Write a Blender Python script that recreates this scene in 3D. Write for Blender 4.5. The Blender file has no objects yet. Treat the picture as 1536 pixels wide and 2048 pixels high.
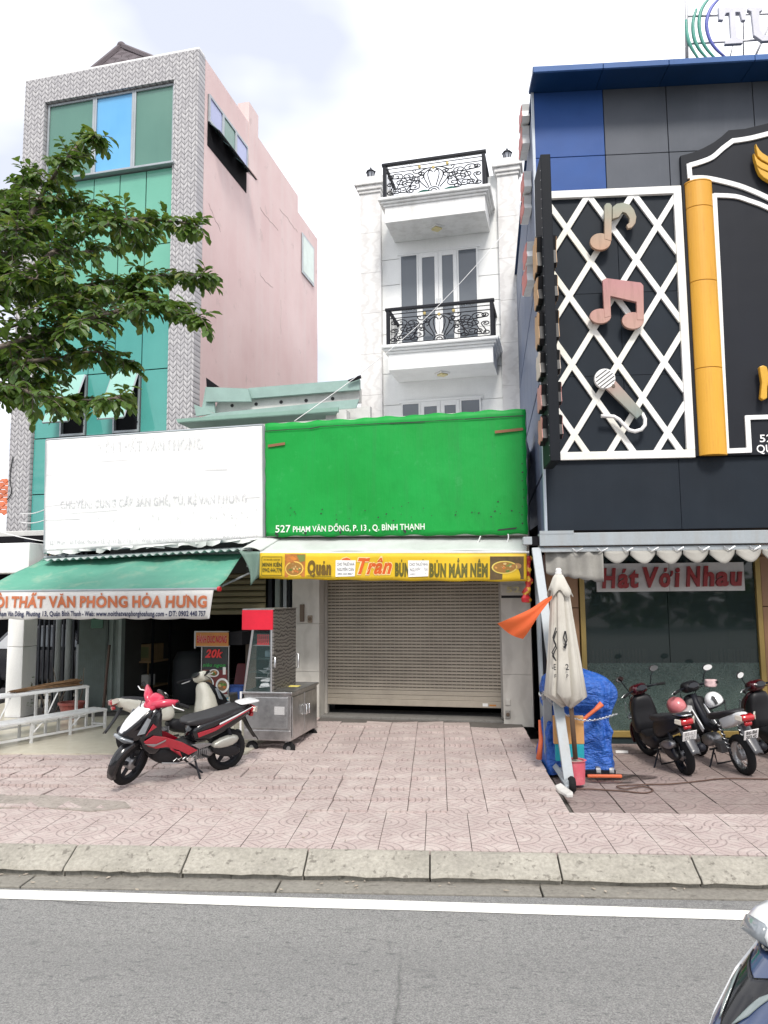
import bpy, bmesh, math, random
from mathutils import Vector, Matrix
R = math.radians
random.seed(11)
S = bpy.context.scene
COL = S.collection

# ---------------------------------------------------------------- camera
F = 1538.0
CAM = Vector((0, 0, 1.8))
_p, _y, _r = R(6.171), R(3.879), R(-0.524)
_f = Vector((-math.sin(_y)*math.cos(_p), math.cos(_y)*math.cos(_p), math.sin(_p)))
_rt = Vector((math.cos(_y), math.sin(_y), 0))
_up = _rt.cross(_f)
RT = _rt*math.cos(_r) + _up*math.sin(_r)
UP = -_rt*math.sin(_r) + _up*math.cos(_r)
cd = bpy.data.cameras.new('camera'); cam = bpy.data.objects.new('camera', cd); COL.objects.link(cam)
cd.sensor_fit = 'VERTICAL'; cd.sensor_height = 36; cd.lens = F/2048*36
cd.clip_start = 0.05; cd.clip_end = 3000
mw = Matrix((RT, UP, -_f)).transposed().to_4x4(); mw.translation = CAM
cam.matrix_world = mw
S.camera = cam

# ---------------------------------------------------------------- sky, sun, exposure
SUN_EL, SUN_AZ = 50, 171          # sun behind the camera, to its right
w = bpy.data.worlds.new('World'); S.world = w; w.use_nodes = True
nt = w.node_tree; nt.nodes.clear()
def wn(t, **k):
    n = nt.nodes.new(t)
    for a, b in k.items(): setattr(n, a, b)
    return n
sky = wn('ShaderNodeTexSky', sky_type='NISHITA', sun_disc=False)
sky.sun_elevation = R(SUN_EL); sky.sun_rotation = R(SUN_AZ); sky.air_density = 1.0; sky.dust_density = 2.0
tc = wn('ShaderNodeTexCoord'); mp = wn('ShaderNodeMapping'); mp.inputs['Scale'].default_value = (1.0, 1.0, 1.9)
mp.inputs['Location'].default_value = (0.35, 0.1, 0.62)
nz = wn('ShaderNodeTexNoise'); nz.inputs['Scale'].default_value = 2.6; nz.inputs['Detail'].default_value = 4; nz.inputs['Roughness'].default_value = 0.42
rp = wn('ShaderNodeValToRGB'); rp.color_ramp.elements[0].position = 0.36; rp.color_ramp.elements[1].position = 0.66
mx = wn('ShaderNodeMix', data_type='RGBA'); mx.inputs['B'].default_value = (8.8, 8.8, 8.9, 1)
mx2 = wn('ShaderNodeMix', data_type='RGBA', blend_type='MIX'); mx2.inputs['Factor'].default_value = 0.86; mx2.inputs['B'].default_value = (4.0, 4.15, 4.65, 1)
bg = wn('ShaderNodeBackground'); bg.inputs['Strength'].default_value = 0.1
out = wn('ShaderNodeOutputWorld')
L = nt.links.new
L(tc.outputs['Generated'], mp.inputs['Vector']); L(mp.outputs['Vector'], nz.inputs['Vector']); L(nz.outputs['Fac'], rp.inputs['Fac'])
L(sky.outputs['Color'], mx2.inputs['A']); L(mx2.outputs['Result'], mx.inputs['A']); L(rp.outputs['Color'], mx.inputs['Factor'])
L(mx.outputs['Result'], bg.inputs['Color']); L(bg.outputs['Background'], out.inputs['Surface'])

sd = bpy.data.lights.new('sun', 'SUN'); sun = bpy.data.objects.new('sun', sd); COL.objects.link(sun)
sd.energy = 1.5; sd.angle = R(12); sd.color = (1.0, 0.95, 0.88)
sdir = Vector((math.sin(R(SUN_AZ))*math.cos(R(SUN_EL)), math.cos(R(SUN_AZ))*math.cos(R(SUN_EL)), math.sin(R(SUN_EL))))
sun.rotation_euler = sdir.to_track_quat('Z', 'Y').to_euler(); sun.location = (4, -6, 14)

S.view_settings.view_transform = 'Standard'; S.view_settings.look = 'None'
S.view_settings.exposure = 1.2; S.view_settings.gamma = 1.0; S.view_settings.use_curve_mapping = False
S.render.engine = 'CYCLES'
S.cycles.max_bounces = 6; S.cycles.transparent_max_bounces = 8

# ---------------------------------------------------------------- photograph to place
ROT = R(-9.5)                                  # the row of houses stands 9.5 degrees off the kerb line
OB = Vector((-2.02, 10.76, 0))
EX = Vector((math.cos(ROT), math.sin(ROT), 0)); EY = Vector((-math.sin(ROT), math.cos(ROT), 0))
def ray(px, py): return RT*((px-768)/F) - UP*((py-1024)/F) + _f
def bw(u, v, z): return OB + EX*u + EY*v + Vector((0, 0, z))      # row frame -> world
def wb(P): d = Vector(P)-OB; return (d.dot(EX), d.dot(EY), P[2])
def Bp(px, py, v):                             # point of the plane v = const in the row frame
    d = ray(px, py); t = EY.dot(OB+EY*v-CAM)/EY.dot(d); return wb(CAM+d*t)
def Bu(px, py, u):                             # point of the plane u = const in the row frame
    d = ray(px, py); t = EX.dot(OB+EX*u-CAM)/EX.dot(d); return wb(CAM+d*t)
def Bg(px, py, z=0): return wb(Gp(px, py, z))
def Kp(px, py, Y): d = ray(px, py); return CAM+d*((Y-CAM.y)/d.y)
def Kx(px, py, X): d = ray(px, py); return CAM+d*((X-CAM.x)/d.x)
def Gp(px, py, z=0): d = ray(px, py); return CAM+d*((z-CAM.z)/d.z)

# ---------------------------------------------------------------- mesh builder
FR = {}
def bare(*a): pass
class M:
    def __init__(s): s.v = []; s.f = []; s.mi = []; s.c = 0
    def m(s, i): s.c = i; return s
    def add(s, vs, fs):
        o = len(s.v); s.v += [tuple(v) for v in vs]
        for f in fs: s.f.append(tuple(o+i for i in f)); s.mi.append(s.c)
        return s
    def box(s, x0, x1, y0, y1, z0, z1):
        if x0 > x1: x0, x1 = x1, x0
        if y0 > y1: y0, y1 = y1, y0
        if z0 > z1: z0, z1 = z1, z0
        return s.add([(x0,y0,z0),(x1,y0,z0),(x1,y1,z0),(x0,y1,z0),(x0,y0,z1),(x1,y0,z1),(x1,y1,z1),(x0,y1,z1)],
                     [(0,3,2,1),(4,5,6,7),(0,1,5,4),(1,2,6,5),(2,3,7,6),(3,0,4,7)])
    def quad(s, a, b, c, d): return s.add([a, b, c, d], [(0,1,2,3)])
    def slab(s, pts, dv):                      # closed slab from a polygon of 3-d points, thickness vector dv
        n = len(pts); dv = Vector(dv); a = [Vector(p) for p in pts]; b = [p+dv for p in a]
        return s.add(a+b, [tuple(range(n))[::-1], tuple(range(n, 2*n))]+[(i, (i+1) % n, n+(i+1) % n, n+i) for i in range(n)])
    def prism(s, poly, y0, y1):                # polygon in x,z pulled along y
        return s.slab([(x, y0, z) for x, z in poly], (0, y1-y0, 0))
    def tube(s, pts, r, n=8, closed=False, cap=True):
        pts = [Vector(p) for p in pts]; k = len(pts); rr = r if isinstance(r, (list, tuple)) else [r]*k
        rings = []; prev = None
        for i, p in enumerate(pts):
            a = pts[(i-1) % k] if (closed or i) else p; b = pts[(i+1) % k] if (closed or i < k-1) else p
            t = (b-a)
            t = t.normalized() if t.length > 1e-9 else Vector((0, 0, 1))
            if prev is None:
                q = Vector((0, 0, 1)) if abs(t.z) < .9 else Vector((1, 0, 0))
            else: q = prev
            e1 = (q - t*q.dot(t)).normalized(); e2 = t.cross(e1); prev = e1
            rings.append([p + (e1*math.cos(2*math.pi*j/n)+e2*math.sin(2*math.pi*j/n))*rr[i] for j in range(n)])
        return s.loft(rings, cap=cap and not closed, closed=closed)
    def loft(s, rings, cap=True, closed=False):
        n = len(rings[0]); k = len(rings); vs = [p for r_ in rings for p in r_]; fs = []
        for i in range(k if closed else k-1):
            for j in range(n):
                i2 = (i+1) % k
                fs.append((i*n+j, i*n+(j+1) % n, i2*n+(j+1) % n, i2*n+j))
        if cap: fs += [tuple(range(n))[::-1], tuple(range((k-1)*n, k*n))]
        return s.add(vs, fs)
    def lathe(s, prof, n=16, c=(0, 0, 0), ax='Z', sx=1, sy=1):
        rings = []
        for r_, h in prof:
            ring = []
            for j in range(n):
                a = 2*math.pi*j/n; x, y, z = r_*math.cos(a)*sx, r_*math.sin(a)*sy, h
                if ax == 'Y': x, y, z = x, z, y
                if ax == 'X': x, y, z = z, x, y
                ring.append((c[0]+x, c[1]+y, c[2]+z))
            rings.append(ring)
        return s.loft(rings)
    def sheet(s, fn, nu, nv):
        vs = [fn(i/nu, j/nv) for j in range(nv+1) for i in range(nu+1)]
        return s.add(vs, [(j*(nu+1)+i, j*(nu+1)+i+1, (j+1)*(nu+1)+i+1, (j+1)*(nu+1)+i) for j in range(nv) for i in range(nu)])
    def ball(s, c, rx, ry, rz, n=12, k=8, z0=-1, z1=1):
        rings = []
        for i in range(k+1):
            a = math.asin(max(-1, min(1, z0)))+(math.asin(z1)-math.asin(max(-1, z0)))*i/k
            q = max(.001, math.cos(a))
            rings.append([(c[0]+rx*q*math.cos(2*math.pi*j/n), c[1]+ry*q*math.sin(2*math.pi*j/n), c[2]+rz*math.sin(a)) for j in range(n)])
        return s.loft(rings)
    def mesh(s, name, o=(0, 0, 0)):
        me = bpy.data.meshes.new(name)
        me.from_pydata([(a-o[0], b-o[1], c-o[2]) for a, b, c in s.v], [], s.f)
        me.polygons.foreach_set('material_index', s.mi)
        bm = bmesh.new(); bm.from_mesh(me); bmesh.ops.recalc_face_normals(bm, faces=bm.faces[:]); bm.to_mesh(me); bm.free()
        return me
    def build(s, name, mats, parent=None, fr='W', o=None, smooth=False, bevel=0, seg=2, sub=0, solid=0, label=None, cat=None, group=None, kind=None, ang=40):
        if parent is not None: fr, off = FR[parent.name]
        else: off = Vector(o) if o is not None else Vector((0, 0, 0))
        me = s.mesh(name, off)
        for q in (mats if isinstance(mats, (list, tuple)) else [mats]): me.materials.append(q)
        ob = bpy.data.objects.new(name, me); COL.objects.link(ob)
        if smooth: me.shade_smooth() if hasattr(me, 'shade_smooth') else None
        if solid:
            q = ob.modifiers.new('solid', 'SOLIDIFY'); q.thickness = solid; q.offset = 0
        if bevel:
            q = ob.modifiers.new('bevel', 'BEVEL'); q.width = bevel; q.segments = seg; q.limit_method = 'ANGLE'; q.angle_limit = R(ang); q.harden_normals = False
        if sub:
            q = ob.modifiers.new('sub', 'SUBSURF'); q.levels = sub; q.render_levels = sub
        if parent is not None: ob.parent = parent
        else:
            if fr == 'B': ob.location = bw(*off); ob.rotation_euler = (0, 0, ROT)
            else: ob.location = off
        FR[ob.name] = (fr, off)
        tag(ob, label, cat, group, kind)
        return ob
def tag(ob, label=None, cat=None, group=None, kind=None):
    for k, v in (('label', label), ('category', cat), ('group', group), ('kind', kind)):
        if v: ob[k] = v
    return ob
def thing(name, label=None, cat=None, fr='W', o=(0, 0, 0), group=None, kind=None, rot=None, loc=None):
    ob = bpy.data.objects.new(name, None); COL.objects.link(ob); ob.empty_display_size = .1
    o = Vector(o)
    if fr == 'B': ob.location = bw(*o); ob.rotation_euler = (0, 0, ROT)
    elif fr == 'L': ob.location = loc; ob.rotation_euler = rot; o = Vector((0, 0, 0))
    else: ob.location = o
    FR[ob.name] = (fr, o)
    return tag(ob, label, cat, group, kind)
KIDS = {}
def copy_tree(ob, parent=None):
    c = ob.copy(); COL.objects.link(c); c.parent = parent; FR[c.name] = FR.get(ob.name, ('W', Vector((0, 0, 0))))
    for ch in list(ob.children): copy_tree(ch, c)
    return c
def clone(ob, loc, parent, rot=None, scale=None):
    c = ob.copy(); COL.objects.link(c); c.parent = parent; c.location = loc
    if rot is not None: c.rotation_euler = rot
    if scale is not None: c.scale = scale
    FR[c.name] = FR[ob.name]
    return c
def rel(parent, p):                            # frame coordinates -> local coordinates of a thing
    return Vector(p)-FR[parent.name][1]

# ---------------------------------------------------------------- lettering
import unicodedata
_gc = {}
def _raw(s, bold, ext, shear):
    cu = bpy.data.curves.new('txt', 'FONT'); cu.body = s; cu.size = 1.0; cu.offset = bold; cu.extrude = .5 if ext else 0; cu.shear = shear; cu.resolution_u = 3
    ob = bpy.data.objects.new('txt', cu); me = ob.to_mesh()
    vs = [tuple(v.co) for v in me.vertices]; fs = [tuple(p.vertices) for p in me.polygons]
    ob.to_mesh_clear(); bpy.data.objects.remove(ob); bpy.data.curves.remove(cu)
    return vs, fs
def glyph(ch, bold, ext, shear):
    k = (ch, bold, ext, shear)
    if k not in _gc:
        vs, fs = _raw(ch, bold, ext, shear); w2, _ = _raw(ch+'|', 0, False, 0); w1, _ = _raw('|', 0, False, 0)
        _gc[k] = (vs, fs, max(v[0] for v in w2)-max(v[0] for v in w1))
    return _gc[k]
def glyphs(s, bold=0.0, ext=False, shear=0.0):
    """Letters with their Vietnamese marks put together from the plain letter and drawn marks."""
    V, Fc, x = [], [], 0.0; t = .055+bold*1.3
    def put(poly, ox, oy):
        o = len(V); n = len(poly); P = [(ox+a+shear*(oy+b), oy+b) for a, b in poly]
        if ext:
            V.extend([(a, b, .5) for a, b in P]+[(a, b, -.5) for a, b in P]); Fc.extend([tuple(range(o, o+n)), tuple(range(o+n, o+2*n))[::-1]]+[(o+i, o+n+i, o+n+(i+1) % n, o+(i+1) % n) for i in range(n)])
        else: V.extend([(a, b, 0) for a, b in P]); Fc.append(tuple(range(o, o+n)))
    for ch in s:
        if ch == ' ': x += .27; continue
        base, marks = ch, ''
        if ch in 'đĐ': base, marks = ('d' if ch == 'đ' else 'D'), '-'
        else:
            d = unicodedata.normalize('NFD', ch); base, marks = d[0], d[1:]
        if marks and base == 'i' and any(m in marks for m in '\u0300\u0301'): base = 'ı' if False else 'i'
        vs, fs, adv = glyph(base, bold, ext, shear)
        o = len(V); V.extend([(a+x, b, c) for a, b, c in vs]); Fc.extend([tuple(o+i for i in f) for f in fs])
        x0 = x+min(v[0] for v in vs); x1 = x+max(v[0] for v in vs); top = max(v[1] for v in vs)+.035; c = (x0+x1)/2-shear*top*.5
        if marks == '-':
            yb = top*.46 if base == 'D' else top*.80; xa = x0-.06 if base == 'D' else c-.02
            put([(0, 0), (.30, 0), (.30, t*.8), (0, t*.8)], xa, yb)
        lvl = top; off = 0
        for m in marks:
            if m == '\u0302': put([(-.17, 0), (-.17+t*1.2, 0), (0, .09), (.17-t*1.2, 0), (.17, 0), (.05, .09+t), (-.05, .09+t)], c, lvl); lvl += .05; off = .2
            elif m == '\u0306': put([(-.16, .13), (-.10, .02), (0, 0), (.10, .02), (.16, .13), (.16-t, .13), (.07, .02+t*.8), (0, t*.8), (-.07, .02+t*.8), (-.16+t, .13)], c, lvl); lvl += .10; off = .0
        for m in marks:
            if m == '\u0301': put([(-.05, 0), (-.05+t*.9, 0), (.10, .15), (.10-t*1.3, .15)], c+off*.9, lvl)
            elif m == '\u0300': put([(.05, 0), (.05-t*.9, 0), (-.10, .15), (-.10+t*1.3, .15)], c+(off*.9 if off else 0), lvl)
            elif m == '\u0309': put([(-.02, 0), (.02, 0), (.07, .08), (.05, .14), (-.05, .14), (-.05, .10), (.01, .09), (.01, .05)], c+off, lvl)
            elif m == '\u0303': put([(-.15, 0), (-.08, .07), (.06, .02), (.15, .09), (.15, .09+t*.6), (.06, .02+t), (-.08, .07+t), (-.15, t*.6)], c, lvl)
            elif m == '\u0323': put([(-t*.7, -.12-t), (t*.7, -.12-t), (t*.7, -.12+t*.3), (-t*.7, -.12+t*.3)], c, 0)
            elif m == '\u031b': put([(-.04, -.14), (.03, -.12), (.10, -.02), (.08, .08), (.0, .08), (.02, .0)], x1, top-.04)
        x += adv+bold*1.1
    return V, Fc
def text(mb, s, x0, x1, zb, cap, y, bold=.01, shear=0, ext=0, fn=None):
    """Letters of cap height `cap` standing on zb between x0 and x1, facing -y at depth y (ext: thickness)."""
    vs, fs = glyphs(s, bold, bool(ext), shear)
    if not vs: return mb
    a = min(v[0] for v in vs); b = max(v[0] for v in vs); H = .68; sz = cap/H; sx = (x1-x0)/(b-a) if x1 is not None else sz*.9
    P = []
    for v in vs:
        X, Z, D = x0+(v[0]-a)*sx, zb+v[1]*sz, y-(v[2]+.5)*ext if ext else y
        P.append(fn(X, D, Z) if fn else (X, D, Z))
    return mb.add(P, fs)

# ---------------------------------------------------------------- materials
class NT:
    def __init__(s, name):
        s.mat = bpy.data.materials.new(name); s.mat.use_nodes = True; s.t = s.mat.node_tree; s.t.nodes.clear()
        s.out = s.n('ShaderNodeOutputMaterial'); s.b = s.n('ShaderNodeBsdfPrincipled'); s.l(s.b.outputs[0], s.out.inputs[0])
        s._pos = s._obj = None
    def n(s, t, **k):
        q = s.t.nodes.new(t)
        for a, b in k.items(): setattr(q, a, b)
        return q
    def l(s, a, b): s.t.links.new(a, b)
    def put(s, sock, v):
        if isinstance(v, bpy.types.NodeSocket): s.l(v, sock)
        elif isinstance(v, (tuple, list)) and len(v) == 3 and sock.type == 'RGBA': sock.default_value = (*v, 1)
        else: sock.default_value = v
    def math(s, op, a, b=None, c=None, clamp=False):
        q = s.n('ShaderNodeMath', operation=op, use_clamp=clamp); s.put(q.inputs[0], a)
        if b is not None: s.put(q.inputs[1], b)
        if c is not None: s.put(q.inputs[2], c)
        return q.outputs[0]
    def pos(s):
        if not s._pos: s._pos = s.n('ShaderNodeNewGeometry')
        return s._pos.outputs['Position']
    def obj(s):
        if not s._obj: s._obj = s.n('ShaderNodeTexCoord')
        return s._obj.outputs['Object']
    def xyz(s, v): q = s.n('ShaderNodeSeparateXYZ'); s.l(v, q.inputs[0]); return q.outputs
    def noise(s, vec, scale, detail=4, rough=.55, stretch=None, out='Fac'):
        if stretch:
            m = s.n('ShaderNodeMapping'); m.inputs['Scale'].default_value = stretch; s.l(vec, m.inputs[0]); vec = m.outputs[0]
        q = s.n('ShaderNodeTexNoise'); q.inputs['Scale'].default_value = scale; q.inputs['Detail'].default_value = detail; q.inputs['Roughness'].default_value = rough
        s.l(vec, q.inputs['Vector']); return q.outputs[out]
    def vor(s, vec, scale, feature='F1', out='Distance'):
        q = s.n('ShaderNodeTexVoronoi', feature=feature); q.inputs['Scale'].default_value = scale; s.l(vec, q.inputs['Vector']); return q.outputs[out]
    def ramp(s, fac, a, b, ca=(0, 0, 0), cb=(1, 1, 1)):
        q = s.n('ShaderNodeValToRGB'); e = q.color_ramp.elements; e[0].position = a; e[1].position = b; e[0].color = (*ca, 1); e[1].color = (*cb, 1)
        s.l(fac, q.inputs[0]); return q.outputs[0]
    def mix(s, fac, a, b, mode='MIX'):
        q = s.n('ShaderNodeMix', data_type='RGBA', blend_type=mode); s.put(q.inputs['Factor'], fac); s.put(q.inputs['A'], a); s.put(q.inputs['B'], b); return q.outputs['Result']
    def bump(s, h, strength=.3, dist=.01):
        q = s.n('ShaderNodeBump'); q.inputs['Strength'].default_value = strength; q.inputs['Distance'].default_value = dist; s.l(h, q.inputs['Height'])
        s.l(q.outputs[0], s.b.inputs['Normal']); return q
    def set(s, **k):
        for a, v in k.items():
            s.put(s.b.inputs[a.replace('_', ' ')], v)
        return s
def sc(c, k): return tuple(min(1, x*k) for x in c)
MAT = {}
def mat(name, col, rough=.6, metal=0.0, var=.14, vs=2.5, bump=0.0, bs=60, bd=.004, spec=.5, dirt=None, da=.5, ds=1.3, streak=False, coat=0, alpha=1, trans=0, emit=0, fine=.06, sub=0, rv=.1):
    t = NT(name); p = t.pos()
    n1 = t.noise(p, vs, 5); n2 = t.noise(p, vs*22, 3)
    c = t.mix(t.ramp(n1, .3, .7), sc(col, 1-var), sc(col, 1+var))
    if fine: c = t.mix(fine*4, c, t.mix(n2, sc(col, .6), sc(col, 1.35)))
    if dirt:
        d = t.noise(p, ds, 7, .65, stretch=(3.2, 3.2, .35) if streak else None)
        c = t.mix(t.math('MULTIPLY', t.ramp(d, .45, .78), da), c, dirt)
    t.set(Base_Color=c, Metallic=metal, Roughness=t.math('ADD', rough-rv/2, t.math('MULTIPLY', n1, rv), clamp=True))
    t.b.inputs['Specular IOR Level'].default_value = spec
    if coat: t.b.inputs['Coat Weight'].default_value = coat; t.b.inputs['Coat Roughness'].default_value = .08
    if alpha < 1: t.b.inputs['Alpha'].default_value = alpha
    if trans: t.b.inputs['Transmission Weight'].default_value = trans
    if bump: t.bump(t.noise(p, bs, 4), bump, bd)
    MAT[name] = t.mat
    return t.mat
# ---------------------------------------------------------------- shared materials
white_paint = mat('white paint', (.78, .78, .77), .55, var=.05, dirt=(.5, .49, .46), da=.35, ds=.9, streak=True)
white_clean = mat('white enamel', (.82, .82, .82), .35, var=.04)
house_white = mat('house paint', (.80, .81, .80), .6, var=.05, dirt=(.55, .56, .55), da=.3, ds=.7, streak=True, bump=.05)
balcony_white = mat('weathered balcony paint', (.78, .78, .77), .65, var=.06, dirt=(.40, .39, .36), da=.5, ds=1.6, streak=True, bump=.08)
black_metal = mat('black iron', (.010, .011, .016), .5, var=.2, spec=.25)
dark_rubber = mat('tyre rubber', (.014, .014, .015), .85, var=.25, bump=.3, bs=120, spec=.2)
black_plastic = mat('black plastic', (.011, .011, .013), .45, var=.2, spec=.3)
gloss_black = mat('gloss black', (.007, .007, .009), .16, var=.1, spec=.5, coat=.25)
steel = mat('steel', (.55, .56, .57), .3, metal=1, var=.1)
chrome = mat('chrome', (.8, .8, .8), .08, metal=1, var=.03)
alloy = mat('grey alloy', (.32, .32, .33), .42, metal=.85, var=.15, dirt=(.12, .1, .08), da=.5, ds=9)
grey_paint = mat('pale grey paint', (.31, .345, .37), .5, var=.07, dirt=(.26, .22, .17), da=.4, ds=2.2, streak=True)
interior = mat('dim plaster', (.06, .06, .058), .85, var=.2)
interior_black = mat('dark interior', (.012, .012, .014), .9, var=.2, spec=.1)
wood = mat('pale wood', (.36, .24, .13), .6, var=.2)
paper = mat('white paper', (.82, .82, .8), .7, var=.03)
ink = mat('black ink', (.02, .02, .022), .6, var=.05, fine=0)
red_paint = mat('red paint', (.55, .012, .02), .3, var=.08, coat=.4)
blue_plastic = mat('blue plastic', (.03, .08, .3), .5)
mirror_glass = mat('mirror glass', (.95, .95, .95), .03, metal=1, var=0, fine=0)

# ---------------------------------------------------------------- ground
def asphalt_mat():
    t = NT('worn asphalt'); p = t.pos()
    f = t.noise(p, 130, 3, .7); v = t.vor(p, 95); big = t.noise(p, .8, 5, .6); spots = t.noise(p, 7, 5, .68, stretch=(.75, 1.2, 1)); sp2 = t.noise(p, 26, 3, .6, stretch=(.6, 1.3, 1))
    c = t.mix(t.ramp(big, .25, .75), (.185, .188, .19), (.23, .23, .225))
    c = t.mix(t.ramp(f, .36, .66), t.mix(.62, c, (.07, .07, .07)), t.mix(.5, c, (.42, .41, .39)))
    c = t.mix(t.math('MULTIPLY', t.ramp(spots, .60, .68), .45), c, (.085, .085, .087))
    c = t.mix(t.math('MULTIPLY', t.ramp(sp2, .60, .68), .6), c, (.075, .075, .078))
    ce = t.vor(t.mix(.06, p, t.noise(p, 3, 4, .6, out='Color')), .55, 'DISTANCE_TO_EDGE'); ck = t.math('MULTIPLY', t.math('SUBTRACT', 1.0, t.ramp(ce, .0, .006)), t.ramp(t.noise(p, .45, 2), .50, .60)); c = t.mix(t.math('MULTIPLY', ck, .55), c, (.05, .05, .05))
    tr_ = t.noise(p, .55, 4, .6, stretch=(.12, 1.6, 1)); c = t.mix(t.math('MULTIPLY', t.ramp(tr_, .42, .68), .35), c, (.125, .125, .125))
    y = t.xyz(p)[1]
    edge = t.ramp(t.math('ADD', y, t.math('MULTIPLY', t.noise(p, 2.2, 5), .35)), 5.28, 5.5)   # grit swept to the gutter
    c = t.mix(t.math('MULTIPLY', edge, .6), c, (.24, .22, .19))
    t.set(Base_Color=c, Roughness=.85); t.b.inputs['Specular IOR Level'].default_value = .3
    t.bump(t.math('ADD', t.math('MULTIPLY', v, .5), f), .55, .006)
    return t.mat
asphalt = asphalt_mat()
def concrete(name, c0, c1, pit=.5, bs=45):
    t = NT(name); p = t.pos()
    a = t.noise(p, 3.5, 6, .65); b = t.noise(p, 38, 4, .6); v = t.noise(p, 17, 4, .6); st = t.noise(p, 1.4, 6, .7)
    c = t.mix(t.ramp(a, .3, .7), c0, c1)
    c = t.mix(t.ramp(b, .35, .7), t.mix(.35, c, (.08, .075, .065)), c)
    c = t.mix(t.math('MULTIPLY', t.ramp(v, .60, .67), pit), c, (.07, .06, .05))
    c = t.mix(t.math('MULTIPLY', t.ramp(st, .5, .75), .45), c, (.15, .14, .125))
    t.set(Base_Color=c, Roughness=.88); t.b.inputs['Specular IOR Level'].default_value = .25
    t.bump(t.math('ADD', b, t.math('MULTIPLY', t.ramp(v, .58, .68), -.9)), .5, .008)
    return t.mat
kerb_mat = concrete('kerb concrete', (.33, .31, .265), (.44, .415, .36), .5)
gutter_mat = concrete('gutter concrete', (.22, .205, .18), (.29, .275, .24), .3)
slab_mat = concrete('mortar bed', (.10, .092, .085), (.15, .135, .125), .3)

def tile_mat(name, base, dark, wear, gro=.5):
    t = NT(name); o = t.xyz(t.obj()); p = t.pos()
    s = .334
    X = t.math('DIVIDE', o[0], s); Y = t.math('DIVIDE', o[1], s)
    def dist(ax, ay):
        a = t.math('SUBTRACT', X, ax); b = t.math('SUBTRACT', Y, ay)
        return t.math('SQRT', t.math('ADD', t.math('MULTIPLY', a, a), t.math('MULTIPLY', b, b)))
    d = t.math('MINIMUM', dist(-.5, -.5), dist(.5, .5))
    fr = t.math('FRACT', t.math('MULTIPLY', d, 5.6))
    line = t.ramp(t.math('ABSOLUTE', t.math('SUBTRACT', fr, .5)), .36, .44)
    out_ = t.ramp(d, .60, .62)
    diag = t.math('FRACT', t.math('MULTIPLY', t.math('SUBTRACT', X, Y), 4))
    line2 = t.ramp(t.math('ABSOLUTE', t.math('SUBTRACT', diag, .5)), .40, .46)
    line = t.mix(out_, line, line2)
    rnd = t.n('ShaderNodeObjectInfo').outputs['Random']
    big = t.noise(p, .75, 6, .65); mid = t.noise(p, 5.5, 5, .65); fine = t.noise(p, 70, 3)
    c = t.mix(rnd, sc(base, .86), sc(base, 1.12))
    c = t.mix(t.ramp(fine, .3, .7), sc(base, .78), t.mix(.7, c, sc(base, 1.2)))
    c = t.mix(t.math('MULTIPLY', t.ramp(mid, .46, .66), .65), c, wear)
    c = t.mix(t.math('MULTIPLY', t.ramp(big, .45, .72), .55), c, dark)
    fade = t.math('SUBTRACT', 1.0, t.math('MULTIPLY', t.ramp(mid, .45, .62), .5))
    lm = t.math('MULTIPLY', t.math('MULTIPLY', line, gro), fade)
    c = t.mix(lm, c, sc(dark, .62))
    t.set(Base_Color=c, Roughness=.8); t.b.inputs['Specular IOR Level'].default_value = .3
    t.bump(t.math('ADD', t.math('MULTIPLY', line, -.8), t.math('MULTIPLY', fine, .25)), .6, .006)
    return t.mat
tile_pink = tile_mat('pink cement tile', (.46, .375, .355), (.32, .265, .25), (.55, .49, .455), .62)
tile_grey = tile_mat('shade-toned cement tile', (.29, .225, .21), (.18, .15, .14), (.34, .285, .26), .45)  # pink tile made darker, canopy shade put into its colour

# road and far ground
g = M(); g.quad((-220, -160, -.18), (220, -160, -.18), (220, 240, -.18), (-220, 240, -.18)); g.build('ground', slab_mat, kind='structure')
ROADZ = -.15
g = M(); g.quad((-90, -60, ROADZ), (90, -60, ROADZ), (90, 5.26, ROADZ), (-90, 5.26, ROADZ)); g.build('road', asphalt, kind='structure')
def paint_mat():
    t = NT('road paint'); p = t.pos()
    a = t.noise(p, 26, 5, .7); b = t.noise(p, 160, 3)
    c = t.mix(t.math('MULTIPLY', t.ramp(a, .56, .66), .6), (.80, .79, .74), (.3, .3, .29)); c = t.mix(t.math('MULTIPLY', b, .25), c, (.5, .49, .46))
    t.set(Base_Color=c, Roughness=.7); t.bump(b, .3, .004); return t.mat
g = M(); 
def line_pt(u, v): x = -60+120*u; return (x, 4.90+.158*v+.003*math.sin(x*3.1)-.02*(x)/2.2*.35, ROADZ+.004)
# the edge line lies a little askew to the kerb
a0, a1 = Gp(0, 1780, ROADZ), Gp(1500, 1822, ROADZ); b0, b1 = Gp(0, 1798, ROADZ), Gp(1500, 1842, ROADZ)
def ext(p, q, x): k = (x-p.x)/(q.x-p.x); return p.y+(q.y-p.y)*k
g.sheet(lambda u, v: (-30+60*u, (ext(b0, b1, -30+60*u)*(1-v)+ext(a0, a1, -30+60*u)*v)+.003*math.sin(u*230+v*2), ROADZ+.004), 160, 1)
tag(g.build('road_marking', paint_mat(), kind='structure'))
# gutter slabs
gt = thing('gutter', kind='structure')
gb = None
for i, x in enumerate([-8.1+1.75*k for k in range(10)]):
    g = M().box(x+.006, x+1.744, 5.264, 5.47, ROADZ-.1, ROADZ+.012+random.uniform(-.003, .003)); g.build('gutter_slab', gutter_mat, gt, bevel=.006)
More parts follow.
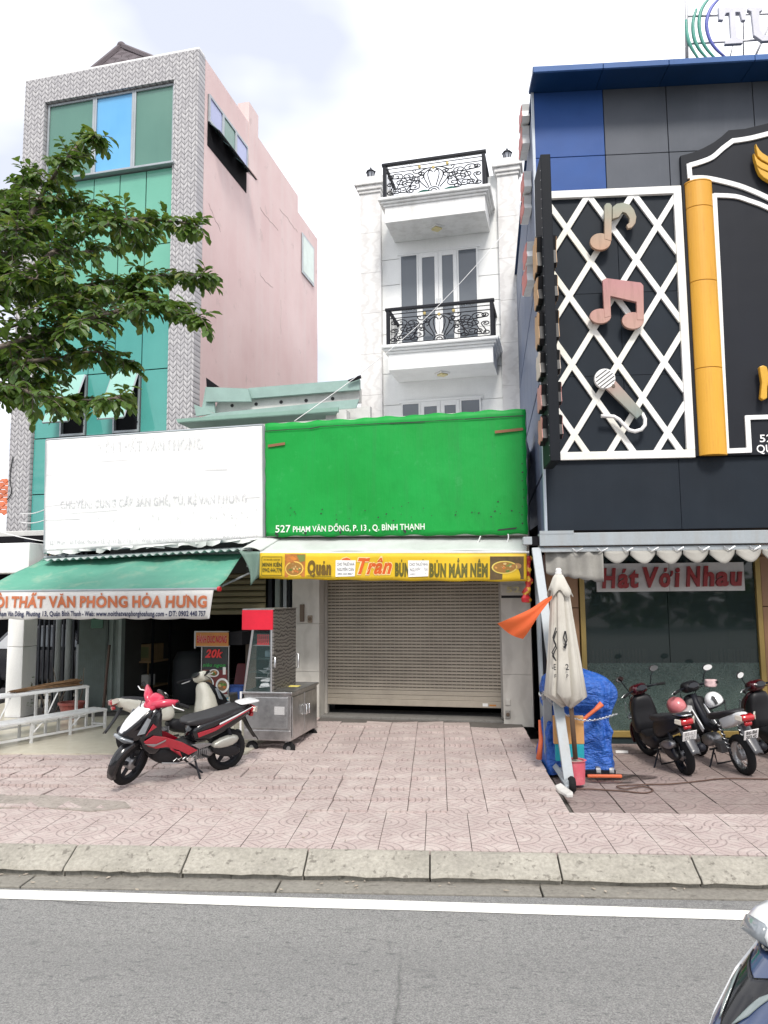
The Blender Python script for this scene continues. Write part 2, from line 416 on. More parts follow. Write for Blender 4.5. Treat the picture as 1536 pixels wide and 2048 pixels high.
# kerb stones: short lip undercut to cast a dark line, long sloped face
kb = thing('kerb', kind='structure')
xs = [Gp(px, 1726, -.06).x for px in (128, 368, 612, 860, 1115, 1378)]
st = (xs[-1]-xs[0])/5; xs = [xs[0]-st*4, xs[0]-3*st, xs[0]-2*st, xs[0]-st]+xs+[xs[-1]+st*k for k in (1, 2, 3, 4)]
def ky(x): return 5.60-.014*x
for i in range(len(xs)-1):
    a, b = xs[i]+.005, xs[i+1]-.005; n = 10; g = M(); rings = []
    for k in range(n+1):
        x = a+(b-a)*k/n; y = ky(x); j = random.uniform(-.005, .005); e = random.uniform(-.006, .006)
        rings.append([(x, y-.128, ROADZ-.08), (x, y-.128+e, ROADZ+.040+j), (x, y-.165+e, ROADZ+.044+j), (x, y-.15+e, ROADZ+.066+j), (x, y-.05, -.045+j*.6), (x, y+.035, -.004+j*.5), (x, y+.075, .002), (x, y+.075, ROADZ-.08)])
    g.loft(rings).build('kerb_stone', kerb_mat, kb, smooth=False, bevel=.006, ang=25)

# paving
TS = .334
def zr(Y): return 0 if Y < 6.62 else .155*min(1, (Y-6.62)/3.7)       # the ramp up to the house
tm = M().box(-.164, .164, -.164, .164, -.03, 0).mesh('tile_mesh'); tm.materials.append(tile_pink)
tg = M().box(-.164, .164, -.164, .164, -.03, 0).mesh('tile_mesh_dark'); tg.materials.append(tile_grey)
def tile(me, loc, parent, tilt=(0, 0)):
    o = bpy.data.objects.new('tile', me); COL.objects.link(o); o.parent = parent
    o.location = loc; o.rotation_euler = (tilt[0]+random.gauss(0, .004), tilt[1]+random.gauss(0, .004), random.choice((0, 1, 2, 3))*math.pi/2)
    return o
sw = thing('sidewalk', kind='structure')
M().box(-16, 12, 5.69, 6.65, -.15, -.012).build('paving_bed', slab_mat, sw)
for r in range(3):
    for c in range(-22, 18):
        x = c*TS+.05; y = 5.69+.167+r*TS-.014*x*(.6 if r < 2 else .3)
        tile(tm, (x, y-.012, .0+random.gauss(0, .0015)), sw)
# ramp in front of the shops
dw = thing('driveway', kind='structure')
XR = 1.06
g = M(); prof = [(6.65, -.02), (10.3, zr(10.3)-.012), (11.0, zr(11)-.012)]
g.add([(-6.2, 6.65, -.02), (XR, 6.65, -.02), (XR, 10.4, .14), (-6.2, 11.6, .14), (-6.2, 6.65, -.3), (XR, 6.65, -.3), (XR, 10.4, -.3), (-6.2, 11.6, -.3)],
      [(0, 1, 2, 3), (4, 7, 6, 5), (0, 4, 5, 1), (1, 5, 6, 2), (2, 6, 7, 3), (3, 7, 4, 0)]).build('paving_bed', slab_mat, dw)
tilt = math.atan(.155/3.7)
FX, FY = -2.12, 8.52                               # corner of the shop's smooth floor
for r in range(12):
    for c in range(-18, 4):
        x = XR-.17-(3-c)*TS+.0; y = 6.80+r*TS
        if y > 10.76-.167*(x+2.02)-.2 or x < -6: continue
        if x < FX-.05 and y > FY+.02: continue
        tile(tm, (x, y, zr(y)+random.gauss(0, .0018)), dw, (tilt, 0))
# forecourt on the right, lower than the ramp
fc = thing('forecourt', kind='structure')
M().box(XR+.01, 9, 6.66, 10.2, -.3, -.052).build('paving_bed', slab_mat, fc)
for r in range(8):
    for c in range(14):
        x = XR+.27+c*.43; y = 6.9+r*.43
        o = tile(tg, (x, y, -.034+random.gauss(0, .002)), fc); o.scale = (1.27, 1.27, 1)
# strip of rough cement between sidewalk and ramp at the left, and the smooth shop floor
cem = concrete('rough cement patch', (.33, .29, .26), (.42, .375, .335), .3)
g = M(); pts = [Gp(a, b, .012) for a, b in ((-60, 1592), (60, 1590), (150, 1597), (250, 1604), (262, 1614), (180, 1621), (80, 1613), (-60, 1616))]
g.slab([(p.x, p.y, zr(p.y)+.008) for p in pts], (0, 0, -.03)).build('cement_patch', cem, kind='structure')
floor_t = NT('polished floor')
_p = floor_t.pos(); _a = floor_t.noise(_p, 1.1, 6, .6); _b = floor_t.noise(_p, 9, 5, .6)
floor_t.set(Base_Color=floor_t.mix(floor_t.ramp(_b, .3, .7), floor_t.mix(floor_t.ramp(_a, .35, .7), (.50, .46, .36), (.36, .33, .27)), (.56, .53, .43)), Roughness=.32)
fa, fb = (-9.5, 8.42), (FX, FY)
g = M(); g.slab([(-7, 8.44, zr(8.44)+.012), (FX, FY, zr(FY)+.012), (FX+.25, 10.72, .16), (-2.6, 15, .165), (-7, 15.6, .165)], (0, 0, -.06)).build('shop_floor', floor_t.mat, kind='structure')
# ---------------------------------------------------------------- karaoke building (right)
def panel_mat(name, col, rough, col2=None, streak=.4):
    t = NT(name); p = t.pos()
    a = t.noise(p, .9, 5, .6); b = t.noise(p, 1.2, 6, .65, stretch=(3.5, 1, .22)); fine = t.noise(p, 60, 3)
    c = t.mix(t.ramp(a, .3, .7), sc(col, .86), col2 or sc(col, 1.18))
    c = t.mix(t.math('MULTIPLY', t.ramp(b, .5, .75), streak), c, tuple(min(1, x*1.25+.012) for x in col))
    c = t.mix(t.math('MULTIPLY', fine, .12), c, sc(col, .5))
    t.set(Base_Color=c, Roughness=t.math('ADD', rough, t.math('MULTIPLY', a, .18)))
    t.b.inputs['Specular IOR Level'].default_value = .22
    t.bump(t.noise(p, 1.6, 2), .3, .03)
    return t.mat
p_blue = panel_mat('blue panel', (.024, .072, .25), .38, (.03, .09, .30), .12)
p_blue_dark = panel_mat('deep blue panel', (.006, .034, .11), .4, None, .1)
p_blue_lt = panel_mat('light blue fascia', (.05, .12, .31), .4, None, .15)
p_grey = panel_mat('grey panel', (.082, .092, .112), .42, (.105, .115, .138), .5)
p_navy = panel_mat('navy panel', (.010, .015, .023), .5, (.013, .02, .03), .18)
p_black = panel_mat('charcoal panel', (.012, .014, .020), .5, None, .18)
p_lattice = mat('lattice white', (.8, .8, .79), .5, var=.05, dirt=(.72, .66, .38), da=.55, ds=.75)
p_tan = mat('tan panel', (.30, .165, .085), .42, var=.1, dirt=(.16, .09, .05), da=.3, ds=1.2)
p_gold = mat('gilded frame', (.34, .24, .075), .38, var=.12, metal=.25)
def column_mat():
    t = NT('yellow column paint'); p = t.pos()
    a = t.noise(p, 1.2, 5, .6, stretch=(1, 1, .4)); b = t.noise(p, 2.2, 6, .7, stretch=(4, 4, .4)); f = t.noise(p, 50, 3)
    c = t.mix(t.ramp(a, .3, .7), (.62, .30, .025), (.72, .38, .035)); c = t.mix(t.math('MULTIPLY', t.ramp(b, .55, .78), .5), c, (.33, .14, .02)); c = t.mix(t.math('MULTIPLY', f, .1), c, (.3, .13, .02))
    t.set(Base_Color=c, Roughness=.45); return t.mat
p_yellow = column_mat()

YF = 8.8
def skew(Y): return .066*(Y-YF)                         # the side wall follows the plot line
kara = thing('karaoke_building', 'dark karaoke hall with blue top panels, white lattice and yellow column', 'building', 'W', (1.24, YF, -.05))
def kz(px, py, Y=YF): v = Kp(px, py, Y); return v.x, v.z
XL = 1.245
ztop = kz(1066, 150)[1]; zb = kz(1087, 1062)[1]
# carcass of the upper storeys, set behind the cladding
g = M(); plan = [(XL+.02, YF+.05), (6.6, YF+.05), (6.6, 16), (XL+.02+skew(16), 16)]
g.slab([(x, y, zb) for x, y in plan], (0, 0, ztop-zb)).build('wall', p_navy, kara)
# cladding sheets
zr1, zr2, zr3 = kz(1064, 186)[1], kz(1090, 316)[1], kz(1100, 383)[1]
cx = [XL, kz(1206, 200)[0], kz(1332, 190)[0], kz(1505, 180)[0], 5.2, 6.6]
for i in range(5):
    mm = p_blue if i == 0 else p_grey
    for za, zc in ((zr1, zr2), (zr2, zr3)):
        M().box(cx[i]+.004, cx[i+1]-.004, YF, YF+.05, zc+.004, za-.004).build('panel', mm, kara, bevel=.004)
zL = kz(1100, 920)[1]
xm = kz(1366, 600)[0]
# dark field behind the lattice in sheets, then the low band
rows = [zr3]+[kz(1200, y)[1] for y in (587, 752)]+[zL]
for i in range(3):
    for a, b in ((XL, 2.18), (2.18, xm)):
        M().box(a+.002, b-.002, YF, YF+.05, rows[i+1]+.002, rows[i]-.002).build('panel', p_navy, kara, bevel=.003)
for a, b in ((XL, 2.75), (2.75, 4.4), (4.4, 6.6)):
    M().box(a+.002, b-.002, YF, YF+.05, zb, zL-.003).build('panel', p_navy, kara, bevel=.003)
# projecting eave
YE = 8.38
ez0, ez1 = kz(1066, 144, YE)[1], kz(1066, 133, YE)[1]
xe = kz(1066, 133, YE)[0]
for i, (a, b) in enumerate(zip([xe, kz(1206, 120, YE)[0], kz(1338, 120, YE)[0], kz(1510, 110, YE)[0], 5.3], [kz(1206, 120, YE)[0], kz(1338, 120, YE)[0], kz(1510, 110, YE)[0], 5.3, 6.6])):
    M().box(a+.003, b-.003, YE, YE+.03, ez0, ez1).build('fascia_panel', p_blue_lt, kara, bevel=.004)
    M().slab([(a+.003, YE+.004, ez0), (b-.003, YE+.004, ez0), (b-.003, YF+.02, zr1), (a+.003, YF+.02, zr1)], (0, .02, .05)).build('soffit_panel', p_blue_dark, kara)
M().slab([(xe, YE+.02, ez1-.01), (6.6, YE+.02, ez1-.01), (6.6, 16, ez1-.01), (xe+skew(16), 16, ez1-.01)], (0, 0, .02)).build('roof', p_blue_dark, kara)
M().slab([(XL-.002, YF+.02, zr1), (XL-.002, YE+.02, ez0), (XL-.002, YE+.02, ez1), (XL+skew(13), 13, ez1), (XL+skew(13), 13, zr1)], (.02, 0, 0)).build('eave_cheek', p_blue_dark, kara)
# side wall sheets (blue grey glass-like)
p_side = panel_mat('blue grey side sheet', (.11, .14, .22), .3, None, .2)
for k in range(6):
    for za, zc in zip([ez0-.05, 6.9, 5.6, 4.3, 3.2], [6.92, 5.62, 4.32, 3.22, zb]):
        y0, y1 = YF+.04+k*.9, YF+.93+k*.9
        M().slab([(XL+.01+skew(y0), y0, zc), (XL+.01+skew(y1), y1, zc), (XL+.01+skew(y1), y1, za-.02), (XL+.01+skew(y0), y0, za-.02)], (-.012, 0, 0)).build('side_sheet', p_side if k else p_side, kara)
# corner trim
M().box(XL-.016, XL+.014, YF-.012, YF+.03, zb, zr1).build('corner_trim', mat('pale corner trim', (.45, .5, .56), .4), kara)

# ---- lattice of white strips
YLT = YF-.035
A, B_, C_, D_ = Kp(1096, 383, YLT), Kp(1363, 372, YLT), Kp(1090, 920, YLT), Kp(1389, 916, YLT)
lx0, lx1, lz0, lz1 = 1.27, (B_.x+D_.x)/2, (C_.z+D_.z)/2, (A.z+B_.z)/2
lat = thing('lattice_screen', 'white diamond lattice in a square frame on the dark facade', 'lattice', 'W', (lx0, YLT, lz0))
bwid = .066
def bar(p, q, wd, y0, y1, name):
    d = (Vector(q)-Vector(p)).normalized(); n = Vector((-d.y, d.x))*wd/2
    pl = [(p[0]+n.x, p[1]+n.y), (q[0]+n.x, q[1]+n.y), (q[0]-n.x, q[1]-n.y), (p[0]-n.x, p[1]-n.y)]
    M().prism(pl, y0, y1).build(name, p_lattice, lat, bevel=.003)
bar((lx0, lz1-.045), (lx1, lz1-.045), .09, YLT-.012, YF, 'frame_bar'); bar((lx0, lz0+.045), (lx1, lz0+.045), .09, YLT-.012, YF, 'frame_bar')
bar((lx1-.045, lz0+.09), (lx1-.045, lz1-.09), .09, YLT-.0135, YF, 'frame_bar')
n0, n1 = Kp(1134, 457, YLT), Kp(1315, 447, YLT); m1 = Kp(1334, 862, YLT)
hx = (n1.x-n0.x)/4; hz = (n1.z-m1.z)/6
N0 = Vector((n0.x, (n0.z+n1.z)/2-.01))
ix0, ix1, iz0, iz1 = lx0, lx1-.07, lz0+.07, lz1-.07
for sgn in (1, -1):
    for k in range(-14, 15, 2):
        # line through (N0.x + k*hx, N0.z) with slope sgn*hz/hx
        m_ = sgn*hz/hx; px_, pz_ = N0.x+k*hx, N0.y
        pts = []
        for X in (ix0, ix1):
            Z = pz_+m_*(X-px_)
            if iz0 <= Z <= iz1: pts.append((X, Z))
        for Z in (iz0, iz1):
            X = px_+(Z-pz_)/m_
            if ix0 < X < ix1: pts.append((X, Z))
        if len(pts) >= 2:
            pts.sort(); a, b = pts[0], pts[-1]
            if (Vector(a)-Vector(b)).length > .12: bar(a, b, bwid, YLT+(.0 if sgn > 0 else .003), YF, 'lattice_bar')

# ---- music notes and microphone (raised cut-outs)
def grad_mat(name, zs, cols):
    t = NT(name); p = t.pos(); z = t.xyz(p)[2]; q = t.n('ShaderNodeValToRGB'); e = q.color_ramp.elements
    mr = t.n('ShaderNodeMapRange'); mr.inputs['From Min'].default_value = zs[0]; mr.inputs['From Max'].default_value = zs[1]
    nn = t.noise(p, 5, 5, .65); t.l(t.math('ADD', z, t.math('MULTIPLY', t.math('SUBTRACT', nn, .5), .12)), mr.inputs['Value'])
    e[0].color = (*cols[0], 1); e[1].color = (*cols[-1], 1)
    for i, c in enumerate(cols[1:-1]): k = e.new((i+1)/(len(cols)-1)); k.color = (*c, 1)
    t.l(mr.outputs[0], q.inputs[0]); st = t.noise(p, 3, 6, .7, stretch=(5, 5, .6))
    t.set(Base_Color=t.mix(t.math('MULTIPLY', t.ramp(st, .5, .75), .4), q.outputs[0], (.16, .08, .05)), Roughness=.5); return t.mat
YN = YF-.13
def K2(pts, Y): return [kz(x, y, Y) for x, y in pts]
def arc(cx, cy, rx, ry, a0, a1, n): return [(cx+rx*math.cos(R(a0+(a1-a0)*i/n)), cy+ry*math.sin(R(a0+(a1-a0)*i/n))) for i in range(n+1)]
def cut(thing_, pts, mats, name, Y=YN, th=.045):
    return M().prism(K2(pts, Y), Y, Y+th).build(name, mats, thing_, bevel=.004, seg=1)
peel = grad_mat('faded copper print', (5.2, 6.3), [(.42, .24, .15), (.45, .27, .18), (.26, .28, .22)])
nt1 = thing('music_note', 'single eighth note cut-out with curled tail above the paired notes', 'wall ornament', 'W', (*[Kp(1206, 480, YN)[i] for i in range(3)],), 'music note ornaments')
cut(nt1, arc(1201, 483, 21, 17, 0, 345, 22), peel, 'note_head')
cut(nt1, [(1209, 411), (1213, 406), (1220, 406), (1224, 411), (1223, 482), (1209, 478)], peel, 'note_stem', YN-.004)
outer = arc(1247, 433, 26, 28, 185, 372, 14)
cut(nt1, [(1225, 414)]+[(1234, 407), (1247, 405), (1260, 409), (1268, 419), (1273, 433), (1271, 446), (1264, 455), (1256, 457), (1253, 450), (1259, 445), (1259, 436), (1252, 426), (1245, 424), (1238, 434), (1225, 438)], peel, 'note_flag', YN+.003)
peel2 = grad_mat('faded rose print', (4.55, 5.35), [(.46, .31, .24), (.44, .25, .21), (.42, .20, .20)])
nt2 = thing('music_note', 'paired eighth notes cut-out joined by a thick rosy beam', 'wall ornament', 'W', (*[Kp(1235, 630, YN)[i] for i in range(3)],), 'music note ornaments')
cut(nt2, arc(1201, 632, 21.5, 15, 0, 345, 22), peel2, 'note_head'); cut(nt2, arc(1266, 641, 22, 17, 0, 345, 22), peel2, 'note_head')
cut(nt2, [(1205, 560), (1213, 556), (1282, 565), (1287, 571), (1288, 640), (1274, 640), (1273, 604), (1221, 592), (1222, 632), (1209, 636)], peel2, 'note_beam', YN-.004)
peel3 = grad_mat('faded tri-colour print', (3.62, 4.35), [(.12, .22, .22), (.30, .28, .24), (.46, .25, .22)])
mic = thing('microphone_ornament', 'hand microphone cut-out with striped head and curled white cord', 'wall ornament', 'W', (*[Kp(1240, 800, YN)[i] for i in range(3)],))
cut(mic, [(1211, 776), (1229, 759), (1288, 825), (1274, 837)], peel3, 'handle')
hd = M().prism(K2(arc(1210, 757, 21, 20, 0, 345, 22), YN-.004), YN-.004, YN+.045).build('head', white_clean, mic, bevel=.004, seg=1)
for k in range(5):
    o = -13+6.5*k; hw = math.sqrt(max(4, 19**2-o*o))
    p0 = (1210+o*.62-hw*.78, 757+o*.78+hw*.6); p1 = (1210+o*.62+hw*.78, 757+o*.78-hw*.6)
    cut(hd, [p0, (p0[0]+1.2, p0[1]+1.5), (p1[0]+1.2, p1[1]+1.5), p1], ink, 'head_stripe', YN-.007, .003)
cut(mic, [(1231, 772), (1229, 768), (1225, 768), (1223, 772), (1226, 776), (1230, 775)], mat('dull bronze', (.12, .09, .07), .5), 'switch', YN-.006, .006)
cord = [(1284, 826), (1290, 838), (1290, 850), (1283, 859), (1270, 863), (1258, 860), (1248, 850), (1238, 839), (1228, 833), (1202, 832)]
M().tube([Kp(x, y, YN+.02) for x, y in cord], .022, 8).build('cord', white_clean, mic, smooth=True)

# ---- raised arch board with white outlines, column, wing, letters
arch = thing('arch_board', 'charcoal shaped facade board with thin white outline and gold wing', 'facade ornament', 'W', (Kp(1363, 900, YF-.05)[0], YF-.05, zL))
ol = [(1361, 311), (1384, 305), (1406, 296), (1428, 284), (1444, 272), (1457, 260), (1490, 257), (1536, 246), (1600, 232), (1700, 225), (1700, 1000)]
bt = [(1396, 918)]
pl = K2(ol[:-1], YF-.05); pl += [(pl[-1][0], zL), (K2([(1391, 916)], YF-.05)[0][0], zL)]
M().prism(pl, YF-.05, YF+.04).build('board', p_black, arch, bevel=.006)
def ribbon(path, wd, y, name):
    P = [Vector(kz(x, yy, y)) for x, yy in path]; Lf, Rt = [], []
    for i, p in enumerate(P):
        d0 = (P[i]-P[i-1]).normalized() if i else (P[1]-P[0]).normalized(); d1 = (P[i+1]-P[i]).normalized() if i < len(P)-1 else d0
        t = (d0+d1).normalized(); n = Vector((-t.y, t.x)); k = wd/2/max(.5, n.dot(Vector((-d0.y, d0.x))))
        Lf.append(p+n*k); Rt.append(p-n*k)
    g = M()
    for i in range(len(P)-1):
        a, b, c, d = Lf[i], Lf[i+1], Rt[i+1], Rt[i]
        g.slab([(q.x, y, q.y) for q in (a, b, c, d)], (0, .025, 0))
    return g.build(name, white_clean, arch)
def smooth_path(pts, n=3):
    outp = []
    for i in range(len(pts)-1):
        p0 = Vector(pts[max(0, i-1)]); p1 = Vector(pts[i]); p2 = Vector(pts[i+1]); p3 = Vector(pts[min(len(pts)-1, i+2)])
        for k in range(n):
            t = k/n; outp.append(tuple(.5*((2*p1)+(p2-p0)*t+(2*p0-5*p1+4*p2-p3)*t*t+(3*p1-p0-3*p2+p3)*t**3)))
    return outp+[pts[-1]]
ribbon(smooth_path([(1379, 330), (1400, 324), (1425, 314), (1446, 296), (1466, 281)])+smooth_path([(1468, 281), (1500, 276), (1536, 267), (1600, 250)])[1:], .055, YF-.072, 'outline_strip')
ribbon([(1378, 327), (1380.5, 356)], .052, YF-.0735, 'outline_strip')
ribbon(smooth_path([(1380, 356), (1405, 355), (1432, 359), (1476, 370), (1510, 383), (1536, 395), (1600, 425)]), .055, YF-.072, 'outline_strip')
ribbon(smooth_path([(1600, 450), (1536, 415), (1500, 401), (1470, 392), (1428, 390)]), .05, YF-.072, 'outline_strip')
ribbon([(1428, 387), (1437, 560), (1445, 740), (1453, 900)], .062, YF-.0735, 'outline_strip')
ribbon([(1450, 902), (1503, 900)], .055, YF-.072, 'outline_strip'); ribbon([(1499, 903), (1495, 832)], .055, YF-.0735, 'outline_strip'); ribbon([(1491, 835), (1620, 831)], .05, YF-.072, 'outline_strip')
gold = mat('gold letter', (.62, .34, .03), .4, var=.1)
for k, (pts) in enumerate([[(1512, 286), (1520, 300), (1536, 312), (1580, 330), (1580, 344), (1536, 326), (1516, 312)],
                           [(1508, 305), (1516, 318), (1536, 330), (1580, 347), (1580, 360), (1536, 342), (1514, 330)],
                           [(1512, 325), (1522, 336), (1540, 346), (1580, 362), (1580, 376), (1540, 362), (1520, 347)]]):
    M().prism(K2(smooth_path(pts+[pts[0]], 2)[:-1], YF-.16+.012*k), YF-.16+.012*k, YF-.1+.012*k).build('wing_feather', gold, arch, bevel=.008)
M().prism(K2([(1519, 733), (1527, 730), (1534, 733), (1542, 760), (1560, 735), (1575, 733), (1572, 800), (1560, 802), (1560, 760), (1540, 785), (1535, 770), (1535, 796), (1527, 800), (1521, 796), (1524, 765)], YF-.16), YF-.16, YF-.1).build('gold_letter', gold, arch, bevel=.01)
x0, z0 = kz(1520, 884, YF-.056); x1, _ = kz(1546, 884, YF-.056)
g = M(); text(g, '52', x0, x1, z0, .082, YF-.053, .012); x0, z0 = kz(1514, 905, YF-.056); x1, _ = kz(1546, 905, YF-.056); text(g, 'QU', x0, x1, z0, .085, YF-.053, .012)
g.build('lettering', white_clean, arch)
# half round column with seams
cxx = (kz(1397, 400)[0]+kz(1419, 900)[0])/2; cw = .153
colt = thing('yellow_column', 'yellow half-round column between the lattice and the white outline', 'column', 'W', (cxx, YF-.05, kz(1415, 914)[1]))
zs = [kz(1392, 374)[1], kz(1392, 424)[1], kz(1405, 570)[1], kz(1410, 742)[1], kz(1418, 914)[1]]
for i in range(4):
    top, bot = zs[i]-.003, zs[i+1]+.003
    ring = lambda z, k: [(cxx+cw*k*math.cos(math.pi*j/16), YF-.052-cw*.75*k*math.sin(math.pi*j/16), z) for j in range(17)]
    M().loft([ring(bot, 1), ring(top, 1)]).build('column_drum', p_yellow, colt, smooth=False, bevel=.004)
M().loft([ring(zs[0]+.0, 1.03), ring(zs[0]+.012, 1.03)]).build('cap', p_yellow, colt)

# ---- blade sign standing out from the facade
bl = thing('blade_sign', 'narrow black sign standing out edge-on from the facade corner', 'sign', 'W', (1.27, 8.3, 3.1))
bx0, bx1 = 1.215, 1.325; by0, by1 = 8.12, 8.66
bz1, bz0 = Kp(1088, 308, by0).z, Kp(1098, 922, by0).z
M().box(bx0, bx1, by0, by1, bz0, bz1).build('casing', gloss_black if False else mat('black sign casing', (.010, .012, .016), .6, var=.2, spec=.15), bl, bevel=.008)
M().box(bx0+.02, bx1-.02, by1, YF, bz1-.35, bz1-.28).build('bracket', steel, bl); M().box(bx0+.02, bx1-.02, by1, YF, bz0+.3, bz0+.37).build('bracket', steel, bl)
blc = [mat('ochre letter face', (.45, .26, .12), .5), mat('rose letter face', (.5, .22, .2), .5), mat('pale letter face', (.5, .42, .36), .5)]
def blob_letter(parent, x, y0, y1, z0, z1, dep, face, seed, sgn=-1, body=None):
    rnd = random.Random(seed); h = z1-z0; w_ = y1-y0
    pts = [(y0+w_*a, z0+h*b) for a, b in ((.05, .1), (.25, 0), (.5, .08), (.8, 0), (1, .15), (.9, .45), (1, .7), (.85, 1), (.6, .9), (.35, 1), (.05, .85), (.15, .5))]
    pts = [(a+rnd.uniform(-.03, .03)*w_, b+rnd.uniform(-.03, .03)*h) for a, b in pts]
    M().slab([(x, a, b) for a, b in pts], (sgn*dep, 0, 0)).build('letter', body or black_plastic, parent)
    M().slab([(x+sgn*(dep+.001), a*.94+.06*(y0+y1)/2, b*.94+.06*(z0+z1)/2) for a, b in pts], (sgn*.006, 0, 0)).build('letter_face', face, parent)
zz = [kz(1085, y, 8.3)[1] for y in (470, 545, 550, 610, 618, 690, 700, 755, 765, 820, 830, 885)]
for i in range(6):
    blob_letter(bl, bx0, by0+.08, by1-.06, zz[2*i+1], zz[2*i], .05, blc[(0, 0, 0, 2, 1, 1)[i]], i)
    blob_letter(bl, bx1, by0+.1, by1-.08, zz[2*i+1]+.04, zz[2*i]+.02, .05, blc[(0, 0, 0, 2, 1, 1)[i]], i+20, 1)
g = M()
for zq in [bz0+.06+.11*i for i in range(int((bz1-bz0-.1)/.11))]: g.box(bx0-.004, bx0, by0+.02, by0+.027, zq, zq+.007)
g.build('bulbs', steel, bl, kind='stuff')
# boxed letters on the side wall
sl = thing('side_wall_letters', 'stack of red-faced boxed letters on the side wall of the hall', 'sign', 'W', (XL, 10, 4))
rf = mat('faded red face', (.52, .16, .14), .5)
for i, (ya, yb, ka, kb_) in enumerate([(215, 262, 9.2, 9.6), (262, 318, 9.35, 9.8), (350, 400, 9.25, 9.7), (400, 445, 9.4, 9.9), (490, 540, 9.1, 9.6), (535, 590, 9.3, 9.9)]):
    Yc = (ka+kb_)/2; X = XL+skew(Yc)-.02
    zA, zB = Kx(1058, ya, X), Kx(1058, yb, X)
    k = (Yc)/zA.y; za_, zb_ = 1.8+(zA.z-1.8)*k, 1.8+(zB.z-1.8)*k
    blob_letter(sl, X, ka, kb_, zb_+.02, za_-.02, .09, rf, 40+i, -1, white_paint)

# ---- ground floor: glass front, cladding, canopy beam and valance
YG = 9.84
gf = thing('karaoke_glass_front', 'dark glass shopfront in a gold frame with tan panels either side', 'shopfront', 'W', (2, YG, -.05))
gx0, gx1 = Kp(1172, 1300, YG).x, Kp(1517, 1300, YG).x
gz0, gz1 = Kp(1240, 1470, YG).z, 2.50
for i, (za, zc) in enumerate(((-.05, .78), (.78, 1.62), (1.62, 2.24), (2.24, 2.6))):
    for a, b in ((XL+.12, gx0-.07), (gx1+.07, gx1+1.2)):
        M().box(a+.004, b-.004, YG-.02, YG+.06, za+.004, zc-.004).build('clad_panel', p_tan, gf, bevel=.003)
for a, b in ((gx0-.06, gx0), (gx1, gx1+.06)): M().box(a, b, YG-.05, YG+.05, -.05, 2.6).build('frame_post', p_gold, gf, bevel=.004)
M().box(gx0+.001, gx1-.001, YG-.045, YG+.045, gz0-.02, gz0+.055).build('frame_rail', p_gold, gf, bevel=.004); M().box(gx0+.001, gx1-.001, YG-.045, YG+.045, gz1-.05, gz1).build('frame_rail', p_gold, gf, bevel=.004)
M().box(gx0+.001, gx1-.001, YG-.02, YG+.04, -.05, gz0-.022).build('base_panel', mat('dark teal base', (.012, .025, .028), .5), gf)
def glass_mat(name, col, rough=.04, alpha=.75, spec=.6):
    t = NT(name); t.set(Base_Color=col, Roughness=rough, Alpha=alpha); t.b.inputs['Specular IOR Level'].default_value = spec
    return t.mat
glass_dark = glass_mat('smoked glass', (.028, .042, .042), .03, .74)
gm = (gx0+gx1)/2-.02
for a, b in ((gx0+.002, gm-.004), (gm+.004, gx1-.002)): M().box(a, b, YG, YG+.012, gz0+.056, gz1-.052).build('glass_pane', glass_dark, gf)
def frost():
    t = NT('frosted film'); p = t.pos(); a = t.noise(p, 6, 6, .7); b = t.noise(p, 30, 4)
    t.set(Base_Color=t.mix(t.ramp(a, .3, .7), (.06, .095, .088), (.11, .15, .135)), Roughness=.35, Alpha=t.math('ADD', .55, t.math('MULTIPLY', b, .3))); return t.mat
fz = Kp(1300, 1326, YG).z
M().box(gx0+.003, gx1-.003, YG-.006, YG-.002, gz0+.057, fz).build('frosted_film', frost(), gf)
# room and curtain behind the glass
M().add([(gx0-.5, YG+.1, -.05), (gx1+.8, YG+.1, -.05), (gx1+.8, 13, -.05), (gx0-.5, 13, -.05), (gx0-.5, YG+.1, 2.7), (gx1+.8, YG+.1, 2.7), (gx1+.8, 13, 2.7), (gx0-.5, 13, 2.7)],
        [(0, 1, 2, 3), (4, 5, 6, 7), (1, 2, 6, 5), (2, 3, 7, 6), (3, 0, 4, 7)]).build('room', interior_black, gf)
curt = mat('striped curtain', (.42, .32, .22), .8, var=.35, vs=20); cz0, cz1 = Kp(1240, 1350, YG+.08).z, Kp(1240, 1297, YG+.08).z
for a, b in ((1184, 1292), (1415, 1512)):
    q = a
    while q < b:
        xx = Kp(q, 1310, YG+.09).x; ww = random.uniform(.012, .03)
        M().box(xx, xx+ww, YG+.07, YG+.085, cz0, cz1-random.uniform(0, .02)).build('curtain_strip', curt, gf); q += random.uniform(4.5, 9)
# sign on the glass
sg = thing('singing_sign', 'white board with raised red letters hung on the dark glass', 'sign', 'W', (2, YG, 2))
s0, s1 = Kp(1194, 1184, YG-.05), Kp(1487, 1124, YG-.05)
ms = (s0.x+s1.x)/2-.01
white_acrylic = mat('grey white acrylic', (.55, .55, .54), .35, var=.06)
for a, b in ((s0.x, ms-.002), (ms+.002, s1.x)): M().box(a, b, YG-.05, YG-.02, s0.z, s1.z).build('board', white_acrylic, sg, bevel=.003)
letred = mat('red letter enamel', (.25, .008, .012), .35, var=.12)
tx = [('H', 1203, 1231), ('á', 1234, 1256), ('t', 1257, 1276), ('V', 1285, 1317), ('ớ', 1318, 1345), ('i', 1348, 1359), ('N', 1371, 1400), ('h', 1404, 1427), ('a', 1430, 1455), ('u', 1459, 1483)]
zt = Kp(1300, 1173, YG-.05).z; capz = Kp(1300, 1136, YG-.05).z-zt
for ch, a, b in tx:
    g = M(); text(g, ch, Kp(a, 1150, YG-.06).x, Kp(b, 1150, YG-.06).x, zt+.002*(b-1340)/30, capz, YG-.05, .035, .12, .045); g.build('letter', letred, sg)
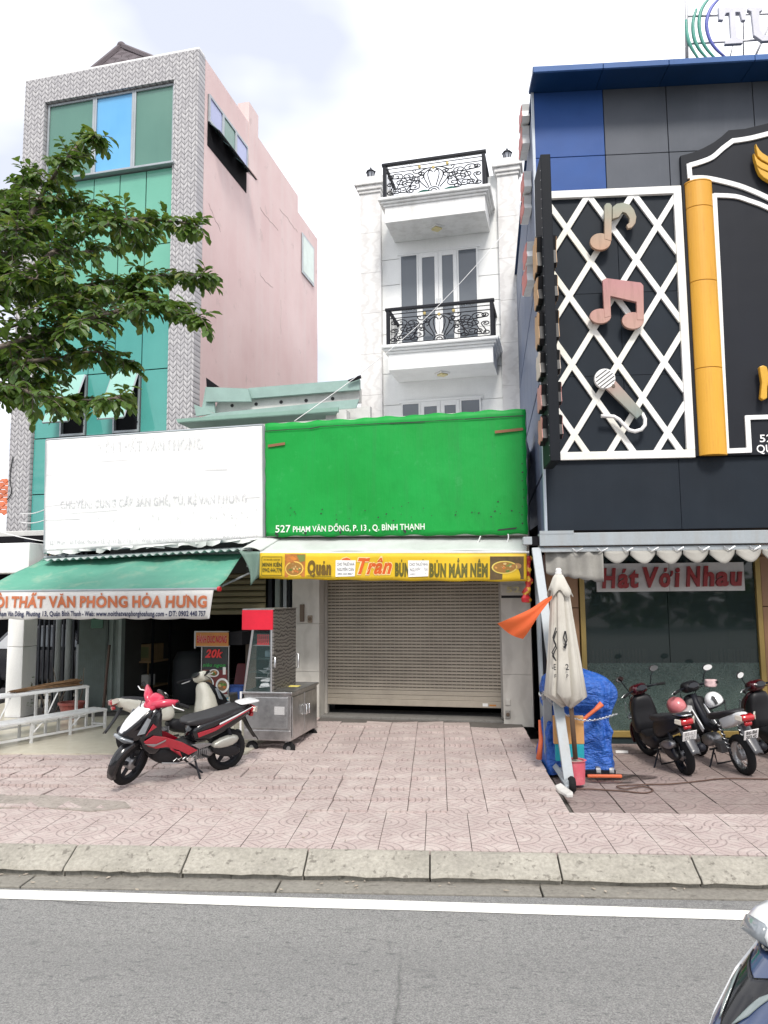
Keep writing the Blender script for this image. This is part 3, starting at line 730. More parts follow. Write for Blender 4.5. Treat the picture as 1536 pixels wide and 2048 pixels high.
# canopy beam, rail, hooks, valance
cb = thing('canopy_beam', 'pale blue grey steel canopy beam with rail above the scalloped valance', 'canopy', 'W', (2.4, 8.62, 2.4))
YB = 8.55
b0, b1 = Kp(1083, 1070, YB), Kp(1083, 1094, YB)
M().box(b0.x-.02, 6.3, YB, YB+.16, b1.z+.01, b0.z+.02).build('beam', grey_paint, cb, bevel=.006)
M().box(b0.x-.02, b0.x+.35, YB-.004, YB-.001, b0.z+.01, b0.z+.045).build('splice_plate', grey_paint, cb)
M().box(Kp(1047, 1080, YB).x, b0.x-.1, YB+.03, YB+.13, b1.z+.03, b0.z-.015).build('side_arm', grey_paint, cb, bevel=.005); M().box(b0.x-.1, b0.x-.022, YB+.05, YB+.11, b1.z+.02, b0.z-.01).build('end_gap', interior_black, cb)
M().box(b0.x-.02, 6.3, YB+.03, YB+.11, b1.z-.05, b1.z-.004).build('lower_rail', grey_paint, cb, bevel=.004)
zrod = Kp(1200, 1102, YB+.03).z
M().tube([(b0.x, YB+.03, zrod), (6.3, YB+.03, zrod)], .008, 6).build('rod', steel, cb)
for x in [1.5+.27*i for i in range(14)]:
    M().tube([(x, YB+.05, b1.z-.03), (x-.01, YB+.0, zrod+.03), (x+.03, YB-.005, zrod-.01), (x+.10, YB+.0, zrod+.03)], .006, 5).build('hook', steel, cb)
fabr = mat('dirty white fabric', (.32, .31, .285), .85, var=.12, dirt=(.22, .2, .17), da=.5, ds=4)
fab2 = mat('grey valance fabric', (.28, .272, .25), .85, var=.15, dirt=(.16, .15, .13), da=.55, ds=3)
vl = thing('scalloped_valance', 'row of pointed fabric scallops hanging under the canopy beam', 'valance', 'W', (2, YB, 2.3))
q = 1207
while q < 1640:
    a, b = Kp(q, 1108, YB+.02).x+.004, Kp(q+52, 1108, YB+.02).x-.004; dp = random.uniform(.135, .165); zt_ = zrod-.005; n = 10
    cv = random.uniform(.03, .06)
    M().sheet(lambda u, v: (a+(b-a)*u, YB+.02-cv*math.sin(math.pi*u)*v*1.2+.02*v, zt_-v*dp*(.28+.72*(1-abs(2*u-1)**1.7))), n, 4).build('scallop', fabr, vl, smooth=True, solid=.004)
    q += 53
tarp = thing('grey_drape', 'grey fabric drape with a torn wavy hem above the closed umbrella', 'drape', 'W', (1.6, YB, 2.3))
a, b = Kp(1092, 1110, YB+.06).x, Kp(1206, 1110, YB+.0).x
M().sheet(lambda u, v: (a+(b-a)*u, YB+.10-.08*u+.018*math.sin(u*23)+.012*math.sin(u*9+v*4), zrod-.003-v*(.23+.1*u+.018*abs(math.sin(u*16)))), 40, 6).build('cloth', fab2, tarp, smooth=True, solid=.004)
# roof sign
YR = 9.2
rs = thing('roof_sign', 'rooftop frame carrying white letters and green and blue arcs', 'sign', 'W', (3.2, YR, ez1))
fr_m = mat('galvanised frame', (.5, .5, .52), .45, metal=.5)
def T3(pts, r, name, m_, sub=1, Y=YR): return M().tube([Kp(x, y, Y) for x, y in pts], r, 6).build(name, m_, rs, smooth=True)
T3([(1371, -60), (1374, 120)], .022, 'post', fr_m); T3([(1370, 33), (1700, 22)], .014, 'rail', fr_m); T3([(1372, 88), (1700, 70)], .014, 'rail', fr_m)
T3([(1486, -60), (1487, 120)], .01, 'post', fr_m, Y=YR+.1); T3([(1545, 35), (1508, 118)], .014, 'brace', fr_m, Y=YR+.15); T3([(1468, 80), (1460, 115)], .008, 'brace', fr_m, Y=YR+.1)
grn = mat('green arc enamel', (.06, .28, .22), .35); vio = mat('blue violet arc enamel', (.10, .12, .42), .35)
def arcband(pts, name, m_):
    P = smooth_path(pts, 4); n = len(P)
    M().tube([Kp(x, y, YR-.03) for x, y in P], [.007+.017*math.sin(math.pi*min(1, .15+.85*i/(n-1))*.9) for i in range(n)], 6).build(name, m_, rs, smooth=True)
arcband([(1372, 40), (1374, 68), (1381, 92), (1397, 118)], 'arc', grn)
arcband([(1393, 18), (1386, 45), (1388, 75), (1398, 98), (1415, 118)], 'arc', grn)
arcband([(1425, -12), (1405, 15), (1398, 45), (1403, 78), (1415, 100), (1432, 118)], 'arc', grn)
arcband([(1445, -10), (1423, 15), (1413, 45), (1418, 75), (1432, 98), (1455, 118)], 'arc', vio)
def serif(pts): return M().prism(K2(pts, YR-.12), YR-.12, YR-.07)
letw = mat('lilac white letter', (.50, .50, .56), .4)
serif([(1437, 13), (1493, 14), (1492, 40), (1484, 40), (1480, 24), (1471, 24), (1474, 74), (1486, 79), (1486, 86), (1450, 88), (1451, 81), (1462, 76), (1459, 25), (1452, 26), (1447, 40), (1438, 39)]).build('letter', letw, rs, bevel=.006)
serif([(1496, 14), (1526, 14), (1526, 20), (1519, 23), (1521, 60), (1530, 70), (1543, 70), (1555, 60), (1554, 23), (1547, 20), (1547, 14), (1577, 14), (1577, 20), (1570, 23), (1570, 62), (1556, 80), (1525, 82), (1508, 70), (1503, 23), (1496, 20)]).build('letter', letw, rs, bevel=.006)
# ---------------------------------------------------------------- the narrow white house in the middle
def marble_mat(name, c0, c1, vein, sx=1.0):
    t = NT(name); p = t.pos()
    m = t.n('ShaderNodeMapping'); m.inputs['Scale'].default_value = (1, 1, sx); t.l(p, m.inputs[0])
    wv = t.n('ShaderNodeTexWave'); wv.inputs['Scale'].default_value = 1.3; wv.inputs['Distortion'].default_value = 9; wv.inputs['Detail'].default_value = 4; wv.inputs['Detail Scale'].default_value = 1.6
    t.l(m.outputs[0], wv.inputs['Vector']); a = t.noise(m.outputs[0], 2.6, 6, .65)
    c = t.mix(t.ramp(a, .3, .7), c0, c1); c = t.mix(t.math('MULTIPLY', t.ramp(wv.outputs['Fac'], .55, .95), .3), c, vein)
    t.set(Base_Color=c, Roughness=.4); return t.mat
marble_up = marble_mat('pale marble cladding', (.64, .63, .62), (.72, .71, .70), (.44, .42, .41), 2.2)
marble_dn = marble_mat('warm grey marble', (.47, .45, .41), (.57, .55, .51), (.33, .31, .28), .8)
HV = 4.0
house = thing('town_house', 'narrow white town house with two iron-railed balconies and marble pilasters', 'house', 'B', (1.5, HV, .1))
u_l0, u_l1 = Bp(721, 700, HV)[0], Bp(763, 700, HV)[0]
u_r0, u_r1 = Bp(1003, 700, HV)[0], Bp(1046, 700, HV)[0]
zt = Bp(716, 362, HV)[2]
# walls: facade behind pilasters, side walls and roof slab
zTer = Bp(860, 392, HV-.5)[2]-.35
M().box(u_l1-.02, u_r0+.02, HV+.14, HV+.3, 0, zTer).build('facade_wall', house_white, house)
M().box(u_l0+.02, u_l0+.2, HV+.1, HV+12, 0, zTer+.75).build('side_wall', house_white, house)
M().box(u_r1-.2, u_r1-.02, HV+.1, HV+12, 0, zTer+.75).build('side_wall', house_white, house)
M().box(u_l0+.2, u_r1-.2, HV+.3, HV+12, zTer-.2, zTer-.002).build('terrace_slab', house_white, house)
M().box(u_l1, u_r0, HV+.15, HV+.27, zTer+.002, zTer+.62).build('terrace_wall', house_white, house) if False else None
# facade boards between shadow grooves
def zl(py, px=780): return Bp(px, py, HV+.12)[2]
gro = sorted(set([zl(830), zl(811), zl(748), zl(697), zl(669), zl(620), zl(571), zl(520), zl(463), zl(411), zl(362)]))
gro = [z for z in gro if z < zTer-.05]+[zTer]
gro[0] = 3.5
for i in range(len(gro)-1):
    M().box(u_l1+.002, u_r0-.002, HV+.115, HV+.14, gro[i]+.006, gro[i+1]-.006).build('facade_board', house_white, house, bevel=.004)
# side of pilaster boxes
for a, b, s in ((u_l0, u_l1, 0), (u_r0, u_r1, 1)):
    zc = 3.2; k = 0
    hgt = (zt-3.2-.3)/8
    for k in range(8):
        M().box(a, b, HV, HV+.2, 3.2+k*hgt+.0015, 3.2+(k+1)*hgt-.0015).build('pilaster_block', marble_up, house, bevel=.003)
    zz = zt-.3
    M().box(a-.02, b+.02, HV-.03, HV+.23, zz, zz+.06).build('capital_moulding', marble_up, house, bevel=.012)
    M().box(a-.05, b+.05, HV-.06, HV+.26, zz+.061, zz+.15).build('capital_moulding', marble_up, house, bevel=.015)
    M().box(a-.09, b+.09, HV-.10, HV+.30, zz+.151, zz+.31).build('capital', marble_up, house, bevel=.012)
    # lantern on the cap
    c = ((a+b)/2, HV+.1); z0 = zz+.312
    lan = thing('post_lantern', ('small black lantern on the left pilaster cap of the white house', 'small black lantern on the right pilaster cap beside the dark hall')[s], 'lantern', 'B', (c[0], c[1], z0), 'lanterns on the pilaster caps')
    M().lathe([(.001, z0), (.075, z0), (.075, z0+.02), (.045, z0+.03), (.001, z0+.03)], 6, (*c, 0)).build('base', black_metal, lan)
    g = M()
    for j in range(6):
        an = j*math.pi/3; g.tube([(c[0]+.05*math.cos(an), c[1]+.05*math.sin(an), z0+.03), (c[0]+.085*math.cos(an), c[1]+.085*math.sin(an), z0+.19)], .008, 4)
    g.build('cage', black_metal, lan)
    M().lathe([(.001, z0+.031), (.046, z0+.031), (.078, z0+.188), (.001, z0+.188)], 6, (*c, 0)).build('glass', mat('lantern glass', (.3, .32, .36), .15), lan)
    M().lathe([(.001, z0+.189), (.105, z0+.19), (.105, z0+.2), (.04, z0+.25), (.012, z0+.265), (.02, z0+.28), (.006, z0+.30), (.003, z0+.33)], 6, (*c, 0)).build('hood', black_metal, lan)
# parapet stubs joining railing and pilasters at the roof
for a, b in ((u_l1, u_l1+.22), (u_r0-.22, u_r0)): M().box(a+.001, b, HV+.13, HV+.25, zTer+.001, zTer+.95).build('parapet_stub', house_white, house, bevel=.005)
# ---- glazed doors
door_glass = NT('door glass'); _p = door_glass.pos()
door_glass.set(Base_Color=door_glass.mix(door_glass.noise(_p, 1.2, 3), (.075, .09, .11), (.13, .145, .165)), Roughness=.08); door_glass.b.inputs['Specular IOR Level'].default_value = .7; door_glass = door_glass.mat
pvc = mat('white window profile', (.74, .75, .75), .4, var=.03)
def doors(y_top, y_bot_z, name, label):
    v = HV+.115; uL, uR = Bp(800, 600, v)[0], Bp(958, 600, v)[0]; zt_ = Bp(860, y_top, v)[2]; zb_ = y_bot_z
    if True:
        M().box(uL-.04, uR+.04, v-.03, v-.002, zt_, zt_+.05).build('door_head', pvc, house, bevel=.006)
        W_ = uR-uL; a1 = uL+W_*.245; a2 = uL+W_*.5; a3 = uL+W_*.735
        for k, (p, q) in enumerate(((uL, a1), (a1, a2), (a2, a3), (a3, uR))):
            f_ = (.035, .075, .075, .035)[k]
            d = M(); d.box(p+.002, p+f_, v-.028, v-.004, zb_, zt_-.002); d.box(q-f_, q-.002, v-.028, v-.004, zb_, zt_-.002)
            d.box(p+f_, q-f_, v-.028, v-.004, zt_-(.03, .1, .1, .03)[k], zt_-.002); d.box(p+f_, q-f_, v-.028, v-.004, zb_, zb_+.08)
            w_ = d.build(('sidelight', 'door', 'door', 'sidelight')[k], pvc, house, bevel=.004)
            M().box(p+f_, q-f_, v-.014, v-.008, zb_+.08, zt_-(.03, .1, .1, .03)[k]).build('pane', door_glass, w_)
            if k in (1, 2):
                xh = q-.035 if k == 1 else p+.035
                M().box(xh-.012, xh+.012, v-.05, v-.029, zb_+1.0, zb_+1.16).build('handle', steel, w_, bevel=.004)
# ---- balconies
def balcony(yt_rail, y_slab_top, y_slab_bot, tag_):
    vf = HV-.8
    uL, uR = Bp(766+(4 if tag_ else 0), 500, vf)[0], Bp(975+(9 if tag_ else 0), 500, vf)[0]
    zrail = (Bp(766, yt_rail[0], vf)[2]+Bp(980, yt_rail[1], vf)[2])/2
    ztop = (Bp(770, y_slab_top[0], vf)[2]+Bp(980, y_slab_top[1], vf)[2])/2
    zbot = (Bp(770, y_slab_bot[0], vf+.06)[2]+Bp(975, y_slab_bot[1], vf+.06)[2])/2
    th = ztop-zbot
    bl = thing('balcony_slab', ('upper moulded balcony slab of the white house with a rain-stained front', 'lower moulded balcony slab of the white house with a clean front')[tag_], 'balcony', 'B', ((uL+uR)/2, HV, zbot), 'balcony slabs of the white house')
    m_ = (balcony_white, house_white)[tag_]
    M().box(uL+.03, uR-.03, vf+.06, HV+.113, zbot, zbot+th*.66).build('slab', m_, bl, bevel=.006)
    for k, (o, a, b) in enumerate(((.0, .66, .76), (-.04, .762, .86), (-.085, .862, 1.0))):
        M().box(uL+o, uR-o, vf+.03+o, HV+.112, zbot+th*a+.001, zbot+th*b).build('moulding', m_, bl, bevel=.014 if k < 2 else .02)
    # ceiling lamp under the slab
    lc = ((uL+uR)/2-.02, (vf+HV)/2+.05)
    dm = [(lc[0]+.15*math.cos(a), lc[1]+.15*math.sin(a)) for a in (0, math.pi/2, math.pi, 1.5*math.pi)]
    lp = thing('ceiling_lamp', ('diamond ceiling lamp under the upper stained balcony', 'diamond ceiling lamp under the lower clean balcony')[tag_], 'lamp', 'B', (*lc, zbot), 'balcony ceiling lamps')
    M().slab([(x, y, zbot-.03) for x, y in dm], (0, 0, .029)).build('plate', white_paint, lp, bevel=.006)
    M().slab([((x*.75+lc[0]*.25), (y*.75+lc[1]*.25), zbot-.065) for x, y in dm], (0, 0, .034)).build('shade', mat('yellowed shade', (.66, .58, .30), .4), lp, bevel=.02)
    # railing
    rl = thing('balcony_railing', ('upper black wrought iron railing with scrolls against the sky', 'lower black wrought iron railing with scrolls in front of glazed doors')[tag_], 'railing', 'B', ((uL+uR)/2, vf, ztop), 'wrought iron balcony railings')
    z0, z1 = ztop+.002, zrail; H = z1-z0; v = vf+.04
    a, b = uL+.005, uR-.005
    ps = .062
    for x in (a, b-ps): M().box(x, x+ps, v-.03, v+.03, z0, z1-.055).build('post', black_metal, rl, bevel=.005)
    M().box(a-.02, b+.02, v-.04, v+.035, z1-.054, z1).build('top_rail', black_metal, rl, bevel=.008)
    for x in (a+.015, b-ps+.005):
        M().box(x, x+.05, v+.036, HV+.1, z1-.053, z1-.001).build('side_rail', black_metal, rl, bevel=.005)
        for k in range(6):
            M().tube([(x+.025, v+.12+k*.12, z0+.05), (x+.025, v+.12+k*.12, z1-.06)], .007, 6).build('baluster', black_metal, rl)
        M().tube([(x+.025, v+.03, z0+.05), (x+.025, HV+.1, z0+.05)], .009, 6).build('side_bar', black_metal, rl)
    x0, x1 = a+ps, b-ps; W_ = x1-x0
    for zz in (z0+.045*H, z1-.055-.085*H, z1-.055-.20*H):
        M().tube([(x0, v, zz), (x1, v, zz)], .0095, 6).build('bar', black_metal, rl)
    # scrolls, drawn for the right half and mirrored
    zb_, zt_ = z0+.06*H, z1-.055-.20*H; hh = zt_-zb_; cxm = (x0+x1)/2; hw = W_/2
    def spiral(cx, cz, r0, turns, a0, sgn, n=20):
        return [(cx+r0*(1-.80*i/n)*math.cos(a0+sgn*turns*2*math.pi*i/n), cz+r0*(1-.80*i/n)*math.sin(a0+sgn*turns*2*math.pi*i/n)) for i in range(n+1)]
    def sshape(p, q, r1, r2, s1, s2, t1=1.35, t2=1.35):
        # two spirals linked by a sweep
        A = spiral(p[0], p[1], r1, t1, math.atan2(q[1]-p[1], q[0]-p[0])+s1*1.2, s1)[::-1]
        Bq = spiral(q[0], q[1], r2, t2, math.atan2(p[1]-q[1], p[0]-q[0])+s2*1.2, s2)
        return smooth_path(A+Bq, 1) if False else A+Bq
    shapes = [sshape((.91, .82), (.70, .55), .085, .15, 1, 1), sshape((.55, .76), (.66, .22), .13, .16, -1, 1), sshape((.80, .20), (.93, .48), .14, .09, -1, -1), sshape((.42, .26), (.44, .62), .13, .11, 1, -1), sshape((.93, .14), (.80, .80), .10, .15, 1, -1), sshape((.27, .80), (.56, .44), .08, .13, -1, -1), sshape((.50, .12), (.36, .46), .10, .09, -1, 1)]
    shapes += [[(.0, .98)]+[(.12, 1.0), (.24, .93), (.34, .84), (.42, .88), (.44, .97), (.40, 1.0), (.38, .95)], [(.05, .95), (.14, .88), (.20, .74), (.19, .55), (.13, .32), (.10, .16)], [(.02, .80), (.05, .88), (.10, .86), (.12, .70), (.09, .45), (.05, .22)], [(.26, .58), (.22, .62), (.22, .70), (.28, .72), (.31, .64), (.28, .45), (.20, .28), (.13, .14)],
               [(.115*math.cos(t), .0+.17*math.sin(t)) for t in [math.pi/2-i*math.pi/16 for i in range(9)]], [(.055*math.cos(t), .02+.07*math.sin(t)) for t in [math.pi/2-i*math.pi/10 for i in range(9)]]]
    for sh in shapes:
        raw = len(sh) < 30
        P = smooth_path(sh, 3) if raw else sh
        for s in (1, -1):
            M().tube([(cxm+s*x*hw*.98, v, zb_+z*hh) for x, z in P], .0105, 5).build('scroll', black_metal, rl, smooth=True)
    # small crests between the upper bars and rosettes
    for k in (-.55, 0, .55):
        cz_ = z1-.055-.085*H-.008
        for s in (1, -1): M().tube([(cxm+k*hw+s*x, v, cz_+z) for x, z in smooth_path([(.0, .05), (.03, .065), (.05, .035), (.075, .03), (.1, .045), (.085, .06)], 2)], .004, 4).build('crest', steel, rl)
    rz = mat('brass rosette', (.42, .33, .13), .4, metal=.4) if not MAT.get('brass rosette') else MAT['brass rosette']
    for k, zz in ((-.29, z1-.055-.14*H), (.29, z1-.055-.14*H), (0, zt_+.0)):
        M().lathe([(.001, v-.02), (.028, v-.018), (.03, v+.012), (.001, v+.012)], 8, (cxm+k*hw, 0, zz), 'Y').build('rosette', rz, rl)
    return uL, uR, vf, ztop
bu = balcony((326, 297), (394, 371), (447, 420), 0)
bl_ = balcony((617, 596), (692, 672), (743, 724), 1)
doors(505, bl_[3]+.0, 'd', 'l'); doors(803, 3.4, 'd', 'l')
# teal tarpaulin lying behind the upper railing
tl = mat('teal tarpaulin', (.01, .22, .16), .5)
M().sheet(lambda u, v: (bu[0]+.12+1.75*u, bu[2]+.12+.2*v, bu[3]+.05+.07*v+.035*math.sin(u*21)*(1-v)+.05*math.sin(u*3.1)), 50, 3).build('teal_sheet', tl, None, 'B', (bu[0]+.5, bu[2]+.12, bu[3]), smooth=True, solid=.004, label='teal plastic sheet bunched behind the upper balcony railing', cat='tarpaulin')

# ---- ground floor front of the house
gfh = thing('house_shopfront', 'shopfront of the white house with marble piers either side of the shutter', 'shopfront', 'B', (1.6, 0, .14))
q0, q1 = Bp(640, 1300, 0)[0], Bp(1004, 1300, 0)[0]
uL, uR = Bp(585, 1400, 0)[0], Bp(1067, 1400, 0)[0]
for a, b in ((uL, q0), (q1, uR)):
    for i in range(3):
        M().box(a+.002, b-.002, -.03, .3, .10+i*.66+.0015, .10+(i+1)*.66-.0015).build('marble_slab', marble_dn, gfh, bevel=.003)
    M().box(a, b, -.03, .3, 2.081, 2.7).build('pier_top', marble_dn, gfh)
M().box(uL, uR, .0, .35, 2.7, 4.0).build('lintel_wall', house_white, gfh)
M().box(uL, uR, .35, HV+.1, 3.7, 3.9).build('flat_roof', house_white, gfh)
M().box(q0, q1, .06, .3, 2.05, 2.699).build('shutter_box', mat('brown shutter box', (.10, .085, .065), .55), gfh)
M().box(q0-.001, q1+.001, .02, .7, .08, .165).build('threshold', concrete('grey threshold', (.17, .165, .155), (.22, .21, .2), .2), gfh, bevel=.01)
for a in (q0+.0, q1-.045): M().box(a, a+.045, .19, .28, .166, 2.05).build('guide_rail', mat('guide rail', (.36, .34, .31), .45) if not MAT.get('guide rail') else MAT['guide rail'], gfh, bevel=.004)
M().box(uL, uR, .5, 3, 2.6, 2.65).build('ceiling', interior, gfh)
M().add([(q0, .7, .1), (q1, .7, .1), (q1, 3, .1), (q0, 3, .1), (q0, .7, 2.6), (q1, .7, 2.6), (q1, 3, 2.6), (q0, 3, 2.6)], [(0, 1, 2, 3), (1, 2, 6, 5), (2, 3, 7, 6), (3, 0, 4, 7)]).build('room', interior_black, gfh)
# roller shutter, slat by slat
shutter = thing('roller_shutter', 'brown grey roller shutter with slotted slats, not quite closed', 'shutter', 'B', ((q0+q1)/2, .24, .3))
sh_m = mat('bronze slat paint', (.42, .375, .31), .42, var=.08, metal=.1, dirt=(.13, .11, .09), da=.35, ds=2)
slot_m = mat('slot shadow', (.012, .011, .01), .9)
z0 = Bp(830, 1412, .24)[2]; bar_h = .085
pitch = (Bp(830, 1170, .24)[2]-(z0+.21))/32
wid = q1-q0-.06
g = M(); g.slab([(0, .0, 0), (0, -.016, .004), (0, -.016, pitch*.62), (0, -.004, pitch*.74), (0, -.004, pitch*.99), (0, .01, pitch*.99), (0, .01, 0)], (wid, 0, 0))
g.m(1)
n = 40
for i in range(n):
    x = (i+.1)*wid/n; g.quad((x, -.0052, pitch*.80), (x+wid/n*.8, -.0052, pitch*.80), (x+wid/n*.8, -.0052, pitch*.95), (x, -.0052, pitch*.95))
sme = g.mesh('slat_mesh'); sme.materials.append(sh_m); sme.materials.append(slot_m)
for i in range(38):
    o = bpy.data.objects.new('slat', sme); COL.objects.link(o); o.parent = shutter; o.location = rel(shutter, (q0+.03, .24+random.uniform(-.0015, .0015), z0+.21+i*pitch))
for k in range(2): M().box(q0+.03, q1-.03, .224, .25, z0+bar_h+k*.062+.002, z0+bar_h+(k+1)*.062-.002).build('plain_slat', sh_m, shutter, bevel=.004)
M().box(q0+.025, q1-.025, .215, .255, z0, z0+bar_h).build('bottom_bar', sh_m, shutter, bevel=.006)
p = Bp(965, 1406, .21); M().box(p[0], p[0]+.07, .2125, .2145, z0+.02, z0+.06).build('sticker', paper, shutter); M().box(p[0]+.09, p[0]+.18, .2125, .2145, z0+.025, z0+.045).build('sticker', mat('orange sticker', (.5, .2, .03), .5), shutter)
# number plate board on the right pier, meters and sockets on the piers
def wallthing(name, label, cat, u, z, w_, h_, d, m_, extra=None):
    t = thing(name, label, cat, 'B', (u, -.03, z)); M().box(u-w_/2, u+w_/2, -.031-d, -.031, z-h_/2, z+h_/2).build('body', m_, t, bevel=.006)
    if extra: extra(t, u, z)
    return t
pb = Bp(1030, 1180, -.05)
def num(t, u, z):
    g = M(); text(g, '52', u-.11, u+.07, z-.03, .07, -.076, .02, 0, .02); g.build('lettering', mat('brass numeral', (.55, .5, .3), .35, metal=.4), t)
wallthing('house_number', 'stone plaque with raised house number above the right pier', 'house number', pb[0], pb[2], .36, .14, .02, marble_dn, num)
M().box(q1+.01, uR-.01, -.034, -.0305, Bp(1030, 1196, -.03)[2], Bp(1030, 1184, -.03)[2]).build('dark_strip', black_plastic, gfh)
pb = Bp(604, 1226, -.06); brown_box = mat('brown box', (.12, .085, .06), .5)
wallthing('meter_box', 'tall brown box frame on the left pier beside the food cart', 'meter box', pb[0], pb[2], .055, .24, .05, brown_box)
def sock(t, u, z): M().lathe([(.001, -.062), (.022, -.062), (.026, -.05), (.001, -.05)], 12, (u, 0, z), 'Y').build('socket', brown_box, t)
pb = Bp(620, 1238, -.04); wallthing('wall_switch', 'small square brown switch plate on the left pier', 'switch', pb[0], pb[2], .07, .1, .018, mat('dull tan plate', (.25, .2, .15), .5), sock)
pb = Bp(1016, 1405, -.04); wallthing('wall_socket', 'upper pale blank plate low on the right pier', 'socket', pb[0], pb[2], .07, .075, .012, marble_dn)
pb = Bp(1016, 1429, -.04); wallthing('wall_socket', 'lower grey switch plate near the foot of the right pier', 'socket', pb[0], pb[2], .065, .1, .018, mat('grey plate', (.3, .29, .27), .5), sock)

# ---------------------------------------------------------------- green sign board
vG = -.7
def green_mat():
    t = NT('green sign film'); p = t.pos()
    a = t.noise(p, .8, 5, .6); b = t.noise(p, 2.4, 6, .7, stretch=(1, 1, .5)); f = t.noise(p, 45, 4, .65); z = t.xyz(p)[2]
    c = t.mix(t.ramp(a, .3, .7), (.004, .265, .035), (.008, .33, .055)); c = t.mix(t.math('MULTIPLY', t.ramp(b, .56, .75), .4), c, (.005, .18, .03))
    band = t.math('MULTIPLY', t.ramp(z, 2.62, 2.68), t.math('SUBTRACT', 1.0, t.ramp(z, 2.95, 3.06)))
    c = t.mix(t.math('MULTIPLY', t.math('MULTIPLY', t.ramp(f, .62, .68), band), .7), c, (.02, .07, .02))
    st_ = t.noise(p, 1.5, 6, .7, stretch=(6, 6, .3)); c = t.mix(t.math('MULTIPLY', t.ramp(st_, .52, .75), .35), c, (.03, .20, .06)); c = t.mix(t.math('MULTIPLY', t.ramp(t.noise(p, 5, 6, .7), .6, .72), .3), c, (.06, .36, .12))
    t.set(Base_Color=c, Roughness=.5); t.b.inputs['Specular IOR Level'].default_value = .3; t.bump(t.math('ADD', t.noise(p, 3, 3), t.math('MULTIPLY', t.noise(p, 1.6, 4, .6, stretch=(5, 5, .4)), .7)), .5, .02); return t.mat
gs = thing('green_sign', 'big bare green sign board with white address lettering at its foot', 'sign', 'B', (1.6, vG, 2.5))
c4 = [Bp(530, 848, vG), Bp(1051, 817, vG), Bp(1056, 1069, vG), Bp(532, 1073, vG)]
def gsp(u, v):
    a = Vector(c4[0]).lerp(Vector(c4[1]), u); b = Vector(c4[3]).lerp(Vector(c4[2]), u); q = a.lerp(b, v)
    e = .008*math.sin(u*67)+.006*math.sin(u*31+v*9); ed = min(u, 1-u, v, 1-v)
    q.y += .010*math.sin(u*9)*math.sin(v*5)
    if ed < .001:
        q.z += e*(1 if v in (0, 1) else 0); q.x += (.005*math.sin(v*41))*(1 if u in (0, 1) else 0)
    return q
M().sheet(gsp, 60, 24).build('film', green_mat(), gs, smooth=True, solid=.006)
M().slab([(c4[i][0], vG+.02, c4[i][2]) for i in (0, 1, 2, 3)], (0, .16, 0)).build('frame', mat('white torn edge', (.7, .72, .68), .6, var=.1), gs)
for k in range(4):
    x0 = c4[0][0]+.1+k*.8; M().box(x0, x0+.05, vG+.18, 0, 3.9, 3.95).build('stay', steel, gs)
def gpt(px, py, off=.014): p = Bp(px, py, vG); return Vector((p[0], vG-off-.004, p[2]))
g = M()
rip = [(531, 862), (575, 859), (620, 857), (640, 853), (700, 850), (780, 846), (850, 843), (930, 838), (990, 834), (1047, 831)]
for (x0, y0), (x1, y1) in zip(rip[:-1], rip[1:]):
    a, b = gpt(x0, y0), gpt(x1, y1); h = random.uniform(.008, .016); g.quad(a, b, b-Vector((0, 0, h)), a-Vector((0, 0, h)))
g.build('torn_slit', ink, gs, kind='stuff')
brn = mat('rust brown strip', (.24, .11, .055), .7)
for (x0, y0, x1, y1) in ((537, 890, 571, 885), (990, 862, 1046, 856)):
    a, b = gpt(x0, y0), gpt(x1, y1); M().slab([a, b, b-Vector((0, 0, .035)), a-Vector((0, 0, .035))], (0, -.004, 0)).build('strip', brn, gs)
g = M(); rnd = random.Random(4)
for k in range(46):
    px, py = (rnd.uniform(560, 1040), rnd.gauss(1022, 10)) if k < 34 else (1046+rnd.uniform(-2, 2), 860+(k-34)*17)
    a = gpt(px, py); s_ = rnd.uniform(.006, .016); g.add([a+Vector((-s_, 0, 0)), a+Vector((0, 0, -s_*.7)), a+Vector((s_, 0, .2*s_)), a+Vector((.2*s_, 0, s_*.8))], [(0, 1, 2, 3)])
for x0, y0, x1, y1 in ((550, 1068, 556, 1074), (609, 1062, 611, 1071), (678, 1060, 681, 1069), (806, 1062, 811, 1067), (994, 1062, 1032, 1058)):
    a, b = gpt(x0, y0), gpt(x1, y1); g.quad(a, b, b+Vector((.02, 0, .02)), a+Vector((.02, 0, .02)))
g.build('torn_specks', ink, gs, kind='stuff')
a, b, c = gpt(552, 1065), gpt(585, 1065), gpt(850, 1059)
sl_ = (c.z-a.z)/(c.x-a.x); capg = gpt(560, 1051).z-a.z
fnT = lambda X, Y, Z: (X, Y, Z+(X-a.x)*sl_)
tg_ = M(); text(tg_, '527', a.x, gpt(582, 1065).x, a.z, capg, vG-.022, .012, fn=fnT); text(tg_, 'PHẠM VĂN ĐỒNG, P. 13 , Q. BÌNH THẠNH', gpt(587, 1065).x, c.x, a.z, capg*.8, vG-.022, .016, fn=fnT)
tg_.build('lettering', mat('white vinyl letter', (.72, .8, .72), .5), gs)

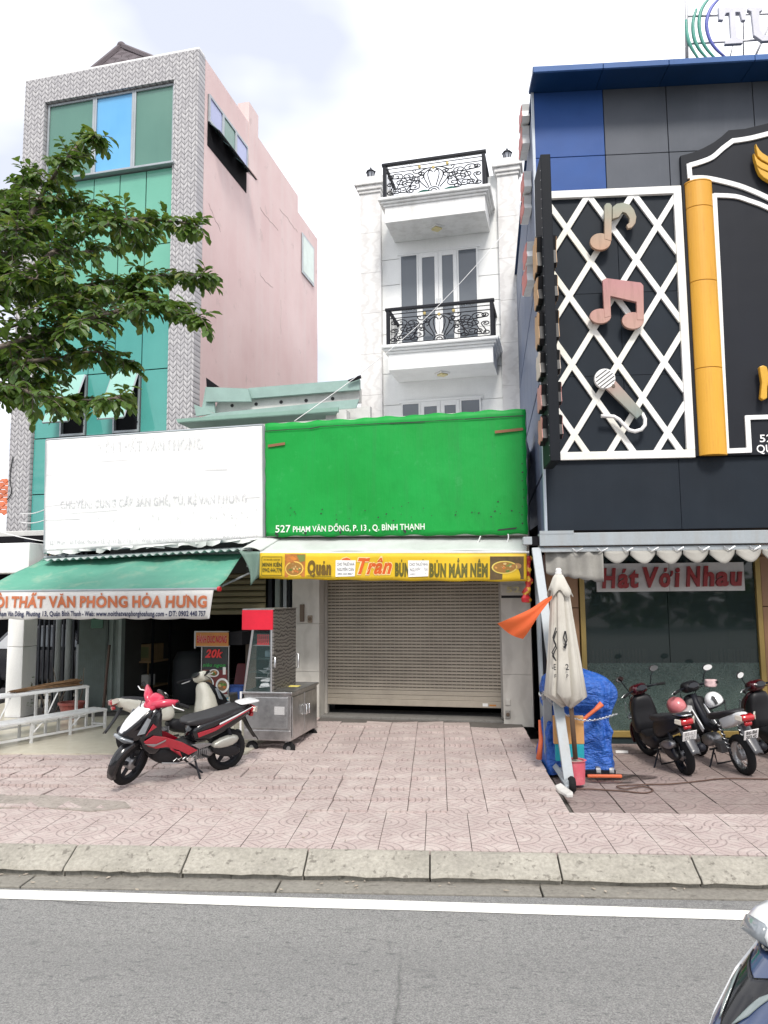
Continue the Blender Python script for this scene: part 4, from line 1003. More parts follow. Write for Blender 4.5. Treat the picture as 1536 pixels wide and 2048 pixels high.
# small sloping rain hood between the sign and the banner
hood_m = mat('milky plastic sheet', (.50, .53, .51), .5, var=.12, dirt=(.3, .31, .28), da=.5, ds=1.6)
hd = thing('rain_hood', 'sloping pale plastic rain hood between green sign and yellow banner', 'awning', 'B', (1.6, -.8, 2.4))
h0, h1 = Bp(545, 1074, -.55), Bp(1054, 1073, -.55); k0, k1 = Bp(520, 1104, -1.0), Bp(1053, 1103, -1.0)
M().sheet(lambda u, v: (Vector(h0).lerp(Vector(h1), u)).lerp(Vector(k0).lerp(Vector(k1), u), v)+Vector((0, 0, .012*math.sin(u*14+v*3)*v)), 40, 5).build('sheet', hood_m, hd, smooth=True, solid=.005)
M().tube([Vector(k0)+Vector((-.02, 0, -.01)), Vector(k1)+Vector((.03, 0, -.01))], .014, 6).build('front_pipe', white_paint, hd)
for u in (.1, .5, .9):
    q = Vector(k0).lerp(Vector(k1), u); M().tube([q, (q.x, 0, q.z-.05)], .012, 6).build('arm', steel, hd)
a, b, c, d = Bp(563, 1076, -.62), Bp(520, 1076, -.75), Bp(478, 1100, -1.05), Bp(522, 1102, -1.0)
M().sheet(lambda u, v: (Vector(a).lerp(Vector(b), u)).lerp(Vector(d).lerp(Vector(c), u), v)+Vector((0, 0, .04*math.sin(math.pi*u)*v)), 10, 6).build('curled_corner', hood_m, hd, smooth=True, solid=.006)
c5 = Bp(497, 1170, -.95); d5 = Bp(524, 1150, -.9)
gf_ = mat('grey green canvas flap', (.17, .26, .22), .7, var=.15)
M().sheet(lambda u, v: (Vector(c).lerp(Vector(d), u)).lerp(Vector(c5).lerp(Vector(d5), u), v)+Vector((.05*math.sin(3*v)*(1-u), .05*math.sin(4*u+2*v), -.01)), 10, 8).build('hanging_flap', gf_, hd, smooth=True, solid=.005)
# ---------------------------------------------------------------- yellow banner
vB = -1.03
yb = thing('yellow_banner', 'yellow noodle shop banner with dark lettering and two bowl pictures', 'banner', 'B', (1.6, vB, 2))
bc = [Bp(520, 1106, vB), Bp(1053, 1107, vB), Bp(1053, 1163, vB), Bp(518, 1157, vB)]
def bpt(u, v, off=0):
    a = Vector(bc[0]).lerp(Vector(bc[1]), u); b = Vector(bc[3]).lerp(Vector(bc[2]), u); q = a.lerp(b, v)
    q.y += .018*math.sin(u*13+1)*v+.010*math.sin(u*31)*v-off; q.z += -.008*math.sin(u*math.pi)*v+.004*math.sin(u*40)*v
    return q
ban_m = mat('yellow vinyl', (.66, .44, .012), .5, var=.1, dirt=(.4, .22, .02), da=.3, ds=3)
M().sheet(bpt, 90, 6).build('sheet', ban_m, yb, smooth=True, solid=.003)
U0, U1, V0, V1 = 518, 1053, 1106.5, 1160
def buv(px, py, off=.005): return bpt((px-518.8)/534.2, (py-1106)/(51+6*(px-518)/535), off)
def flat(pts, m_, name, off=.005, par=yb): return M().add([buv(x, y, off) for x, y in pts], [tuple(range(len(pts)))]).build(name, m_, par)
olive = mat('dark olive print', (.10, .09, .01), .55, fine=0); orng = mat('red orange print', (.62, .10, .01), .5, fine=0); yell2 = mat('cream print', (.75, .62, .25), .5, fine=0)
def btext(s, x0, x1, ybase, capx, m_, bold=.03, shear=0, off=.007, name='lettering'):
    g = M(); text(g, s, x0, x1, -ybase, capx, 0, bold, shear, fn=lambda X, Y, Z: buv(X, -Z, off)); return g.build(name, m_, yb)
for pts in ([(523, 1113), (567, 1113), (567, 1114), (523, 1114)], [(523, 1150), (567, 1150), (567, 1151), (523, 1151)], [(523, 1113), (524, 1113), (524, 1151), (523, 1151)], [(566, 1113), (567, 1113), (567, 1151), (566, 1151)]): flat(pts, olive, 'frame_line')
btext('ĐẶT BẢN KIỆN : NHẬN BÁN', 527, 563, 1121, 3, olive, .02); btext('MINH KIÊN', 525, 566, 1133, 7, olive, .05); btext('0942.444.779', 525, 566, 1144.5, 8, olive, .03); 
def bowl_pic(x0, y0, x1, y1, back, cx, cy, rx, ry, seed, rim):
    flat([(x0, y0), (x1, y0), (x1, y1), (x0, y1)], back, 'picture_ground', .004); rnd = random.Random(seed)
    E = lambda a, b, n=20: [(cx+a*math.cos(2*math.pi*i/n), cy+b*math.sin(2*math.pi*i/n)) for i in range(n)]
    flat(E(rx, ry), rim, 'printed_bowl', .006); flat(E(rx*.88, ry*.84), mat('broth print', (.30, .15, .03), .5), 'printed_broth', .007)
    cols = [(.55, .16, .03), (.08, .18, .03), (.6, .45, .2), (.35, .2, .06), (.6, .3, .08), (.16, .25, .05)]
    for k in range(16):
        an, q = rnd.uniform(0, 6.28), rnd.uniform(0, .7); x, y = cx+rx*q*math.cos(an), cy+ry*q*math.sin(an); c = cols[k % 6]; nm = 'food print %d' % (k % 6)
        ww, hh, tt = rnd.uniform(2, 5)*rx/22, rnd.uniform(1, 2.2)*ry/12, rnd.uniform(0, 3.1)
        flat([(x+ww*math.cos(a)*math.cos(tt)-hh*math.sin(a)*math.sin(tt), y+ww*math.cos(a)*math.sin(tt)*.6+hh*math.sin(a)*math.cos(tt)) for a in (0, 1.05, 2.1, 3.14, 4.2, 5.2)], MAT.get(nm) or mat(nm, c, .5), 'printed_food', .008+.0001*k)
pg1 = mat('orange brown print', (.42, .15, .03), .5, var=.4, vs=14); pg2 = mat('dark brown print', (.10, .065, .025), .5, var=.45, vs=14)
bowl_pic(573, 1108, 617, 1154, pg1, 594, 1137, 20, 15, 1, mat('bowl yellow print', (.72, .48, .1), .5)); 
flat([(577, 1116), (590, 1112), (600, 1118), (588, 1123)], mat('carrot print', (.6, .2, .03), .5), 'printed_food', .006); flat([(598, 1110), (616, 1109), (616, 1122), (606, 1124)], mat('herb print', (.16, .2, .05), .5), 'printed_food', .006)
bowl_pic(985, 1112, 1048, 1159, pg2, 1012, 1134, 24, 13, 2, mat('rim yellow print', (.7, .55, .12), .5))
flat([(1036+8*math.cos(i*.63), 1132+6*math.sin(i*.63)) for i in range(10)], mat('sauce dish print', (.38, .2, .07), .5), 'printed_dish', .006)
btext('Quán', 622, 672, 1147, 24, mat('brown print', (.13, .075, .008), .5, fine=0), .07); flat([(621, 1151), (673, 1151.5), (673, 1152.5), (621, 1152)], olive, 'underline')
btext('O Trân', 683, 796, 1146, 29, mat('pale glow print', (.78, .6, .3), .5), .075, .35, .0064, 'lettering_glow'); btext('O Trân', 684, 795, 1146, 29, orng, .035, .35)
btext('BÚN BÒ', 801, 858, 1150, 23, olive, .03) if False else btext('BÚN', 801, 830, 1150, 23, olive, .065); btext('BÒ', 843, 862, 1150, 23, olive, .065); btext('BÚN MẮM NÊM', 869, 981, 1152, 24, olive, .06)
for k, x0 in enumerate((681, 827)):
    nt_ = thing('paper_notice', ('white rental notice stuck on the red lettering of the yellow banner', 'white rental notice stuck between the dark words of the yellow banner')[k], 'notice', 'B', tuple(buv(x0+20, 1136, .01)), 'rental notices on the banner')
    M().add([buv(x, y, .0115) for x, y in ((x0, 1120), (x0+41, 1120.5), (x0+40, 1152), (x0+1, 1152.5))], [(0, 1, 2, 3)]).build('sheet', paper, nt_, solid=.002)
    for s_, x_, xe_, yb_, h_ in (('CHO THUÊ NHÀ', x0+3, x0+39, 1131, 6), ('NGUYÊN CĂN', x0+4, x0+38, 1141.5, 6), ('0902 560 8867', x0+5, x0+36, 1149, 3.5)):
        g = M(); text(g, s_, x_, xe_, -yb_, h_, 0, .012, fn=lambda X, Y, Z: buv(X, -Z, .0135)); g.build('lettering', mat('grey ink', (.12, .12, .14), .6) if not MAT.get('grey ink') else MAT['grey ink'], nt_)
# rolled end of a red and yellow banner hanging beside it
rb = thing('rolled_banner', 'bunched red and yellow banner end hanging by the white strut', 'banner', 'B', Bp(1055, 1115, -.95))
rm_ = NT('red yellow print'); _p = rm_.pos(); rm_.set(Base_Color=rm_.mix(rm_.ramp(rm_.noise(_p, 14, 4), .47, .53), (.35, .02, .015), (.55, .34, .03)), Roughness=.5); rm_ = rm_.mat
pts = [Bp(1056, 1112, -.95), Bp(1055, 1140, -.97), Bp(1057, 1165, -.95), Bp(1053, 1190, -.98), Bp(1055, 1206, -.96)]
g = M(); rings = []
for i, p in enumerate(smooth_path(pts, 4)):
    r_ = .035+.012*math.sin(i*1.9)
    rings.append([(p[0]+r_*(1+.35*math.sin(3*a+i))*math.cos(a), p[1]+r_*math.sin(a), p[2]) for a in [2*math.pi*k/10 for k in range(10)]])
g.loft(rings).build('cloth', rm_, rb, smooth=True)
M().lathe([(.001, 0), (.05, .01), (.055, .06), (.03, .1), (.001, .1)], 8, tuple(Vector(Bp(1052, 1206, -.97)))).build('red_tassel', red_paint, rb)
# loose white ribbons under the sign
wr = [[(961, 1072), (958, 1080), (955, 1086)], [(1016, 1068), (1017, 1075), (1014, 1086), (1010, 1096)]]
for k, q in enumerate(wr):
    M().tube([Vector(Bp(x, y, vG-.03)) for x, y in smooth_path(q, 3)], .008, 5).build('loose_ribbon', white_clean, None, 'B', Bp(*q[0], vG-.03), smooth=True, label=('shorter white ribbon hanging under the middle right of the green sign', 'longer white ribbon hanging near the right end of the green sign')[k], cat='ribbon', group='white ribbons under the green sign')
# ---------------------------------------------------------------- pink and glass tower (left)
VT = 4.0
def stone_clad():
    t = NT('split stone cladding'); p = t.pos(); q = t.n('ShaderNodeVectorRotate'); q.rotation_type = 'Z_AXIS'
    q.inputs['Angle'].default_value = -ROT; t.l(p, q.inputs['Vector']); X, _, Z = t.xyz(q.outputs[0])
    cw_ = .165; xs_ = t.math('DIVIDE', X, cw_); tri = t.math('ABSOLUTE', t.math('SUBTRACT', t.math('FRACT', xs_), .5))
    zz = t.math('ADD', t.math('DIVIDE', Z, .115), t.math('MULTIPLY', tri, 1.7))
    fz = t.math('FRACT', zz); cell = t.n('ShaderNodeCombineXYZ'); t.l(t.math('FLOOR', t.math('MULTIPLY', xs_, 2)), cell.inputs[0]); t.l(t.math('FLOOR', zz), cell.inputs[1])
    wn_ = t.n('ShaderNodeTexWhiteNoise'); wn_.noise_dimensions = '2D'; t.l(cell.outputs[0], wn_.inputs[0]); rnd = wn_.outputs['Value']
    groove = t.math('MAXIMUM', t.ramp(t.math('ABSOLUTE', t.math('SUBTRACT', fz, .5)), .38, .48), t.ramp(t.math('ABSOLUTE', t.math('SUBTRACT', t.math('FRACT', t.math('MULTIPLY', xs_, 2)), .5)), .44, .49))
    c = t.mix(rnd, (.47, .46, .47), (.76, .75, .74)); c = t.mix(t.math('MULTIPLY', t.ramp(fz, .15, .55), .45), (.34, .33, .35), c)
    c = t.mix(t.math('MULTIPLY', groove, .55), c, (.30, .295, .30)); c = t.mix(t.math('MULTIPLY', t.noise(p, 25, 4), .3), c, (.3, .3, .3))
    t.set(Base_Color=c, Roughness=.8)
    t.bump(t.math('ADD', t.math('MULTIPLY', groove, -1), t.math('MULTIPLY', rnd, .8)), .8, .02); return t.mat
clad = stone_clad()
def pink():
    t = NT('faded pink render'); p = t.pos()
    a = t.noise(p, .5, 6, .6); b = t.noise(p, 1.1, 7, .7, stretch=(2.5, 2.5, .16)); d = t.noise(p, 2.2, 7, .7); z = t.xyz(p)[2]
    c = t.mix(t.ramp(a, .3, .7), (.62, .45, .44), (.71, .56, .545)); c = t.mix(t.math('MULTIPLY', t.ramp(b, .48, .70), .4), c, (.68, .60, .58))
    c = t.mix(t.math('MULTIPLY', t.ramp(d, .60, .67), .45), c, (.44, .35, .335)); c = t.mix(t.math('MULTIPLY', t.noise(p, 40, 3), .14), c, (.4, .28, .27))
    t.set(Base_Color=c, Roughness=.85); t.bump(t.noise(p, 30, 4), .15, .008); return t.mat
pink_m = pink()
UT0, UT1 = (Bp(52, 160, VT)[0]+Bp(12, 1050, VT)[0])/2, (Bp(398, 100, VT)[0]+Bp(385, 850, VT)[0])/2
ZT = (Bp(52, 160, VT)[2]+Bp(398, 100, VT)[2])/2
tow = thing('glass_tower', 'tall building with green glass front in a stone frame and pink side wall', 'building', 'B', ((UT0+UT1)/2, VT, 0))
gL = (Bp(98, 205, VT)[0]+Bp(55, 860, VT)[0])/2; gR = (Bp(345, 160, VT)[0]+Bp(336, 850, VT)[0])/2
zWt, zS = (Bp(98, 202, VT)[2]+Bp(345, 160, VT)[2])/2, (Bp(88, 366, VT)[2]+Bp(348, 327, VT)[2])/2
zBot = Bp(45, 1062, VT)[2]
# stone frame
M().box(UT0, gL, VT, VT+.3, zBot-.1, ZT).build('stone_strip', clad, tow); M().box(gR, UT1, VT, VT+.3, zBot-.1, ZT).build('stone_strip', clad, tow); M().box(gL+.001, gR-.001, VT, VT+.3, zWt, ZT-.001).build('stone_strip', clad, tow)
M().box(UT0+.003, UT1-.003, VT+.005, VT+.29, ZT, ZT+.05).build('coping', white_paint, tow, bevel=.01)
# side wall with stepped top (profile in v,z)
UW = UT1
def wz(px, py): q = Bu(px, py, UW); return q[1], q[2]
v1, z1 = wz(480, 213); v2, z2 = wz(597, 376); v3, _ = wz(636, 470); z3 = wz(600, 436)[1]
prof = [(VT+.31, 0), (VT+.31, ZT-.02), (v1+.1, ZT-.02), (v2, ZT-.02), (v2, (z3+ZT)/2-.4), (v3, (z3+ZT)/2-.4), (v3, 0)]
zA = ZT-.02; zStep = (Bu(601, 438, UW)[2]+Bu(637, 472, UW)[2])/2
prof[4] = (v2, zStep); prof[5] = (v3, zStep)
vj = wz(493, 600)[0]
M().slab([(UW-.25, v, z) for v, z in ((VT+.31, 0), (VT+.31, zA), (vj-.006, zA), (vj-.006, 0))], (.25, 0, 0)).build('side_wall', pink_m, tow)
M().slab([(UW-.25, v, z) for v, z in ((vj+.006, 0), (vj+.006, zA), (v2, zA), (v2, zStep), (v3, zStep), (v3, 0))], (.235, 0, 0)).build('side_wall', pink_m, tow)
crm = mat('hairline crack', (.47, .36, .35), .9)
for k, pts_ in enumerate((((520, 415), (530, 430), (536, 437), (548, 452), (556, 460)), ((560, 420), (575, 436), (588, 455), (594, 462)), ((519, 546), (530, 562), (546, 574)), ((562, 600), (562, 640), (561, 668)), ((418, 405), (424, 425), (432, 442), (440, 462)))):
    P_ = [Bu(x, y, UW-.014 if x > 493 else UW+.001) for x, y in smooth_path(pts_, 3)]; rn = random.Random(k)
    M().tube([(q[0], q[1]+rn.uniform(-.03, .03), q[2]+rn.uniform(-.03, .03)) for q in P_], .006, 4).build('crack', crm, tow)
M().box(UW-.3, UW+.04, VT-.002+.3, VT+.32, 0.0, zA).build('corner_band', pink_m, tow) if False else None
pv0, pz0 = wz(497, 240); pv1, _ = wz(516, 236)
M().box(UW-.3, UW+.012, pv0, pv1, zA-1.2, zA+.55).build('pier', pink_m, tow)
M().box(UT0+.01, UT0+.25, VT+.31, v3, 0, zStep).build('side_wall', pink_m, tow); M().box(UT0+.26, UW-.26, VT+.35, v3, zS-.6, zS-.4).build('floor_slab', interior, tow)
M().box(UT0+.26, UW-.26, v2, v2+.2, 0, zStep-.01).build('rear_wall', pink_m, tow)
M().box(UT0+.26, UW-.26, VT+.31, v2, ZT-.5, ZT-.35).build('roof_slab', interior, tow)
M().box(UT0+.26, UW-.26, VT+.8, VT+.9, 0, ZT-.51).build('core_wall', interior, tow)
# pane materials
def tint(name, c0, c1, rough=.04):
    t = NT(name); p = t.pos(); a = t.noise(p, .55, 3); b = t.noise(p, 4, 5, .6, stretch=(2, 2, .3))
    c = t.mix(t.ramp(a, .3, .7), c0, c1); c = t.mix(t.math('MULTIPLY', b, .25), c, sc(c1, 1.15))
    t.set(Base_Color=c, Roughness=rough); t.b.inputs['Specular IOR Level'].default_value = .55; t.bump(t.noise(p, .9, 2), .035, .05); return t.mat
teal = tint('teal glass', (.055, .26, .235), (.085, .33, .29)); teal2 = tint('sea green glass', (.11, .34, .25), (.15, .40, .30)); greyg = tint('grey green glass', (.085, .19, .155), (.11, .23, .185)); bluep = tint('sky blue glass', (.10, .33, .60), (.16, .42, .68), .05)
mull = mat('dark joint', (.04, .075, .075), .5); alu = mat('grey aluminium', (.36, .39, .41), .4, metal=.5)
M().box(gL+.002, gR-.002, VT+.13, VT+.2, zBot, zS-.001).build('joint_backing', mull, tow)
# top window
xs = [gL+.02, Bp(183, 270, VT)[0], Bp(262, 260, VT)[0], gR-.02]
for i in range(3):
    a, b = xs[i], xs[i+1]
    fw = thing if False else M()
    fw.box(a+.002, a+.05, VT+.08, VT+.17, zS+.03, zWt-.02); fw.box(b-.05, b-.002, VT+.08, VT+.17, zS+.03, zWt-.02); fw.box(a+.05, b-.05, VT+.08, VT+.17, zS+.03, zS+.08); fw.box(a+.05, b-.05, VT+.08, VT+.17, zWt-.07, zWt-.02)
    wd = fw.build('window', alu, tow, bevel=.004)
    M().box(a+.051, b-.051, VT+.12, VT+.13, zS+.081, zWt-.071).build('pane', (greyg, bluep, greyg)[i], wd)
M().box(gL-.05, gR+.06, VT-.08, VT+.12, zS-.02, zS+.028).build('sill', alu, tow, bevel=.006)
# curtain wall
rows = [zS-.03]+[Bp(300, y, VT)[2] for y in (487, 613, 737, 862, 978)]+[zBot]
nC = 5
for r in range(6):
    for c in range(nC):
        a, b = gL+.01+(gR-gL-.02)*c/nC, gL+.01+(gR-gL-.02)*(c+1)/nC
        top, bot = rows[r]-.012, rows[r+1]+.012
        m_ = teal2 if r < 2 else teal
        if r == 3 and c in (1, 3):
            fr_ = M(); fr_.box(a+.01, a+.05, VT+.03, VT+.12, bot, top); fr_.box(b-.05, b-.01, VT+.03, VT+.12, bot, top); fr_.box(a+.05, b-.05, VT+.03, VT+.12, bot, bot+.05); fr_.box(a+.05, b-.05, VT+.03, VT+.12, top-.05, top)
            wd = fr_.build('open_window', alu, tow, bevel=.004)
            M().box(a+.052, b-.052, VT+.115, VT+.125, bot+.052, top-.052).build('dark_opening', interior_black, wd)
            h = top-bot; dv = .52; 
            q = [(a+.02, VT-.005, top-.01), (b-.02, VT-.005, top-.01), (b-.02, VT-dv, top-h*.86), (a+.02, VT-dv, top-h*.86)]
            M().slab(q, (0, -.012, .01)).build('pane', tint('tilted pane', (.20, .40, .35), (.26, .47, .41)) if not MAT.get('tp') else MAT['tp'], wd)
            for e in (q[0], q[1]): 
                lo = q[3] if e is q[0] else q[2]; M().tube([Vector(e), Vector(lo)], .022, 4).build('sash_bar', alu, wd)
            M().tube([q[3], q[2]], .022, 4).build('sash_bar', alu, wd)
            M().tube([(b-.03, VT+.02, bot+.2), (b-.03, VT-dv*.75, top-h*.66)], .009, 5).build('stay', black_metal, wd)
        else:
            j = random.uniform(-.004, .004)
            M().slab([(a+.011, VT+.07+j, bot), (b-.011, VT+.07-j, bot), (b-.011, VT+.07-j*.5, top), (a+.011, VT+.07+j*.5, top)], (0, .02, 0)).build('glass_panel', m_, tow)
# side windows in the pink wall
def sidewin(a, b, name, parts):
    (va, zt_a), (vb, zb_b) = a, b
    M().box(UW+.001, UW+.012, va, vb, zb_b, zt_a).build('opening', interior_black, tow)
    n = parts
    for i in range(n):
        p, q = va+(vb-va)*i/n, va+(vb-va)*(i+1)/n; mid = zb_b+(zt_a-zb_b)*.46
        f_ = M()
        for (y0, y1, z0_, z1_) in ((p, p+.05, mid, zt_a), (q-.05, q, mid, zt_a), (p+.05, q-.05, mid, mid+.06), (p+.05, q-.05, zt_a-.06, zt_a)): f_.box(UW+.013, UW+.05, y0, y1, z0_, z1_)
        wd = f_.build('side_window', alu, tow); M().box(UW+.02, UW+.028, p+.051, q-.051, mid+.061, zt_a-.061).build('pane', (tint('lilac pane', (.26, .29, .5), (.34, .37, .6)) if not MAT.get('lil') else None) if i != 1 else greyg, wd)
        # hung lower sash pushed out
        M().slab([(UW+.02, p+.03, mid-.02), (UW+.02, q-.03, mid-.02), (UW+.26, q-.03, zb_b+.32), (UW+.26, p+.03, zb_b+.32)], (.01, 0, .012)).build('sash', mat('dark sash glass', (.05, .08, .085), .1) if not MAT.get('dark sash glass') else MAT['dark sash glass'], wd)
        M().tube([(UW+.27, p+.02, zb_b+.31), (UW+.27, q-.02, zb_b+.31)], .022, 4).build('sash_rail', black_metal, wd)
t0, b0 = wz(416, 182), wz(416, 292); t1, b1 = wz(493, 300), wz(493, 388)
sidewin((t0[0], (t0[1]+t1[1])/2), (t1[0], (b0[1]+b1[1])/2), 'side_window', 3)
t0, b0 = wz(603, 464), wz(603, 548); t1, b1 = wz(627, 497), wz(627, 572)
f_ = M(); f_.box(UW+.001, UW+.03, t0[0], t1[0], (b0[1]+b1[1])/2, (t0[1]+t1[1])/2); wd = f_.build('rear_window', alu, tow, bevel=.01)
M().box(UW+.031, UW+.036, t0[0]+.08, t1[0]-.08, (b0[1]+b1[1])/2+.08, (t0[1]+t1[1])/2-.08).build('pane', mat('pale green pane', (.45, .55, .5), .12), wd)
# tiled pavilion roof behind the parapet
rt_ = mat('weathered roof tile', (.105, .085, .095), .75, var=.25, dirt=(.05, .05, .05), da=.5, ds=5); VP = VT+.4
apx = Bp(243, 96, VP+.8); le, re = Bp(160, 150, VP), Bp(334, 120, VP)
roof = thing('pavilion_roof', 'small dark hipped tile roof showing above the tower parapet', 'roof', 'B', (apx[0], VP, ZT-.3))
ze = ZT+.06; ap = Vector((apx[0], VP+.8, apx[2])); e0, e1 = le[0], re[0]
cor = [Vector((e0, VP, ze)), Vector((e1, VP, ze)), Vector((e1, VP+1.6, ze)), Vector((e0, VP+1.6, ze))]
for s in range(4):
    A_, B2 = cor[s], cor[(s+1) % 4]; N = 7
    for i in range(N):
        t0_, t1_ = i/N, (i+1.25)/N
        a = A_.lerp(ap, t0_); b = B2.lerp(ap, t0_); c = B2.lerp(ap, min(1, t1_)); d = A_.lerp(ap, min(1, t1_)); k = max(1, int((b-a).length/.33))
        for j in range(k):
            p, q = a.lerp(b, j/k), a.lerp(b, (j+.97)/k); r_, s_ = d.lerp(c, (j+.97)/k), d.lerp(c, j/k); L_ = Vector((0, 0, .05)); m__ = (p+q)/2+Vector((0, 0, .07)); m2 = (r_+s_)/2+Vector((0, 0, .03))
            M().add([p+L_*.3, m__+L_*.3, q+L_*.3, r_, m2, s_, p-L_*.4, q-L_*.4], [(0, 1, 4, 5), (1, 2, 3, 4), (6, 7, 2, 1, 0)]).build('roof_tile', rt_, roof)
for s in range(4): M().tube([cor[s]+Vector((0, 0, .04)), ap+Vector((0, 0, .05))], .075, 6).build('ridge', rt_, roof)
M().ball(tuple(ap+Vector((0, 0, .05))), .11, .11, .10, 10, 6).build('finial', rt_, roof, smooth=True)

# ---------------------------------------------------------------- low building between tower and house
LV = 3.4
low = thing('low_shop_building', 'low shop building with mint green gutter flashing between tower and house', 'building', 'B', (-1.8, LV, 0))
mint = mat('mint flashing', (.27, .39, .355), .5, var=.1, dirt=(.16, .22, .2), da=.45, ds=2); mint2 = mat('mint gutter', (.22, .36, .30), .5, var=.1, dirt=(.14, .2, .17), da=.4, ds=2); wwall = mat('stained white wall', (.62, .62, .6), .7, var=.08, dirt=(.3, .3, .28), da=.5, ds=3)
def L4(a, b, c, d, v, m_, name, th=.05):
    return M().slab([Bp(*q, v) for q in (a, b, c, d)], (0, th, 0)).build(name, m_, low)
L4((440, 789), (718, 774), (718, 802), (428, 826), LV+.1, wwall, 'parapet_wall', .2)
L4((497, 776), (719, 758), (719, 779), (497, 797), LV-.02, mint, 'flashing', .08); L4((413, 774), (496, 777), (502, 803), (411, 803), LV-.1, mint, 'flashing', .06)
L4((411, 774), (426, 772), (430, 827), (404, 815), LV-.04, mint, 'flashing', .05)
L4((388, 809), (405, 815), (428, 827), (392, 832), LV-.06, mint, 'flashing', .05)
L4((430, 826), (718, 798), (712, 816), (390, 838), LV-.15, mint, 'sloped_flashing', .03)
L4((352, 838), (676, 814), (676, 824), (356, 846), LV-.5, mint2, 'gutter_front', .06)
M().slab([Bp(356, 846, LV-.5), Bp(676, 824, LV-.5), Bp(668, 838, LV+.0), Bp(382, 858, LV+.0)], (0, 0, .02)).build('gutter_underside', mint2, low)
L4((374, 846), (740, 812), (740, 1000), (374, 1000), LV+.12, wwall, 'front_wall', .15)
for px, py in ((464, 811), (512, 808), (562, 804), (612, 801), (665, 797)):
    q = Bp(px, py, LV+.09); M().lathe([(.001, q[1]), (.035, q[1]), (.035, q[1]+.03), (.001, q[1]+.03)], 10, (q[0], 0, q[2]), 'Y').build('drain_hole', ink, low)
q = Bp(664, 832, LV-.3); M().box(q[0]-.12, q[0]+.28, LV-.3, LV-.05, q[2]-.15, q[2]+.1).build('gutter_end', wwall, low)
L4((695, 760), (721, 750), (722, 756), (699, 764), LV-.1, interior_black, 'dark_scrap', .03)
M().slab([Bp(412, 755, LV-.1), Bp(437, 773, LV-.1), Bp(413, 773, LV-.1)], (0, .05, 0)).build('torn_flap', interior_black, low)
# shop shell on the ground floor
S0, S1 = -3.72, -.06
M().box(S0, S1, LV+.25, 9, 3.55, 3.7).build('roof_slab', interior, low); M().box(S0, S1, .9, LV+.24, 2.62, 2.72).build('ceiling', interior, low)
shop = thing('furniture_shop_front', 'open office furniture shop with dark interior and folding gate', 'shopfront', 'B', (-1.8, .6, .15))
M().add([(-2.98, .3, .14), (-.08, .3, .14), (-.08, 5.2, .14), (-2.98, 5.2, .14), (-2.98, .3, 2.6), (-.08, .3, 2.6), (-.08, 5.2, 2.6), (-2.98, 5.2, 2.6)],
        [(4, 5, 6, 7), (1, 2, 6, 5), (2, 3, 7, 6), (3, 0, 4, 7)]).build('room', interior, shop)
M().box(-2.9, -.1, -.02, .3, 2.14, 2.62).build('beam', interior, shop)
# rolled-down upper shutter slats visible on the right
q0_, q1_ = Bp(355, 1180, .2), Bp(533, 1180, .2); z0_, z1_ = Bp(450, 1230, .2)[2], Bp(450, 1122, .2)[2]
ysl = mat('yellow grey slat', (.20, .17, .10), .55, var=.15)
for i in range(9):
    h = (z1_-z0_)/9; M().slab([(q0_[0]-.6, .19, z0_+i*h+.004), (q0_[0]-.6, .165, z0_+i*h+.012), (q0_[0]-.6, .165, z0_+i*h+h*.7), (q0_[0]-.6, .19, z0_+i*h+h*.95)], (q1_[0]-q0_[0]+.6, 0, 0)).build('shutter_slat', ysl, shop)
# posts at the right end next to the house
dp = mat('grey green post', (.20, .235, .225), .5, var=.12, dirt=(.1, .1, .09), da=.4, ds=4)
for px, wd_, m_ in ((541, .06, black_metal), (556, .07, dp), (571, .05, grey_paint), (580, .03, black_metal)):
    q = Bp(px, 1300, .12); M().box(q[0]-wd_/2, q[0]+wd_/2, .08, .2, .14, 2.5).build('door_post', m_, shop, bevel=.004)
# folding gate and its frame on the left
for px, wd_, v_ in ((219, .07, -.02), (228, .09, .04), (237, .06, .02)):
    q = Bp(px, 1350, v_); M().box(q[0]-wd_/2, q[0]+wd_/2, v_, v_+.1, zr(10), 2.45).build('gate_frame', dp, shop, bevel=.005)
gate = thing('folding_gate', 'grey folded steel concertina gate at the left of the shop opening', 'gate', 'B', (Bp(188, 1440, -.1)[0], -.1, .1))
a, b = Bp(159, 1300, -.08)[0], Bp(212, 1300, -.08)[0]; n = 13
for i in range(n):
    x0_ = a+(b-a)*i/n; x1_ = a+(b-a)*(i+1)/n; M().slab([(x0_, -.1, .14), (x0_, -.05, .14), ((x0_+x1_)/2+.004, -.02, .14), (x1_-.002, -.05, .14), (x1_-.002, -.1, .14), ((x0_+x1_)/2, -.072, .14)], (0, 0, 2.25)).build('leaf', dp, gate)
q = Bp(194, 1247, -.13); M().box(q[0]-.1, q[0]+.1, -.135, -.125, q[2]-.07, q[2]+.08).build('green_plate', mat('dark green plate', (.01, .07, .035), .4), gate, bevel=.003)
